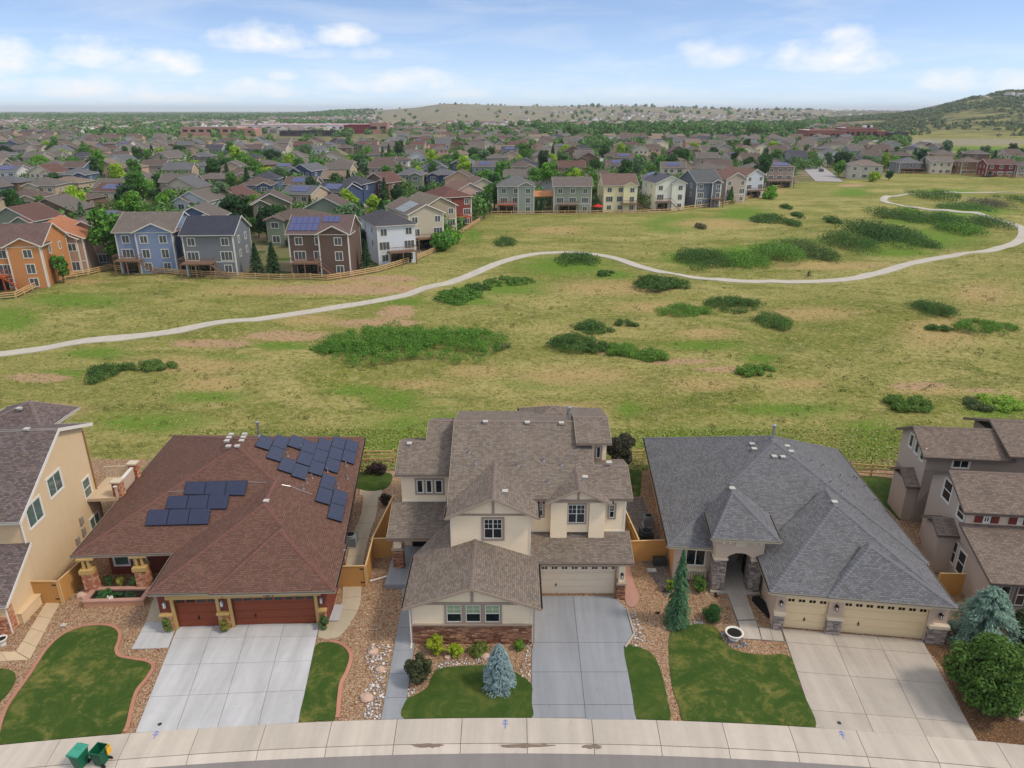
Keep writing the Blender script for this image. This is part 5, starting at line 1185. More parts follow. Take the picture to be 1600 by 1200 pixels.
# front block T2: corner under the upper eave (640,455) in the detail view
c2 = solve(*z4(640, 462), 5.6); c2 = Vector((c2.x, c2.y, 0)); 
blk(c2+Vector((0, 0, 0)), 9, 5.2, 0, 5.6); gable_x(c2, 9, 5.2, 5.6, 7.0)
FT2 = Facade(TB(c2, 0, 0), TB(c2, 9, 0)); FT2L = Facade(TB(c2, 0, 5.2), TB(c2, 0, 0))
m = M(); m.box(0, 9, -.003, 0, 4.42, 5.5, 0, FT2.T); m.build('wall_face', m_stucco, ht)
for x0, x1 in ((712, 750), (875, 905)):
    (a, z0w), (b, z1w) = FT2.at(*z4(x0, 512)), FT2.at(*z4(x1, 468)); z0w = 4.6; z1w = z0w+.78; window(ht, FT2.T, a, b, z0w, z1w, m_trim_w, .06, 2, 2)
    for s0, s1 in ((a-.6, a-.1), (b+.1, b+.6)): m = M(); m.box(s0, s1, -.07, -.03, z0w-.05, z1w+.05, 0, FT2.T); m.build('shutter', m_shut, ht)
# lower front wing with the big slope
cl = solve(*z4(712, 812), 3.0); cl = Vector((cl.x, cl.y, 0)); top_z = 4.3
dl_ = (c2-cl).dot(dT); ofs = (cl-c2).dot(eT)
q = lambda o, a_, b_, z_: tuple(TB(o, a_, b_))[:2]+(z_,)
c0 = c2+eT*ofs*0
blk(TB(c2, .0, -dl_+.45), 9, dl_-.45, 0, 2.95)
m = M(); m.add([q(c2, 0, -dl_+.45, 2.9), q(c2, 0, 0, 2.9), q(c2, 0, 0, top_z), q(c2, 9, -dl_+.45, 2.9), q(c2, 9, 0, 2.9), q(c2, 9, 0, top_z)], [(0, 1, 2), (3, 5, 4), (0, 2, 5, 3)]); m.build('gable_wall', m_tauw, ht)
roof(ht, [[q(c2, -.3, -dl_, 3.0), q(c2, 9, -dl_, 3.0), q(c2, 9, .02, top_z+.12), q(c2, -.3, .02, top_z+.12)]], m_shT, trim=m_tautrim)
FTf = Facade(TB(c2, 0, -dl_+.45), TB(c2, 9, -dl_+.45)); m = M(); m.box(0, 9, -.003, 0, .6, 2.9, 0, FTf.T); m.build('wall_face', m_tausd, ht)
for x0, x1 in ((772, 838), (852, 915)):
    (a, z0w), (b, z1w) = FTf.at(*z4(x0, 905)), FTf.at(*z4(x1, 845)); window(ht, FTf.T, a, b, 1.15, 2.75, m_tautrim, .1, 1, 2, sash=m_trim_w, blind=False, proud=.06)
# left wall windows: (u along the wall from back to front)
FTL = Facade(TB(c2, 0, 5.2), TB(c2, 0, -dl_+.45))
for (xc, yc, ww_, hh_) in ((542, 380, 1.1, 1.5), (606, 482, .9, .95), (567, 662, .9, 1.7), (605, 718, .9, 1.7)):
    uu, zz_ = FTL.at(*z4(xc, yc)); window(ht, FTL.T, uu-ww_/2, uu+ww_/2, zz_-hh_/2, zz_+hh_/2, m_trim_w, .09, 1, 2)
# small bump out with its own roof on the left wall
ub1, zb1 = FTL.at(*z4(520, 500)); 
cb1 = solve(*z4(500, 575), 3.4); cb1 = Vector((cb1.x, cb1.y, 0)); wB = max(.6, (c2-cb1).dot(eT)); bB = (cb1-c2).dot(dT)
blk(TB(c2, -wB+.15, bB+.1), wB-.15, 2.0, 0, 3.3)
roof(ht, [[q(c2, -wB-.1, bB-.2, 3.3), q(c2, 0, bB-.2, 3.3), q(c2, 0, bB+1.0, 4.0), q(c2, -wB-.1, bB+1.0, 4.0)], [q(c2, -wB-.1, bB+1.0, 4.0), q(c2, 0, bB+1.0, 4.0), q(c2, 0, bB+2.4, 3.3), q(c2, -wB-.1, bB+2.4, 3.3)]], m_shT, trim=m_tautrim)
# back block T1
c1 = solve(*z4(450, 207), 6.1); c1 = Vector((c1.x, c1.y, 0)); blk(c1, 6.2, 4.6, 0, 6.1, m_tausd); gable_x(c1, 6.2, 4.6, 6.1, 7.3)
m = M(); F1L = Facade(TB(c1, 0, 4.6), TB(c1, 0, 0)); m.box(0, 4.6, -.003, 0, 3.2, 6.1, 0, F1L.T); m.build('wall_face', m_tauw, ht)
for xc, yc in ((375, 145), (402, 175), (427, 207)):
    uu, zz_ = F1L.at(*z4(xc, yc)); window(ht, F1L.T, uu-.3, uu+.3, zz_-.55, zz_+.55, m_trim_w, .09, 1, 1, proud=.06)
F1 = Facade(TB(c1, 0, 0), TB(c1, 6.2, 0)); (a, z0w), (b, z1w) = F1.at(*z4(562, 270)), F1.at(*z4(648, 228)); window(ht, F1.T, a, b, z0w, z0w+1.0, m_trim_w, .1, 2, 1)
(a, z0w), (b, z1w) = F1.at(*z4(450, 475)), F1.at(*z4(512, 382)); m = M(); m.box(a, b, -.05, 0, z0w, z0w+2.1, 0, F1.T); m.build('patio_door', m_dark, ht); m = M(); m.box(a-.1, a, -.08, 0, z0w, z0w+2.2, 0, F1.T); m.box(b, b+.1, -.08, 0, z0w, z0w+2.2, 0, F1.T); m.box(a-.1, b+.1, -.08, 0, z0w+2.1, z0w+2.2, 0, F1.T); m.build('door_frame', m_trG, ht)
# link wall between the blocks and the tall part to the right
gap_ = (c1-c2).dot(dT)-5.2; ox = (c1-c2).dot(eT)
blk(TB(c2, 1.6, 5.0), 7.4, gap_+.6, 0, 3.4, m_tausd)
cR = TB(c1, 6.2, 0); blk(cR, 5, 6, 0, 6.6, m_tausd)
roof(ht, [[q(cR, -.6, -.6, 6.45), q(cR, 5, -.6, 6.45), q(cR, 5, 3, 7.9), q(cR, -.6, 3, 7.9)], [q(cR, -.6, 3, 7.9), q(cR, 5, 3, 7.9), q(cR, 5, 6.6, 6.5), q(cR, -.6, 6.6, 6.5)]], m_shT, trim=m_tautrim, ridge=m_capT)
# low bump out at the back left
cb2 = solve(*z4(348, 352), 3.3); cb2 = Vector((cb2.x, cb2.y, 0)); w2_ = max(.8, (c1-cb2).dot(eT)); b2__ = (cb2-c1).dot(dT)
blk(TB(c1, -w2_+.2, b2__+.2), w2_-.2, 2.6, 0, 3.2)
roof(ht, [[q(c1, -w2_, b2__-.1, 3.2), q(c1, .0, b2__-.1, 3.2), q(c1, 0, b2__+1.5, 4.1), q(c1, -w2_, b2__+1.5, 4.1)], [q(c1, -w2_, b2__+1.5, 4.1), q(c1, 0, b2__+1.5, 4.1), q(c1, 0, b2__+3.0, 3.2), q(c1, -w2_, b2__+3.0, 3.2)]], m_shT, trim=m_tautrim)
print('T', c1, c2, cl, dl_, ofs, wB, bB, w2_, b2__)
# ================================================================== fences, yard things
def board_fence(label, pts, h=1.75, post_every=2.4, rails_out=False, gate=None, group=None):
    f = thing('wooden_fence', (pts[0][0], pts[0][1], 0), label, 'fence', group)
    for i in range(len(pts)-1):
        F = Facade(pts[i], pts[i+1]); n = max(1, int(F.len/.145)); wd = F.len/n
        me = None
        for k in range(n):
            m = M(); dz = random.uniform(-.012, .012); m.box(k*wd+.005, (k+1)*wd-.005, -.012+random.uniform(-.004, .004), .012, .05, h+dz, 0, F.T); m.build('board', m_wood, f)
        m = M(); m.box(0, F.len, -.05, .05, h+.012, h+.06, 0, F.T); m.build('top_rail', m_wood_d, f)
        for z in (.4, 1.3): m = M(); m.box(0, F.len, .014, .055, z, z+.09, 0, F.T); m.build('rail', m_wood_d, f)
        k = max(1, round(F.len/post_every))
        for j in range(k+1): m = M(); uu = F.len*j/k; m.box(uu-.05, uu+.05, .015, .115, 0, h+.01, 0, F.T); m.build('post', m_wood_d, f)
        if gate == i:
            for z in (.35, 1.45): m = M(); m.box(F.len-.42, F.len-.04, -.03, -.013, z, z+.08, 0, F.T); m.build('hinge', m_black, f)
    return f
board_fence('orange cedar fence with black hinged gate between red roofed house and cream house', [P(525,918), P(574,917), P(585,873), P(614,872)], 1.7, gate=0)
board_fence('long cedar fence running back beside the pale path to the cream house', [P(584,873), P(617,803)], 1.7)
board_fence('orange cedar fence joining the cream house to the grey roofed house', [P(985,878), P(1038,876)], 1.75)
board_fence('cedar fence running back along the right side of the cream house', [P(996,876), P(972,820)], 1.75)
board_fence('cedar fence and gate between tan house and red roofed house', [P(49,943), P(99,943), P(140,905)], 1.75, gate=0)
board_fence('short cedar fence between grey roofed house and taupe house', [P(1462,930), P(1500,931)], 1.75)
# low bench wall by the tan house
bw = M(); Fq = Facade(P(33, 975), P(62, 944)); bw.box(0, Fq.len, -.2, .35, 0, .75, 0, Fq.T); bw.box(-.04, Fq.len+.04, -.25, .4, .752, .82, 0, Fq.T)
tag(bw.build('garden_wall', m_tanw), 'short tan stucco garden wall beside the tan house walk', 'wall')
# rail fences behind the near houses
def rail_fence(label, pts, rails=(.45, .85, 1.2), step=2.5, h=1.35, r=.05, group=None, wire=False):
    f = thing('rail_fence', (pts[0][0], pts[0][1], 0), label, 'fence', group)
    tot = 0; segs = []
    P_ = []
    for i in range(len(pts)-1):
        a, b = Vector((pts[i][0], pts[i][1], 0)), Vector((pts[i+1][0], pts[i+1][1], 0)); n = max(1, round((b-a).length/step))
        for k in range(n): P_.append(a.lerp(b, k/n))
    P_.append(Vector((pts[-1][0], pts[-1][1], 0)))
    for p in P_: p.z = th(p.x, p.y)
    pm = None
    for p in P_:
        if pm is None: m = M(); m.box(p.x-r*1.2, p.x+r*1.2, p.y-r*1.2, p.y+r*1.2, p.z, p.z+h); pm = m.build('post', m_wood_d, f); p0 = p
        else: o = pm.copy(); C.objects.link(o); o.parent = f; o.location = p-p0
    for a, b in zip(P_, P_[1:]):
        for z in rails: m = M(); j = random.uniform(-.03, .03); m.bar(a+Vector((0, -.07, z+j)), b+Vector((0, -.07, z-j)), r*1.5, r*2.2); m.build('rail', m_wood_d, f)
    return f
rail_fence('wooden rail fence at the end of the backyard between red and cream houses', [P(530,724), P(616,722)], step=2.6)
rail_fence('wooden rail fence in the gap between cream and grey roofed houses', [P(962,722), P(1004,722)], step=2.6)
rail_fence('wooden rail fence in the gap behind grey roofed and taupe houses', [P(1318,742), P(1360,745), P(1400,748)], step=2.6)
# air conditioners
def ac(px, py, label, mat, s=.42):
    p = P(px, py); t = thing('air_conditioner', p, label, 'air conditioner', 'outdoor cooling units'); m = M()
    m.box(p.x-s-.08, p.x+s+.08, p.y-s-.08, p.y+s+.08, .03, .12); m.build('pad', m_beige_conc, t); m = M()
    for i in range(4):
        a, b = [(-s, -s), (s, -s), (s, s), (-s, s)][i], [(-s, -s), (s, -s), (s, s), (-s, s)][(i+1) % 4]
        for k in range(9): zz = .14+k*.085; m.bar((p.x+a[0], p.y+a[1], zz), (p.x+b[0], p.y+b[1], zz), .03, .045)
        m.bar((p.x+a[0], p.y+a[1], .12), (p.x+a[0], p.y+a[1], .95), .06)
    m.box(p.x-s*.92, p.x+s*.92, p.y-s*.92, p.y+s*.92, .12, .86); m.build('cabinet', mat, t)
    m = M(); m.cyl((p.x, p.y), s*.92, .93, .99, 16); m.build('lid', mat, t); m = M(); m.cyl((p.x, p.y), s*.7, .992, 1.0, 16); m.build('fan_opening', m_dark, t)
    m = M()
    for q in range(8): a = q*math.pi/4; m.bar((p.x, p.y, 1.02), (p.x+s*.8*math.cos(a), p.y+s*.8*math.sin(a), 1.02), .02)
    m.build('fan_grille', m_black, t)
    return t
m_acd = plain('dark_grey_metal', (58,60,60), .5); m_acl = plain('light_grey_metal', (140,146,148), .5)
ac(1009, 846, 'black air conditioner beside the orange wall of the grey roofed house', m_acd, .46)
ac(1012, 822, 'lighter grey air conditioner behind the black one by the orange wall', m_acl, .36)
ac(549, 852, 'grey air conditioner at the red siding beside the pale path', m_acl, .42)
def smallbox(px, py, s, label, mat, cat, h=.5, nm='utility_box'):
    p = P(px, py); m = M(); m.box(p.x-s[0], p.x+s[0], p.y-s[1], p.y+s[1], .02, h); m.box(p.x-s[0]-.03, p.x+s[0]+.03, p.y-s[1]-.03, p.y+s[1]+.03, h, h+.05)
    return tag(recenter(m.build(nm, mat), (p.x, p.y, 0)), label, cat)
smallbox(1030, 882, (.45, .25), 'dark grey box in front of the cedar fence by the orange wall', m_acd, 'box', .5)
smallbox(1018, 893, (.3, .16), 'flat pale concrete block on the gravel near the dark grey box', m_white_conc, 'block', .1, 'concrete_block')
smallbox(526, 960, (.28, .75), 'long white splash block lying beside the red house corner', m_white_conc, 'block', .12, 'splash_block')
smallbox(100, 978, (.14, .12), 'small round grey valve cover lying in the gravel', m_walk, 'valve cover', .06, 'valve_cover')
# drain pipe on the ground by the cedar fence
m = M(); m.tube([P(578,908,.1), P(613,898,.1)], .06, 8); tag(recenter(m.build('drain_pipe', m_trim_w), P(578,908)), 'white drain pipe lying on the gravel between fence and porch', 'pipe')
# round stone pots
def pot(px, py, r, h, label, mat, soil=True, cat='planter', nm='round_planter'):
    p = P(px, py); t = thing(nm, p, label, cat); m = M(); prof_ = [(.55, 0), (.6, .12), (.5, .2), (.7, .45), (.98, .85), (1.05, .95), (1.05, 1.), (.86, 1.), (.8, .86)]; n = 20; vs = []
    for a, b in prof_: vs += [(p.x+r*a*math.cos(2*math.pi*i/n), p.y+r*a*math.sin(2*math.pi*i/n), .03+h*b) for i in range(n)]
    m.add(vs, [(k*n+i, k*n+(i+1) % n, (k+1)*n+(i+1) % n, (k+1)*n+i) for k in range(len(prof_)-1) for i in range(n)]); m.build('bowl', mat, t, smooth=True)
    m = M(); m.cyl((p.x, p.y), r*.82, .03+h*.8, .03+h*.87, 20); m.build('soil', MATS['dark_soil'], t); return t
pot(1146, 998, .55, .5, 'white round bowl planter standing on dark pebbles beside the beige walk', m_trim_w)
pot(5, 1008, .32, .5, 'small white pot at the far left edge near the tan walk', m_trim_w)
# drive caps
for px, py, lab in ((250, 1133, 'small round drain cap low on the white driveway'), (1311, 1131, 'small round drain cap low on the beige driveway')):
    p = P(px, py); m = M(); m.cyl((p.x, p.y), .11, .06, .075, 14); tag(recenter(m.build('drain_cover', m_acd), (p.x, p.y, 0)), lab, 'drain cover')
# wheelie bins
m_bin1 = plain('green_bin_plastic', (24,104,74), .4, var=.08); m_bin2 = plain('dark_green_bin_plastic', (14,88,60), .4, var=.08); m_binl = plain('teal_bin_lid', (66,152,128), .4, var=.08); m_yel = plain('yellow_lid', (236,176,40), .4)
def wbin(px, py, open_, label, body, lid, rz):
    p = P(px, py, -.05); t = thing('wheelie_bin', (p.x, p.y, p.z), label, 'wheelie bin', 'green wheelie bins by the kerb'); T = Matrix.Translation(p) @ Matrix.Rotation(rz, 4, 'Z')
    m = M(); b = .23; tp_ = .31; h = 1.0
    lo = [(-b, -b*1.05, .06), (b, -b*1.05, .06), (b, b*1.05, .06), (-b, b*1.05, .06)]; hi = [(-tp_, -tp_*1.15, h), (tp_, -tp_*1.15, h), (tp_, tp_*1.05, h), (-tp_, tp_*1.05, h)]
    ih = [(x*.9, y*.9, h) for x, y, _ in hi]; il = [(x*.9, y*.9, .15) for x, y, _ in lo]
    m.add(lo+hi+ih+il, [(0,3,2,1), (0,1,5,4), (1,2,6,5), (2,3,7,6), (3,0,4,7), (4,5,9,8), (5,6,10,9), (6,7,11,10), (7,4,8,11), (9,13,12,8), (10,14,13,9), (11,15,14,10), (8,12,15,11), (12,13,14,15)], 0, T)
    m.box(-tp_-.03, tp_+.03, -tp_*1.15-.03, -tp_*1.15, h-.09, h-.0, 0, T)
    m.build('bin_body', body, t)
    m = M()
    if not open_: 
        m.add([(-.34, -.4, h+.0), (.34, -.4, h), (.34, .34, h+.05), (-.34, .34, h+.05), (-.31, -.36, h+.06), (.31, -.36, h+.06), (.31, .34, h+.11), (-.31, .34, h+.11)], [(0,3,2,1), (4,5,6,7), (0,1,5,4), (1,2,6,5), (2,3,7,6), (3,0,4,7)], 0, T)
        for k in (-.15, 0, .15): m.box(k-.015, k+.015, .0, .32, h+.09, h+.13, 0, T)
    else: m.box(.34, .38, .08, .34, .5, 1.04, 0, T)
    m.build('bin_lid', lid, t)
    for s in (-1, 1):
        w_ = M(); 
        if open_: TT = T @ Matrix.Translation((.3, s*.26, .12)) @ Matrix.Rotation(math.pi/2, 4, 'X')
        else: TT = T @ Matrix.Translation((s*.28, .26, .12)) @ Matrix.Rotation(math.pi/2, 4, 'Y')
        w_.cyl((0, 0), .12, -.03, .03, 14, None, 0, TT); w_.build('wheel', m_black, t)
    m = M()
    if open_: m.tube([T @ Vector((.36, -.25, .95)), T @ Vector((.42, -.25, 1.03)), T @ Vector((.42, .25, 1.03)), T @ Vector((.36, .25, .95))], .018)
    else: m.tube([T @ Vector((-.25, .34, .95)), T @ Vector((-.25, .42, 1.0)), T @ Vector((.25, .42, 1.0)), T @ Vector((.25, .34, .95))], .018)
    m.build('handle', body, t); return t
wbin(128, 1196, False, 'green wheelie bin with closed teal lid, left of the open bin', m_bin1, m_binl, -.25)
wbin(160, 1192, True, 'dark green wheelie bin standing open with its yellow lid hanging down', m_bin2, m_yel, -.2)
# ================================================================== vegetation
m_leaf = foliage('leaves'); m_needle = foliage('needles', var=.35, trans=.08); m_bark = plain('bark', (96,78,62), .95, var=.3)
def quads(c, nrm, up, w_, h_):
    """leaf-sized lozenges: centres c, facing nrm, long axis up"""
    nrm = nrm/np.linalg.norm(nrm, axis=1, keepdims=True); s = np.cross(nrm, up); s /= np.maximum(np.linalg.norm(s, axis=1, keepdims=True), 1e-6); u = np.cross(s, nrm)
    w_ = np.asarray(w_)[:, None]/2; h_ = np.asarray(h_)[:, None]/2
    v = np.stack([c-u*h_, c+s*w_*.9, c+u*h_, c-s*w_*.9], 1).reshape(-1, 3); i = np.arange(len(c))*4
    return v, np.stack([i, i+1, i+2, i+3], 1)
def rnd_dir(n):
    d = rng.normal(size=(n, 3)); return d/np.linalg.norm(d, axis=1, keepdims=True)
def clumps(centres, radii, n, leaf, flat=.75, inner=.35):
    """leaves on the shells of many clumps"""
    centres = np.array(centres); radii = np.array(radii); p = radii**2; k = rng.choice(len(radii), n, p=p/p.sum())
    d = rnd_dir(n); rr = radii[k]*(inner+(1-inner)*rng.random(n)**.35); c = centres[k]+d*rr[:, None]*np.array([1, 1, flat])
    nr = d*.9+rnd_dir(n)*.8+np.array([0, 0, .25]); up = rnd_dir(n); sz = leaf*rng.uniform(.6, 1.4, n)
    return quads(c, nr, up, sz, sz*1.5)
def join(*vf):
    V, F, o = [], [], 0
    for v, f in vf: V.append(v); F.append(f+o); o += len(v)
    return np.concatenate(V), np.concatenate(F)
def trunkmesh(m, h, r, limbs, lean=0):
    m.tube([(0, 0, -.1), (lean*.3, 0, h*.35), (lean, 0, h*.7)], r, 7)
    vs = m.v
    for (x, y, z) in limbs: m.bar((lean*.5, 0, h*.4), (x, y, z), r*.5)
def plantobj(name, label, cat, loc, vf, mat, color, group=None):
    me = npmesh(name, *vf, mat); o = bpy.data.objects.new(name, me); C.objects.link(o); o.location = loc; o.color = (*lin(color), 1); WL[o.name] = Vector((0, 0, 0)); return tag(o, label, cat, group)
def tree(name, label, cat, loc, crown, col, h, r, limbs, mat=None, group=None, crown_name='crown'):
    t = thing(name, loc, label, cat, group); m = M(); trunkmesh(m, h, r, limbs); m.v = [tuple(Vector(v)+Vector(loc)) for v in m.v]; m.build('trunk', m_bark, t)
    o = bpy.data.objects.new(crown_name, npmesh(crown_name, *crown, mat or m_leaf)); C.objects.link(o); o.parent = t; o.color = (*lin(col), 1); WL[o.name] = WL[t.name]; return t
def ballclumps(w_, d_, h_, z0, n, rmin, rmax, top=1.0):
    """clump centres filling an ellipsoid crown"""
    out, rad = [], []
    while len(out) < n:
        p = rng.uniform(-1, 1, 3)
        if np.linalg.norm(p) > 1: continue
        r = rng.uniform(rmin, rmax); q = np.linalg.norm(p)
        if q < .35 and rng.random() < .6: continue
        out.append((p[0]*w_*.82, p[1]*d_*.82, z0+h_/2+p[2]*h_/2*.85)); rad.append(r)
    return out, rad
def conifer(h, r, n, needle, tiers=16, droop=.25, power=.85, z0=.05, irr=.18, up=.0):
    """branches in whorls; each branch a spray of short needle lozenges"""
    C_, N_, U_, S_ = [], [], [], []
    nb = tiers*10; per = max(6, n//nb)
    for i in range(nb):
        t = (i+rng.random())/nb; t = t**.8; z = h*(z0+(1-z0)*t); rad = r*(1-t)**power*(1+irr*rng.normal()); rad = max(rad, .03*r)
        a = i*2.399+rng.random()*.5; dr = np.array([math.cos(a), math.sin(a), 0])
        s = rng.random(per)**.6; lat = (rng.random(per)-.5)*rad*.5*s*(1.1-s*.5)
        side = np.array([-dr[1], dr[0], 0])
        c = dr[None]*(s*rad)[:, None]+side[None]*lat[:, None]; c[:, 2] = z-droop*rad*s**1.6+up*rad*s+rng.normal(size=per)*.04*rad-abs(lat)*.3
        C_.append(c); N_.append(np.array([[0, 0, 1.]])*1.1+dr[None]*.5+rnd_dir(per)*.55); U_.append(dr[None]+side[None]*(lat/(rad+1e-6))[:, None]*2+rnd_dir(per)*.25); S_.append(needle*rng.uniform(.7, 1.3, per))
    c = np.concatenate(C_); s = np.concatenate(S_)
    return quads(c, np.concatenate(N_), np.concatenate(U_), s*.5, s*1.6)
# --- blue spruce in the centre lawn
lp = P(780, 1072); tree('blue_spruce', 'young silvery blue spruce on the lawn in front of the cream house', 'spruce tree', lp, conifer(3.0, 1.03, 24000, .075, 40, .1, .62, .02, .1, .12), (118,138,138), 3., .07, [], m_needle)
# --- weeping spruce by the grey roofed house
wz = 5.6; wl = P(1057, 975)
V_ = join(conifer(wz, .72, 11000, .12, 34, .95, .7, .02, .34), conifer(wz*.55, .95, 9000, .12, 20, .9, .55, .02, .3))
tree('weeping_spruce', 'tall narrow dark green weeping spruce on gravel by the stone entry', 'spruce tree', wl, V_, (66,98,66), wz, .1, [], m_needle)
# --- clipped round bush
p = P(1113, 968); cl_, rd = ballclumps(.62, .62, .95, .02, 40, .22, .3); plantobj('round_bush', 'clipped round green bush on the gravel beside the beige walk', 'bush', p, clumps(cl_, rd, 7000, .05), m_leaf, (52,84,40))
# --- centre bed shrubs
def shrub(px, py, w_, h_, col, label, n=3500, leaf=.08, d_=None, name='shrub', nc=26, rc=.33, group=None, mat=None):
    p = P(px, py); d_ = d_ or w_; s = min(w_, d_, h_); cl_, rd = ballclumps(w_*.85, d_*.85, h_, .0, nc, s*rc*.7, s*rc*1.2); return plantobj(name, label, 'shrub', p, clumps(cl_, rd, n, leaf), mat or m_leaf, col, group)
shrub(655, 1066, .85, 2.1, (70,74,48), 'tall dark olive shrub between the blue grey path and the lawn', 7000, .09, nc=34)
shrub(681, 1018, .68, 1.1, (140,152,44), 'yellow green shrub left of the bed under the brick wall', 3500, .08)
shrub(712, 1026, .52, .9, (140,156,40), 'yellow green shrub in the middle of the bed under the brick wall', 3000, .07)
shrub(748, 1020, .75, .62, (104,116,56), 'low grassy shrub right of the yellow green shrubs', 2600, .07)
shrub(811, 1014, .45, .6, (96,126,48), 'small green shrub at the right end of the brick wall', 2200, .06)
shrub(1048, 925, .42, 1.2, (110,132,44), 'yellow green shrub half hidden behind the weeping spruce', 2500, .08)
shrub(1092, 924, .62, 1.25, (84,112,48), 'bright green shrub between the weeping spruce and stone pier', 3200, .08)
for px, py, lab, c in ((265, 987, 'leafy green vine bush at the left garage pillar', (92,112,56)), (353, 987, 'leafy vine bush with yellow leaves between the two red garage doors', (122,120,56)), (507, 983, 'leafy green vine bush at the right garage pillar', (84,106,60))):
    shrub(px, py, .33, 1.15, c, lab, 2200, .07, name='vine_bush', nc=16, rc=.45)
# plants of the porch planter
for i, (px, py, w_, h_, c, lab) in enumerate([(165, 937, .55, .9, (60,100,52), 'green leafy plant at the left end of the porch planter'), (182, 940, .5, .75, (52,84,46), 'dark green plant in the middle of the porch planter'), (205, 938, .5, .6, (46,66,44), 'dark plant at the right end of the porch planter'),
        (172, 915, .4, .9, (88,118,64), 'pale green plant behind the planter by the left porch column'), (190, 917, .32, .9, (160,156,70), 'yellow green plant behind the middle of the porch planter'), (211, 916, .38, .8, (110,140,80), 'light green plant beside the right porch column'),
        (190, 944, .3, .5, (62,92,70), 'bluish plant at the front coping of the porch planter')]):
    shrub(px, py, w_, h_, c, lab, 1500, .07, name='planter_plant', nc=14)
m = M(); p = P(176, 942)
for i in range(9): a = random.uniform(0, 6.28); r_ = random.uniform(0, .28); m.cyl((p.x+r_*math.cos(a), p.y+r_*.5*math.sin(a)-.12), .07, .5, .62, 7, .04)
tag(recenter(m.build('white_flowers', m_trim_w, kind='stuff'), p), 'white flowers spilling over the front of the planter')
# --- right edge: spruce, big bush
p = P(1532, 1006); tree('blue_green_spruce', 'spreading blue green spruce behind the big green bush at right', 'spruce tree', p, conifer(4.2, 2.15, 30000, .11, 34, .22, .55, .02, .16, .1), (104,128,112), 4., .12, [], m_needle)
p = P(1538, 1100); cl_, rd = ballclumps(2.25, 2.1, 4.1, .1, 85, .45, .75); tree('large_bush', 'large rounded bright green bush beside the beige driveway at right', 'bush', p, clumps(cl_, rd, 26000, .13, .85, .3), (72,98,40), 3.2, .09, [(1, .3, 2.8), (-1, -.4, 2.6), (.2, 1, 3.)])
p = P(1600, 1012); cl_, rd = ballclumps(1.4, 1.6, 2.4, .1, 30, .4, .6); plantobj('dark_shrub', 'dark green shrub under the taupe house windows at the right edge', 'shrub', p, clumps(cl_, rd, 7000, .12), m_leaf, (48,66,34))
p = P(1608, 1070); cl_, rd = ballclumps(.8, .8, 1.2, .1, 18, .3, .4); plantobj('silver_shrub', 'pale silvery shrub beside the big bush at the right edge', 'shrub', p, clumps(cl_, rd, 3000, .08), m_leaf, (150,160,140))
# plum tree behind the cream house
p = P(968, 748); cl_, rd = ballclumps(1.3, 1.3, 3.6, 1.1, 34, .35, .6); tree('plum_tree', 'dark purple plum tree behind the right corner of the cream house', 'tree', p, clumps(cl_, rd, 7000, .14), (62,60,46), 4.2, .1, [(.6, .2, 3.6), (-.5, .3, 3.8), (.1, -.5, 4.2)])
p = P(588, 742); cl_, rd = ballclumps(1.0, .8, 1.0, .1, 16, .25, .4); plantobj('dark_shrub', 'low dark purple shrub at the top of the small backyard lawn', 'shrub', p, clumps(cl_, rd, 2600, .08), m_leaf, (62,50,48))
p = P(603, 790); cl_, rd = ballclumps(.4, .4, 1.0, .1, 12, .2, .3); plantobj('dark_shrub', 'small dark shrub between the long cedar fence and the path', 'shrub', p, clumps(cl_, rd, 1500, .07), m_leaf, (60,50,46))
# small clump plants on gravel
for px, py, lab in ((1028, 958, 'small dark dead twig plant on the gravel left of the weeping spruce'), (1118, 932, 'small purple tuft on the gravel near the stone pier')):
    shrub(px, py, .2, .25, (62,50,46), lab, 300, .05, name='small_plant', nc=6)
# --- cobbles, boulders
m_cob = islandmat('pale_cobbles', [(150,140,136),(206,198,190),(232,226,218),(176,164,156),(120,112,110),(214,200,186)], .85); m_cobd = islandmat('blue_grey_pebbles', [(96,104,116),(140,148,158),(190,190,192),(80,84,92)], .8)
m_bould = plain('pinkish_boulder', (196,164,144), .9, var=.25, bump=.6)
from mathutils.bvhtree import BVHTree
def inpoly(x, y, poly):
    c = False; n = len(poly)
    for i in range(n):
        a, b = poly[i], poly[(i+1) % n]
        if (a.y > y) != (b.y > y) and x < (b.x-a.x)*(y-a.y)/(b.y-a.y)+a.x: c = not c
    return c
oct_v = np.array([(1,0,0),(-1,0,0),(0,1,0),(0,-1,0),(0,0,1),(0,0,-1)], float); oct_f = np.array([(0,2,4),(2,1,4),(1,3,4),(3,0,4),(2,0,5),(1,2,5),(3,1,5),(0,3,5)])
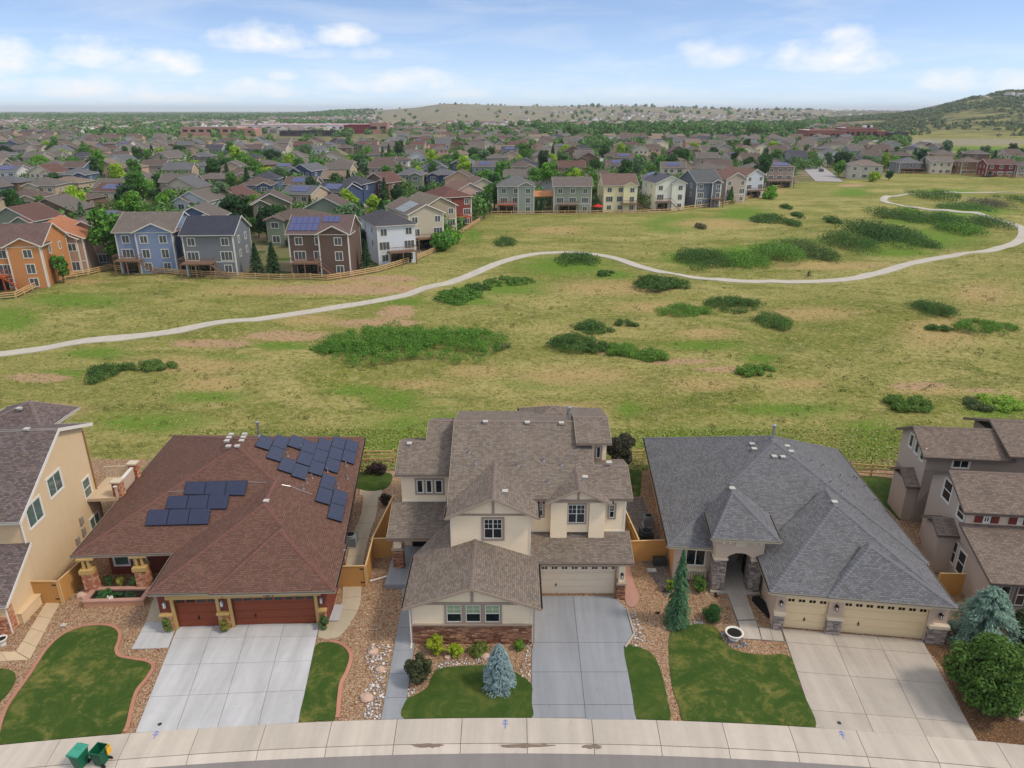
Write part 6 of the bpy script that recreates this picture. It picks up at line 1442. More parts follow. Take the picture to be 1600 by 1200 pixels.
def cobbles(label, poly, dens, smin, smax, mat, z=.03, fade=0.):
    poly = [Vector((p.x, p.y, 0)) for p in poly]; xs = [p.x for p in poly]; ys = [p.y for p in poly]; A = (max(xs)-min(xs))*(max(ys)-min(ys)); n = int(A*dens); V, F = [], []; k = 0
    for i in range(n):
        x, y = random.uniform(min(xs), max(xs)), random.uniform(min(ys), max(ys))
        if not inpoly(x, y, poly): continue
        s = random.uniform(smin, smax); a = random.uniform(0, 3.14); sc = np.array([s, s*random.uniform(.6, 1), s*random.uniform(.4, .7)])
        v = oct_v*(1+rng.normal(size=(6, 1))*.12)*sc; ca, sa = math.cos(a), math.sin(a); v = np.stack([v[:, 0]*ca-v[:, 1]*sa+x, v[:, 0]*sa+v[:, 1]*ca+y, v[:, 2]+z+s*.2], 1)
        V.append(v); F.append(oct_f+6*k); k += 1
    o = bpy.data.objects.new('cobbles', npmesh('cobbles', np.concatenate(V), np.concatenate(F), mat)); C.objects.link(o); o['kind'] = 'stuff'; o['label'] = label
cobbles('white cobble strip between river gravel and the blue grey path', P2([z6(195,640), z6(205,560), z6(185,520), z6(240,470), z6(200,360), z6(225,310), z6(320,300), z6(300,420), z6(282,540), z6(270,642)]), 42, .06, .13, m_cob)
cobbles('white cobbles curving round the centre lawn bed', P2([z6(392,540), z6(475,490), z6(450,505), z6(395,505)])+[], 46, .05, .11, m_cob)
cobbles('white cobbles between shrubs and lawn under the brick wall', P2([z6(515,428), z6(560,405), z6(640,400), z6(725,400), z6(728,365), z6(640,372), z6(560,380), z6(525,395)]), 46, .05, .11, m_cob)
cobbles('white cobbles along the left edge of the blue grey driveway', P2([z6(882,440), z6(940,484), z6(943,300), z6(925,300), z6(915,380)]), 46, .05, .11, m_cob)
cobbles('white cobbles at the chamfered corner of the blue grey driveway', P2([z6(1372,320), z6(1402,262), z6(1382,160), z6(1408,165), z6(1448,260), z6(1455,322)]), 46, .05, .11, m_cob)
cobbles('blue grey pebbles around the white bowl planter', P2([z7(428,312), z7(452,322), z7(520,345), z7(540,362), z7(520,380), z7(470,372), z7(440,345)]), 70, .04, .08, m_cobd, .06)
cobbles('grey pebbles at the foot of the weeping spruce', P2([z7(305,285), z7(300,268), z7(360,262), z7(365,285)]), 70, .04, .08, m_cobd, .06)
# scattered larger stones over the gravel beds
cobbles('scattered larger river stones in the gravel beds', [Vector(p) for p in ((-32, 29.5, 0), (31, 29.2, 0), (31, 41, 0), (-32, 41, 0))], 3.2, .04, .09, islandmat('river_stones', [(150,112,82),(206,176,140),(178,130,98),(222,206,182),(132,100,76)]), .0)
def boulder(px, py, s, label, mat=None):
    p = P(px, py); bm = bmesh.new(); bmesh.ops.create_icosphere(bm, subdivisions=2, radius=s)
    for v in bm.verts: n_ = random.uniform(.82, 1.12); v.co = Vector((v.co.x*n_*1.2, v.co.y*n_, v.co.z*n_*.7+s*.3))
    me = bpy.data.meshes.new('boulder'); bm.to_mesh(me); bm.free(); me.materials.append(mat or m_bould); o = bpy.data.objects.new('boulder', me); C.objects.link(o); o.location = p; tag(o, label, 'boulder', 'landscape boulders')
for a_ in ((584, 1021, .3, 'pale boulder at the top of the white cobble strip'), (594, 1048, .25, 'pinkish boulder in the middle of the white cobble strip'), (573, 1092, .33, 'pinkish boulder near the bottom of the white cobble strip'), (758, 1027, .28, 'tan boulder right of the grassy shrub in the centre bed'), (700, 1028, .2, 'small tan boulder between the yellow green shrubs'),
           (129, 932, .34, 'flat tan boulder left of the porch planter'), (137, 938, .3, 'second flat boulder nearest the planter corner'), (1594, 1118, .5, 'red brown boulder at the right edge below the big bush')): boulder(*a_)
# shallow concrete kerb right of the blue grey driveway
m = M(); pts = P2([z6(1366,152), z6(1398,262), z6(1358,322)])
for a_, b_ in zip(pts, pts[1:]): m.bar(a_+Vector((.07, 0, .06)), b_+Vector((.07, 0, .06)), .12, .14)
tag(m.build('driveway_kerb', m_edging_grey, kind='structure'), 'pale kerb strip round the chamfered driveway corner')
# rough ground under the big bush
sheet('mulch_bed', smoothpoly([onarc(P(1531,1160)), P(1500,1105), P(1470,1040), P(1445,1005), P(1480,975), P(1560,1010), P(1640,1080), onarc(P(1660,1170)), onarc(P(1595,1165))], 4), 0, .035, rockmat('bark_mulch', [(110,80,56),(150,112,78),(96,70,50),(170,134,98)], 16), 'brown mulch bed under the big bush')
# garden soaker hose coil
m = M(); m.tube([P(1048+12*math.sin(i*.5), 905+i*1.6+4*math.cos(i*.7), .12) for i in range(12)], .03, 5); tag(recenter(m.build('garden_hose', m_black), P(1048, 912)), 'black garden hose lying at the orange house corner', 'hose')
# ================================================================== meadow shrubs
HAZE = .8e-4
m_shade_leaf = m_leaf
def thicket(px, py, rx, ry, hgt, col, label, n, name='shrub_thicket', leaf=.17, ang=0., lump=1.0, group='dark green shrubs scattered over the meadow'):
    """mounded scrub: hummocks spread over an ellipse given on the ground"""
    hgt *= .78 if py > 415 else 1.25; col = tuple(min(255, int(q*f_)) for q, f_ in zip(col, (1.38, 1.3, 1.3))); c = P(px, py); ex = (P(px+rx, py)-P(px-rx, py)).length/2; ey = max(.7, (P(px, py-ry)-P(px, py+ry)).length/2*1.0); c.z = th(c.x, c.y)
    k = max(4, int(ex*ey*3.0*lump)); cs, rs = [], []; k = int(k*1.5)
    while len(cs) < k:
        a, b = rng.uniform(-1, 1, 2)
        if a*a+b*b > 1: continue
        edge = 1-(a*a+b*b)
        wob = 1+.25*math.sin(a*5+px)+.2*math.sin(b*7+py)
        r = hgt*rng.uniform(.5, .8)*(.6+.4*edge); y_ = b*ey*wob+math.sin(ang)*a*ex
        if len(rs) and edge < .15 and rng.random() < .5: continue
        cs.append((a*ex, y_, r*.35+hgt*.25*edge**.5)); rs.append(max(.25, r))
    return plantobj(name, label, 'shrub', c, clumps(cs, rs, int(n*1.15), leaf, .7, .2), m_leaf, col, group)
DG, MG, YG = (52,76,36), (66,96,38), (84,118,40)
TH = [(645,541,150,27,1.8,(62,94,36),'largest sprawling green thicket left of centre in the meadow',26000,.35),
 (545,548,62,10,1.6,(58,90,36),'low left tail of the largest green thicket',5000,0),
 (717,466,36,11,1.7,(60,90,36),'round green thicket just below the trail, left of centre',4500,0),
 (747,451,22,5,1.3,DG,'small dark thicket behind the round green one below the trail',1600,0),
 (795,441,40,6,1.3,(64,90,40),'narrow green thicket hugging the underside of the trail',2200,0),
 (903,409,36,8,1.6,DG,'dark oval thicket under the crest of the trail',2600,0),
 (947,430,14,4,1.0,DG,'tiny dark bush right of the oval under the trail crest',500,0),
 (788,381,19,6,1.4,DG,'dark lone bush in dry grass above the trail',1200,0),
 (1034,450,47,10,1.8,DG,'dark thicket just below the trail bend right of centre',5000,0),
 (1070,489,50,9,1.7,MG,'green thicket on the mound, left of the darker one',4500,0),
 (1146,478,48,10,1.8,DG,'long dark thicket on the crest of the mound',5000,0),
 (1207,507,26,12,2.1,(58,82,38),'round compact bush right of the mound',3600,0),
 (926,515,34,9,1.7,DG,'dark thicket left of the mound',3200,0),
 (980,508,19,4,1.2,DG,'low dark tail right of the thicket beside the mound',900,0),
 (893,541,36,11,1.9,DG,'left dark thicket of the chain behind the cream house roof',4200,0),
 (940,546,28,7,1.5,DG,'thin middle thicket of the chain behind the cream house roof',2200,0),
 (973,553,24,9,1.8,MG,'green third thicket of the chain behind the cream house roof',3000,0),
 (1019,561,26,8,1.7,MG,'right end thicket of the chain behind the cream house roof',3000,0),
 (1180,584,30,7,1.4,MG,'low green thicket in the meadow above the grey roof',2400,0),
 (1418,635,36,10,1.5,(64,88,38),'dark green thicket above the taupe house',3600,0),
 (1528,638,22,8,1.3,(60,74,44),'dull dark thicket left of the yellow green pair at right',1700,0),
 (1562,633,30,11,1.3,(92,118,46),'yellow green thicket at the right above the taupe roof',3000,0),
 (1457,493,31,11,2.0,DG,'round dark bush in the right part of the meadow',3800,0),
 (1464,516,24,5,1.2,DG,'low dark thicket under the round bush at right',1100,0),
 (1535,517,54,7,1.4,MG,'long green thicket at the right edge of the meadow',3800,0),
 (164,586,24,10,1.9,DG,'dark round bush in the left meadow',2800,0),
 (232,575,48,6,1.4,(62,84,40),'long low thicket right of the dark round bush at left',2800,0),
 (785,545,12,6,1.2,(70,80,52),'small grey green bush at the right tip of the largest thicket',500,0),
 (1444,386,16,7,1.8,DG,'small round bush inside the trail bend',1100,0),
 (1205,345,24,6,1.8,DG,'cluster of dark bushes on the slope above the long thickets',1500,0),
 (1185,347,10,4,1.4,DG,'small bush left of the dark cluster on the slope',400,0),
 (1240,352,9,4,1.4,DG,'small bush right of the dark cluster on the slope',400,0),
 (1094,357,5,3,1.2,(70,72,50),'tiny dark bush on the dry slope',150,0),
 (1229,326,6,3,1.2,DG,'tiny bush above the dark cluster on the slope',200,0),
 (1246,340,7,3,1.3,DG,'tiny bush below the street end',200,0),
 # long green gully in the right half
 (1098,409,42,12,2.4,DG,'dark left end of the long gully thicket',5000,0),
 (1160,411,40,11,2.2,(66,98,38),'bright green second clump of the long gully thicket',4500,0),
 (1212,405,38,11,2.4,(66,96,40),'green third clump of the long gully thicket',4200,0),
 (1255,396,34,14,2.8,(66,80,46),'dull grey green clump in the middle of the gully',3800,0),
 (1283,404,22,8,2.2,DG,'low dark clump under the dull grey green one',1800,0),
 (1318,385,26,13,3.2,DG,'tall dark clump of the gully, left of the tallest',3200,0),
 (1362,373,30,15,3.6,(46,70,34),'tallest dark thicket of the gully',4000,0),
 (1406,372,24,10,2.8,DG,'dark clump right of the tallest gully thicket',2200,0),
 (1390,341,20,8,2.8,DG,'dark bush above the gully beside the trail',1700,0),
 (1415,334,18,4,2.0,MG,'low green bush just under the upper trail',800,0),
 (1467,351,42,9,2.8,(50,78,36),'wide dark thicket within the trail bend',4000,0),
 (1500,363,30,6,2.2,MG,'green thicket under the wide dark one in the bend',2000,0),
 (1540,352,26,6,2.4,(58,80,42),'green thicket next to the trail at far right',1700,0),
 (1458,311,18,8,2.6,DG,'round dark bush beyond the upper trail bend',1500,0),
 (1478,306,10,4,2.0,DG,'small dark bush right of the round one beyond the trail',500,0),
 (1505,327,40,5,2.0,(64,88,46),'long low green thicket in the upper trail loop',2000,0),
 (1545,323,24,6,2.2,(70,72,58),'brown grey brush in the upper trail loop',1400,0),
 (1592,318,16,6,2.2,DG,'dark bush at the right edge within the trail loop',800,0),
 (1302,348,8,4,1.6,DG,'small lone bush above the middle of the gully',300,0),
 (1345,385,18,7,2.2,(52,80,36),'green clump filling the gap beneath the tallest thicket',1400,0)]
for px, py, rx, ry, hg_, col, lab, n, ang in TH: thicket(px, py, rx, ry, hg_, col, lab, max(1100, int(n*1.7)), leaf=.115 if py > 470 else (.18 if py > 380 else .25), ang=ang*0)
# tussocks all over the meadow
def tussocks(name, label, n, ylo, yhi, size, cols, seed, pexp=1.0, mask=None):
    r = np.random.default_rng(seed); y = ylo*(yhi/ylo)**r.random(n); x = (r.random(n)*2-1)*y*.86
    px = 800+FPX*x/(y*_c+10); 
    z = terrain(x, y); k = 3
    c = np.repeat(np.stack([x, y, z], 1), k, 0); s = np.repeat(size*r.uniform(.5, 1.6, n)*(y/80)**.45, k)
    d = r.normal(size=(n*k, 3)); d[:, 2] = np.abs(d[:, 2])*.4; c = c+np.stack([d[:, 0]*s*.4, d[:, 1]*s*.4, s*.3], 1)
    dd = d*.5+np.array([0, -.2, 1.5])
    return quads(c, dd, r.normal(size=(n*k, 3)), s*.9, s*1.1), x, y
m_tus = islandmat('meadow_tussocks', [(138,134,70),(118,126,54),(172,160,104),(100,112,46),(154,146,84),(188,176,124)], .97, .05)
(vf, x_, y_) = tussocks('t', '', 60000, 60, 230, .13, None, 5)
keep = ~((y_ < 66))
fpx = [p[0] for p in FENCE_PX]+[1300, 1600]; fpy = [p[1] for p in FENCE_PX]+[288, 280]
Zc = y_*_c+CAMH*_s; ppx = 800+x_/Zc*FPX; ppy = 600-(y_*_s-CAMH*_c)/Zc*FPX
tdx = np.array([[p.x, p.y] for p in tp]); dmin = np.full(len(x_), 9e9)
for q in tdx: dmin = np.minimum(dmin, (x_-q[0])**2+(y_-q[1])**2)
ok = (y_ > 58.8) & (ppy > np.interp(ppx, fpx, fpy)+3) & (dmin > 3.2)
kk = np.repeat(ok, 3); fsel = vf[1][kk]
me = npmesh('meadow_grass', vf[0], fsel, m_tus); o = bpy.data.objects.new('meadow_grass', me); C.objects.link(o); o['kind'] = 'stuff'; o['label'] = 'tufty olive and straw coloured meadow grass'
r = np.random.default_rng(21); n = 1500; y = 62*(200/62)**r.random(n); x = (r.random(n)*2-1)*y*.86; Zc = y*_c+CAMH*_s; px_ = 800+x/Zc*FPX; py_ = 600-(y*_s-CAMH*_c)/Zc*FPX
dm = np.full(n, 9e9)
for q in tdx: dm = np.minimum(dm, (x-q[0])**2+(y-q[1])**2)
sel = (py_ > np.interp(px_, fpx, fpy)+4) & (dm > 6) & (np.sin(x*.09+1)*np.sin(y*.07)+.4*r.normal(size=n) > .1); x, y = x[sel], y[sel]; s = r.uniform(.12, .42, len(x)); z = terrain(x, y); k_ = 26
c = np.repeat(np.stack([x, y, z+s*.4], 1), k_, 0); ss = np.repeat(s, k_); d = r.normal(size=(len(ss), 3)); d /= np.linalg.norm(d, axis=1, keepdims=True); c += d*ss[:, None]*np.array([1, 1, .6]); vf = quads(c, d+r.normal(size=d.shape)*.5, r.normal(size=d.shape), ss*.35, ss*.5)
o = bpy.data.objects.new('meadow_weeds', npmesh('meadow_weeds', *vf, islandmat('weed_leaves', [(92,100,48),(112,116,60),(80,92,42),(130,126,76)], .95, .05))); C.objects.link(o); o['kind'] = 'stuff'; o['label'] = 'small dark weed clumps dotted through the meadow'
# lush strip of tall grass behind the back fences
r = np.random.default_rng(8); n = 60000; x = r.uniform(-34, 60, n); y = 57.8+(r.random(n)**1.6)*9; z = terrain(x, y); s = r.uniform(.08, .24, n)
d = r.normal(size=(n, 3)); d[:, 2] = np.abs(d[:, 2])+1.; vf = quads(np.stack([x, y, z+s*.35], 1), d, r.normal(size=(n, 3))*np.array([.4, .4, 1]), s*.6, s*1.4)
o = bpy.data.objects.new('tall_grass', npmesh('tall_grass', *vf, islandmat('tall_grass_blades', [(126,138,58),(142,152,72),(112,130,52),(170,170,112),(132,138,70)], .95, .05))); C.objects.link(o); o['kind'] = 'stuff'; o['label'] = 'bright green tall grass just behind the back fences'
# ================================================================== neighbourhood
m_roofT = shingles('tinted_shingles', (128,128,128), tint=True, var=.22); m_wallT = siding('tinted_siding', (200,200,200), tint=True, lap=.22); m_wall2 = siding('tinted_panel', (200,200,200), tint=True, flat=True)
m_glass_far = plain('curtained_glass', (84,90,92), .2, .5, var=.5, sc=.8); m_deckT = plain('deck_boards', (128,98,78), .8); m_deckR = plain('red_stained_deck', (168,84,50), .8)
m_pvfar = plain('blue_solar_glass', (72,78,120), .25, .5, var=.15)
pane_cache = {}
def hwin(parent, T, u, z, w_, h_, lod=0, col=None):
    """window built proud of the wall: frame and pane (one mesh each near, one mesh with both far)"""
    key = (round(w_, 2), round(h_, 2), lod)
    if key not in pane_cache:
        f = M(); t = .13
        for a in ((-w_/2-t, w_/2+t, h_/2, h_/2+t), (-w_/2-t, w_/2+t, -h_/2-t, -h_/2), (-w_/2-t, -w_/2, -h_/2, h_/2), (w_/2, w_/2+t, -h_/2, h_/2)): f.box(a[0], a[1], -.06, .02, a[2], a[3])
        nm_ = 2 if w_ < 1.5 else (3 if w_ > 2 else 2)
        for i in range(1, nm_): x = -w_/2+w_*i/nm_; f.box(x-.035, x+.035, -.045, .0, -h_/2, h_/2)
        if h_ > 1.6: pass
        p = M(); p.box(-w_/2, w_/2, -.02, .01, -h_/2, h_/2)
        if lod == 0:
            a = f.build('window', m_trim_w); b = p.build('pane', m_glass_far, a, local=True); pane_cache[key] = (a.data, b.data); bpy.data.objects.remove(a); bpy.data.objects.remove(b)
        else:
            nf = len(f.f); f.add(p.v, p.f, 1); a = f.build('window', [m_trim_w, m_glass_far]); pane_cache[key] = (a.data, None); bpy.data.objects.remove(a)
    fm, pm = pane_cache[key]; o = bpy.data.objects.new('window', fm); C.objects.link(o); o.parent = parent; o.matrix_local = T @ Matrix.Translation((u, -.0, z))
    if pm: q = bpy.data.objects.new('pane', pm); C.objects.link(q); q.parent = o
    return o
def roofplanes(kind, x0, x1, y0, y1, ze_, sl, ov=.45):
    w_, d_ = x1-x0+2*ov, y1-y0+2*ov; X0, X1, Y0, Y1 = x0-ov, x1+ov, y0-ov, y1+ov; z0 = ze_-sl*ov+.12
    if kind == 'hip':
        s = min(w_, d_)/2; zr = z0+s*sl
        a, b = ((X0+s, (Y0+Y1)/2, zr), (X1-s, (Y0+Y1)/2, zr)) if w_ >= d_ else (((X0+X1)/2, Y0+s, zr), ((X0+X1)/2, Y1-s, zr))
        if w_ >= d_: 
            a = (a[0]-.01, a[1], a[2]); return [[(X0,Y0,z0), (X1,Y0,z0), b, a], [(X1,Y0,z0), (X1,Y1,z0), b], [(X1,Y1,z0), (X0,Y1,z0), a, b], [(X0,Y1,z0), (X0,Y0,z0), a]], zr
        return [[(X0,Y0,z0), (X1,Y0,z0), a], [(X1,Y0,z0), (X1,Y1,z0), b, a], [(X1,Y1,z0), (X0,Y1,z0), b], [(X0,Y1,z0), (X0,Y0,z0), a, b]], zr
    if kind == 'gx': zr = z0+d_/2*sl; ym = (Y0+Y1)/2; return [[(X0,Y0,z0), (X1,Y0,z0), (X1,ym,zr), (X0,ym,zr)], [(X0,ym,zr), (X1,ym,zr), (X1,Y1,z0), (X0,Y1,z0)]], zr
    zr = z0+w_/2*sl; xm = (X0+X1)/2; return [[(X0,Y0,z0), (xm,Y0,zr), (xm,Y1,zr), (X0,Y1,z0)], [(xm,Y0,zr), (X1,Y0,z0), (X1,Y1,z0), (xm,Y1,zr)]], zr
def wallbox(m, x0, x1, y0, y1, z0, z1, kind, sl):
    m.box(x0, x1, y0, y1, z0, z1)
    if kind == 'gx': d_ = (y1-y0)/2; zr = z1+d_*sl; m.add([(x0,y0,z1), (x0,y1,z1), (x0,y0+d_,zr), (x1,y0,z1), (x1,y1,z1), (x1,y0+d_,zr)], [(0,2,1), (3,4,5)])
    if kind == 'gy': w_ = (x1-x0)/2; zr = z1+w_*sl; m.add([(x0,y0,z1), (x1,y0,z1), (x0+w_,y0,zr), (x0,y1,z1), (x1,y1,z1), (x0+w_,y1,zr)], [(0,1,2), (3,5,4)])
def mk_house(spec, lod=0, vol=None):
    """spec: volumes [(x0,x1,y0,y1,z0,z1,kind,slope)], wins [(face,u,z,w,h)], deck, doors; front faces -y, origin mid front"""
    t = thing('house', (0, 0, 0), None, None)
    lim = 99 if lod == 0 else 99
    for i, v in enumerate(spec['vol']):
        m = M(); wallbox(m, *v[:6], v[6], v[7]); wl = m.build('wall' if i == 0 else 'wing_wall', m_wallT, t)
        pls, zr = roofplanes(v[6], *v[:4], v[5], v[7], spec.get('ov', .45))
        roof(t, pls, m_roofT, trim=m_trim_w if not spec.get('dtrim') else m_taupe, fas=.22, name='roof' if i == 0 else 'wing_roof')
    for f in [o for o in t.children if o.name.startswith('fascia')] if lod else []: pass
    V0 = spec['vol'][0]
    for w_ in spec['wins']:
        face, u_, z_, ww, hh = w_[:5]; v = spec['vol'][w_[5] if len(w_) > 5 else 0]
        T = {'f': Matrix.Translation((0, v[2], 0)), 'r': Matrix.Translation((v[1], 0, 0)) @ Matrix.Rotation(math.pi/2, 4, 'Z'), 'l': Matrix.Translation((v[0], 0, 0)) @ Matrix.Rotation(-math.pi/2, 4, 'Z'), 'b': Matrix.Translation((0, v[3], 0)) @ Matrix.Rotation(math.pi, 4, 'Z')}[face]
        if face == 'l': u_ = -u_
        hwin(t, T, u_, z_, ww, hh, lod)
    if 'deck' in spec:
        x0, x1, z_, dep, mt, stairs = spec['deck']; y = V0[2]; mt = m_deckR if mt else m_deckT
        d = thing('deck', (0, 0, 0), None, None); d.parent = t
        m = M(); m.box(x0, x1, y-dep, y-.02, z_-.2, z_); m.build('deck_floor', mt, d); m = M()
        m.bar((x0, y-dep, z_+1), (x1, y-dep, z_+1), .09); m.bar((x0, y-dep, z_+1), (x0, y, z_+1), .09); m.bar((x1, y-dep, z_+1), (x1, y, z_+1), .09)
        k = int((x1-x0)/.3)
        for i in range(k+1): m.bar((x0+(x1-x0)*i/k, y-dep, z_), (x0+(x1-x0)*i/k, y-dep, z_+1), .045)
        m.build('railing', mt, d)
        for x in (x0+.1, (x0+x1)/2, x1-.1): m = M(); m.bar((x, y-dep+.1, 0), (x, y-dep+.1, z_-.2), .2); m.build('post', mt, d)
        if stairs:
            m = M(); s = 1 if stairs > 0 else -1; xs = x1 if s > 0 else x0
            for i in range(9): m.box(min(xs+s*i*.36, xs+s*(i+1)*.36), max(xs+s*i*.36, xs+s*(i+1)*.36), y-dep, y-dep+1, z_-.2-(i+1)*z_/10, z_-.1-(i+1)*z_/10)
            m.bar((xs, y-dep, z_+.9), (xs+s*3.24, y-dep, 1.0), .08); m.bar((xs, y-dep, z_-.2), (xs+s*3.24, y-dep, 0.0), .14); m.build('stairs', mt, d)
        m = M(); m.box(x0+.6, x1-.6, y-.06, y+.0, .1, 2.2); m.build('patio_door', m_glass, t)
    if 'garage' in spec:
        x0, x1, gi = spec['garage']; v = spec['vol'][gi]; m = M(); m.box(x0, x1, v[2]-.05, v[2], .05, 2.3)
        for z_ in (.6, 1.15, 1.7): m.box(x0, x1, v[2]-.07, v[2]-.05, z_, z_+.05)
        m.build('garage_door', m_garT, t)
    for s in spec.get('solar', ()):
        pn = plane_of(roofplanes(V0[6], *V0[:4], V0[5], V0[7])[0][s[0]]); n_, d_ = pn
        x0, x1, k0, k1, nx, ny = s[1:7]
        def onp(x, y): return Vector((x, y, (d_+.12-n_.x*x-n_.y*y)/n_.z))
        for i in range(nx):
            for j in range(ny):
                a, b = x0+(x1-x0)*i/nx+.03, x0+(x1-x0)*(i+1)/nx-.03; c, e = k0+(k1-k0)*j/ny+.03, k0+(k1-k0)*(j+1)/ny-.03; q = [onp(a, c), onp(b, c), onp(b, e), onp(a, e)]
                m = M(); m.add(q+[p-n_*.05 for p in q], [(0,1,2,3), (7,6,5,4), (0,4,5,1), (1,5,6,2), (2,6,7,3), (3,7,4,0)]); m.build('solar_panel', s[7] if len(s) > 7 else m_pvfar, t)
    for (x, y, w_, z_) in spec.get('chim', ()): m = M(); m.box(x-w_/2, x+w_/2, y-w_/2, y+w_/2, 3, z_); m.build('chimney', m_wallT, t)
    return t
m_garT = plain('garage_white', (214,208,196), .6)
def tint(t, wall, rf):
    for o in t.children:
        n_ = o.name.split('.')[0]
        if n_ in ('wall', 'wing_wall', 'chimney'): o.color = (*lin(wall), 1)
        elif n_ in ('roof', 'wing_roof'): o.color = (*lin(rf), 1)
def place(t, px, py, rot, label, group='houses of the far neighbourhood', sc=1.0, cat='house'):
    p = P(px, py); t.location = (p.x, p.y, th(p.x, p.y)); t.rotation_euler = (0, 0, R(rot)); t.scale = (sc,)*3; tag(t, label, cat, group)
    OCC.append((p.x-math.sin(R(rot))*5, p.y+math.cos(R(rot))*5, 8.5)); return t
OCC = []
def std_rear(W, D, H, bay=None, deck=None, cross=None, kind='gx', left=True, side='r', extra=(), sl=.5, solar=(), nwin=2, ov=.45):
    """rear elevation of a walkout house: three rows of windows"""
    x0, x1 = -W/2, W/2; vol = [(x0, x1, 0, D, 0, H, kind, sl)]
    if cross: vol.append((cross[0], cross[1], -.5 if len(cross) < 3 else cross[2], 3.5, 0, H, 'gy', sl))
    wins = []
    zs = [1.4, H*.48, H*.82] if H > 7 else [1.5, H*.75]
    for zi, z in enumerate(zs):
        for u_ in np.linspace(x0+W*.17, x1-W*.17, 3 if W > 10 else 2):
            big = (zi == len(zs)-2 and abs(u_) < W*.4)
            vi = 1 if (cross and cross[0] < u_ < cross[1]) else 0
            wins.append(('f', float(u_), float(z), 2.1 if (big and vi == 0) else 1.3, 1.6 if big else 1.35, vi))
    for z in zs[-2:]:
        for y in (D*.3, D*.7):
            for s in ('rl' if side == 'b' else side): wins.append((s, float(y) , float(z), .9, 1.2))
    sp_ = dict(vol=vol+list(extra), wins=wins, ov=ov)
    if deck: sp_['deck'] = deck
    if solar: sp_['solar'] = solar
    return sp_
G_ROW = 'houses backing onto the meadow'
def row1(spec, px, py, rot, wall, rf, label, sc=1.0):
    t = mk_house(spec, 0); tint(t, wall, rf)
    for i, v in enumerate(spec['vol'][:2]):
        for x, y in ((v[0], v[2]), (v[1], v[2]))+(((v[0], v[3]), (v[1], v[3])) if i == 0 else ()):
            sx_ = 1 if x == v[0] else -1; m = M(); m.box(min(x-sx_*.04, x+sx_*.2), max(x-sx_*.04, x+sx_*.2), y-.04, y+.16, 0, v[5]-.15); m.build('corner_board', m_trim_w, t)
    v = spec['vol'][0]; m = M(); m.box(v[0]-.03, v[1]+.03, v[2]-.03, v[2], v[5]*.33, v[5]*.33+.16); m.build('band_board', m_trim_w, t); return place(t, px, py, rot, label, G_ROW, sc)
def rfi(d, dep=None): return d
row1(std_rear(13, 12, 8.0, cross=(1.0, 6.5), deck=(-5.5, .5, 3., 3., 1, 1), kind='gx', side='r'), 18, 455, 12, (196,134,84), (112,90,84), 'bright orange walkout house with orange deck, nearest the left edge')
row1(std_rear(12, 12, 7.0, cross=(0.5, 5.), kind='gy', side='l', deck=None), 88, 430, 18, (172,142,120), (178,118,84), 'tan house with orange brown roof beside the bright orange house')
row1(std_rear(9, 12, 7.0, kind='gy', side='l'), 142, 415, 10, (146,126,120), (124,108,102), 'plain taupe gabled house hidden behind trees left of the blue house')
row1(std_rear(11.2, 13, 8.3, cross=(-1.6, 5.6), deck=(-5.6, -.8, 3., 2.8, 0, 1), kind='gx', side='r', sl=.45), 236, 427, 4, (128,144,172), (118,108,100), 'blue walkout house with white trim and brown roof')
row1(std_rear(9.8, 11, 8.2, deck=(-4.9, 1.0, 3., 3.2, 0, 1), kind='gx', side='r', sl=.5), 333, 431, 3, (118,122,124), (66,68,78), 'dark grey walkout house with charcoal roof and deck')
row1(std_rear(11.8, 11, 8.4, cross=(0.1, 6.0), deck=(-5.2, .2, 3., 2.6, 0, 1), kind='gx', side='l', sl=.5, solar=((0, -6., -.2, .4, 4.6, 5, 2), (0, .3, 3.6, 3.0, 4.8, 3, 1))), 503, 431, 0, (104,84,72), (110,92,88), 'brown walkout house with purple blue solar panels across its roof')
row1(std_rear(8.2, 15, 8.3, deck=(-2.2, 3.6, 2.9, 2.2, 0, 0), kind='hip', side='l', sl=.45), 622, 412, 24, (208,212,216), (82,80,84), 'white walkout house with charcoal hipped roof')
row1(std_rear(8.5, 17, 8.4, deck=(-3, 3, 2.9, 2.6, 0, 0), kind='gy', side='l', sl=.45, solar=((0, -4.6, -.6, 2.5, 9.5, 2, 4, m_acl),)), 668, 389, 26, (188,176,152), (122,108,98), 'beige long house with pale reflective solar panels on the roof')
row1(std_rear(8.5, 14, 8.3, deck=(-3, 3, 2.9, 2.6, 0, 0), kind='gy', side='l', sl=.5), 690, 373, 28, (168,152,126), (128,118,104), 'olive tan gabled house next to the beige long house')
row1(std_rear(8.5, 14, 8.3, deck=(-3, 3, 2.9, 2.6, 1, 0), kind='hip', side='l', sl=.45), 716, 354, 28, (126,66,54), (112,78,70), 'red brown brick house with red stained deck')
row1(std_rear(8, 13, 7.6, kind='gy', side='l', sl=.5), 735, 335, 24, (190,160,144), (134,104,92), 'pinkish beige gabled house behind the red brown one')
row1(std_rear(8, 13, 7.2, kind='gy', side='l', sl=.5), 755, 322, 16, (196,182,156), (122,102,92), 'cream tan house tucked behind the round tree')
row1(std_rear(11.6, 12, 8.5, cross=(.6, 5.8), deck=(-5.7, -.2, 2.9, 2.0, 1, 0), kind='hip', side='r', sl=.45), 806, 333.5, 0, (146,154,142), (112,110,108), 'sage grey walkout house with salmon shutters and white trimmed gable')
row1(std_rear(12., 11, 8.4, deck=(-4.6, 1.8, 2.9, 2.4, 0, 0), kind='gx', side='l', sl=.42), 894, 333, 0, (140,148,128), (116,106,100), 'green grey walkout house with brown roof, between sage and pale yellow houses')
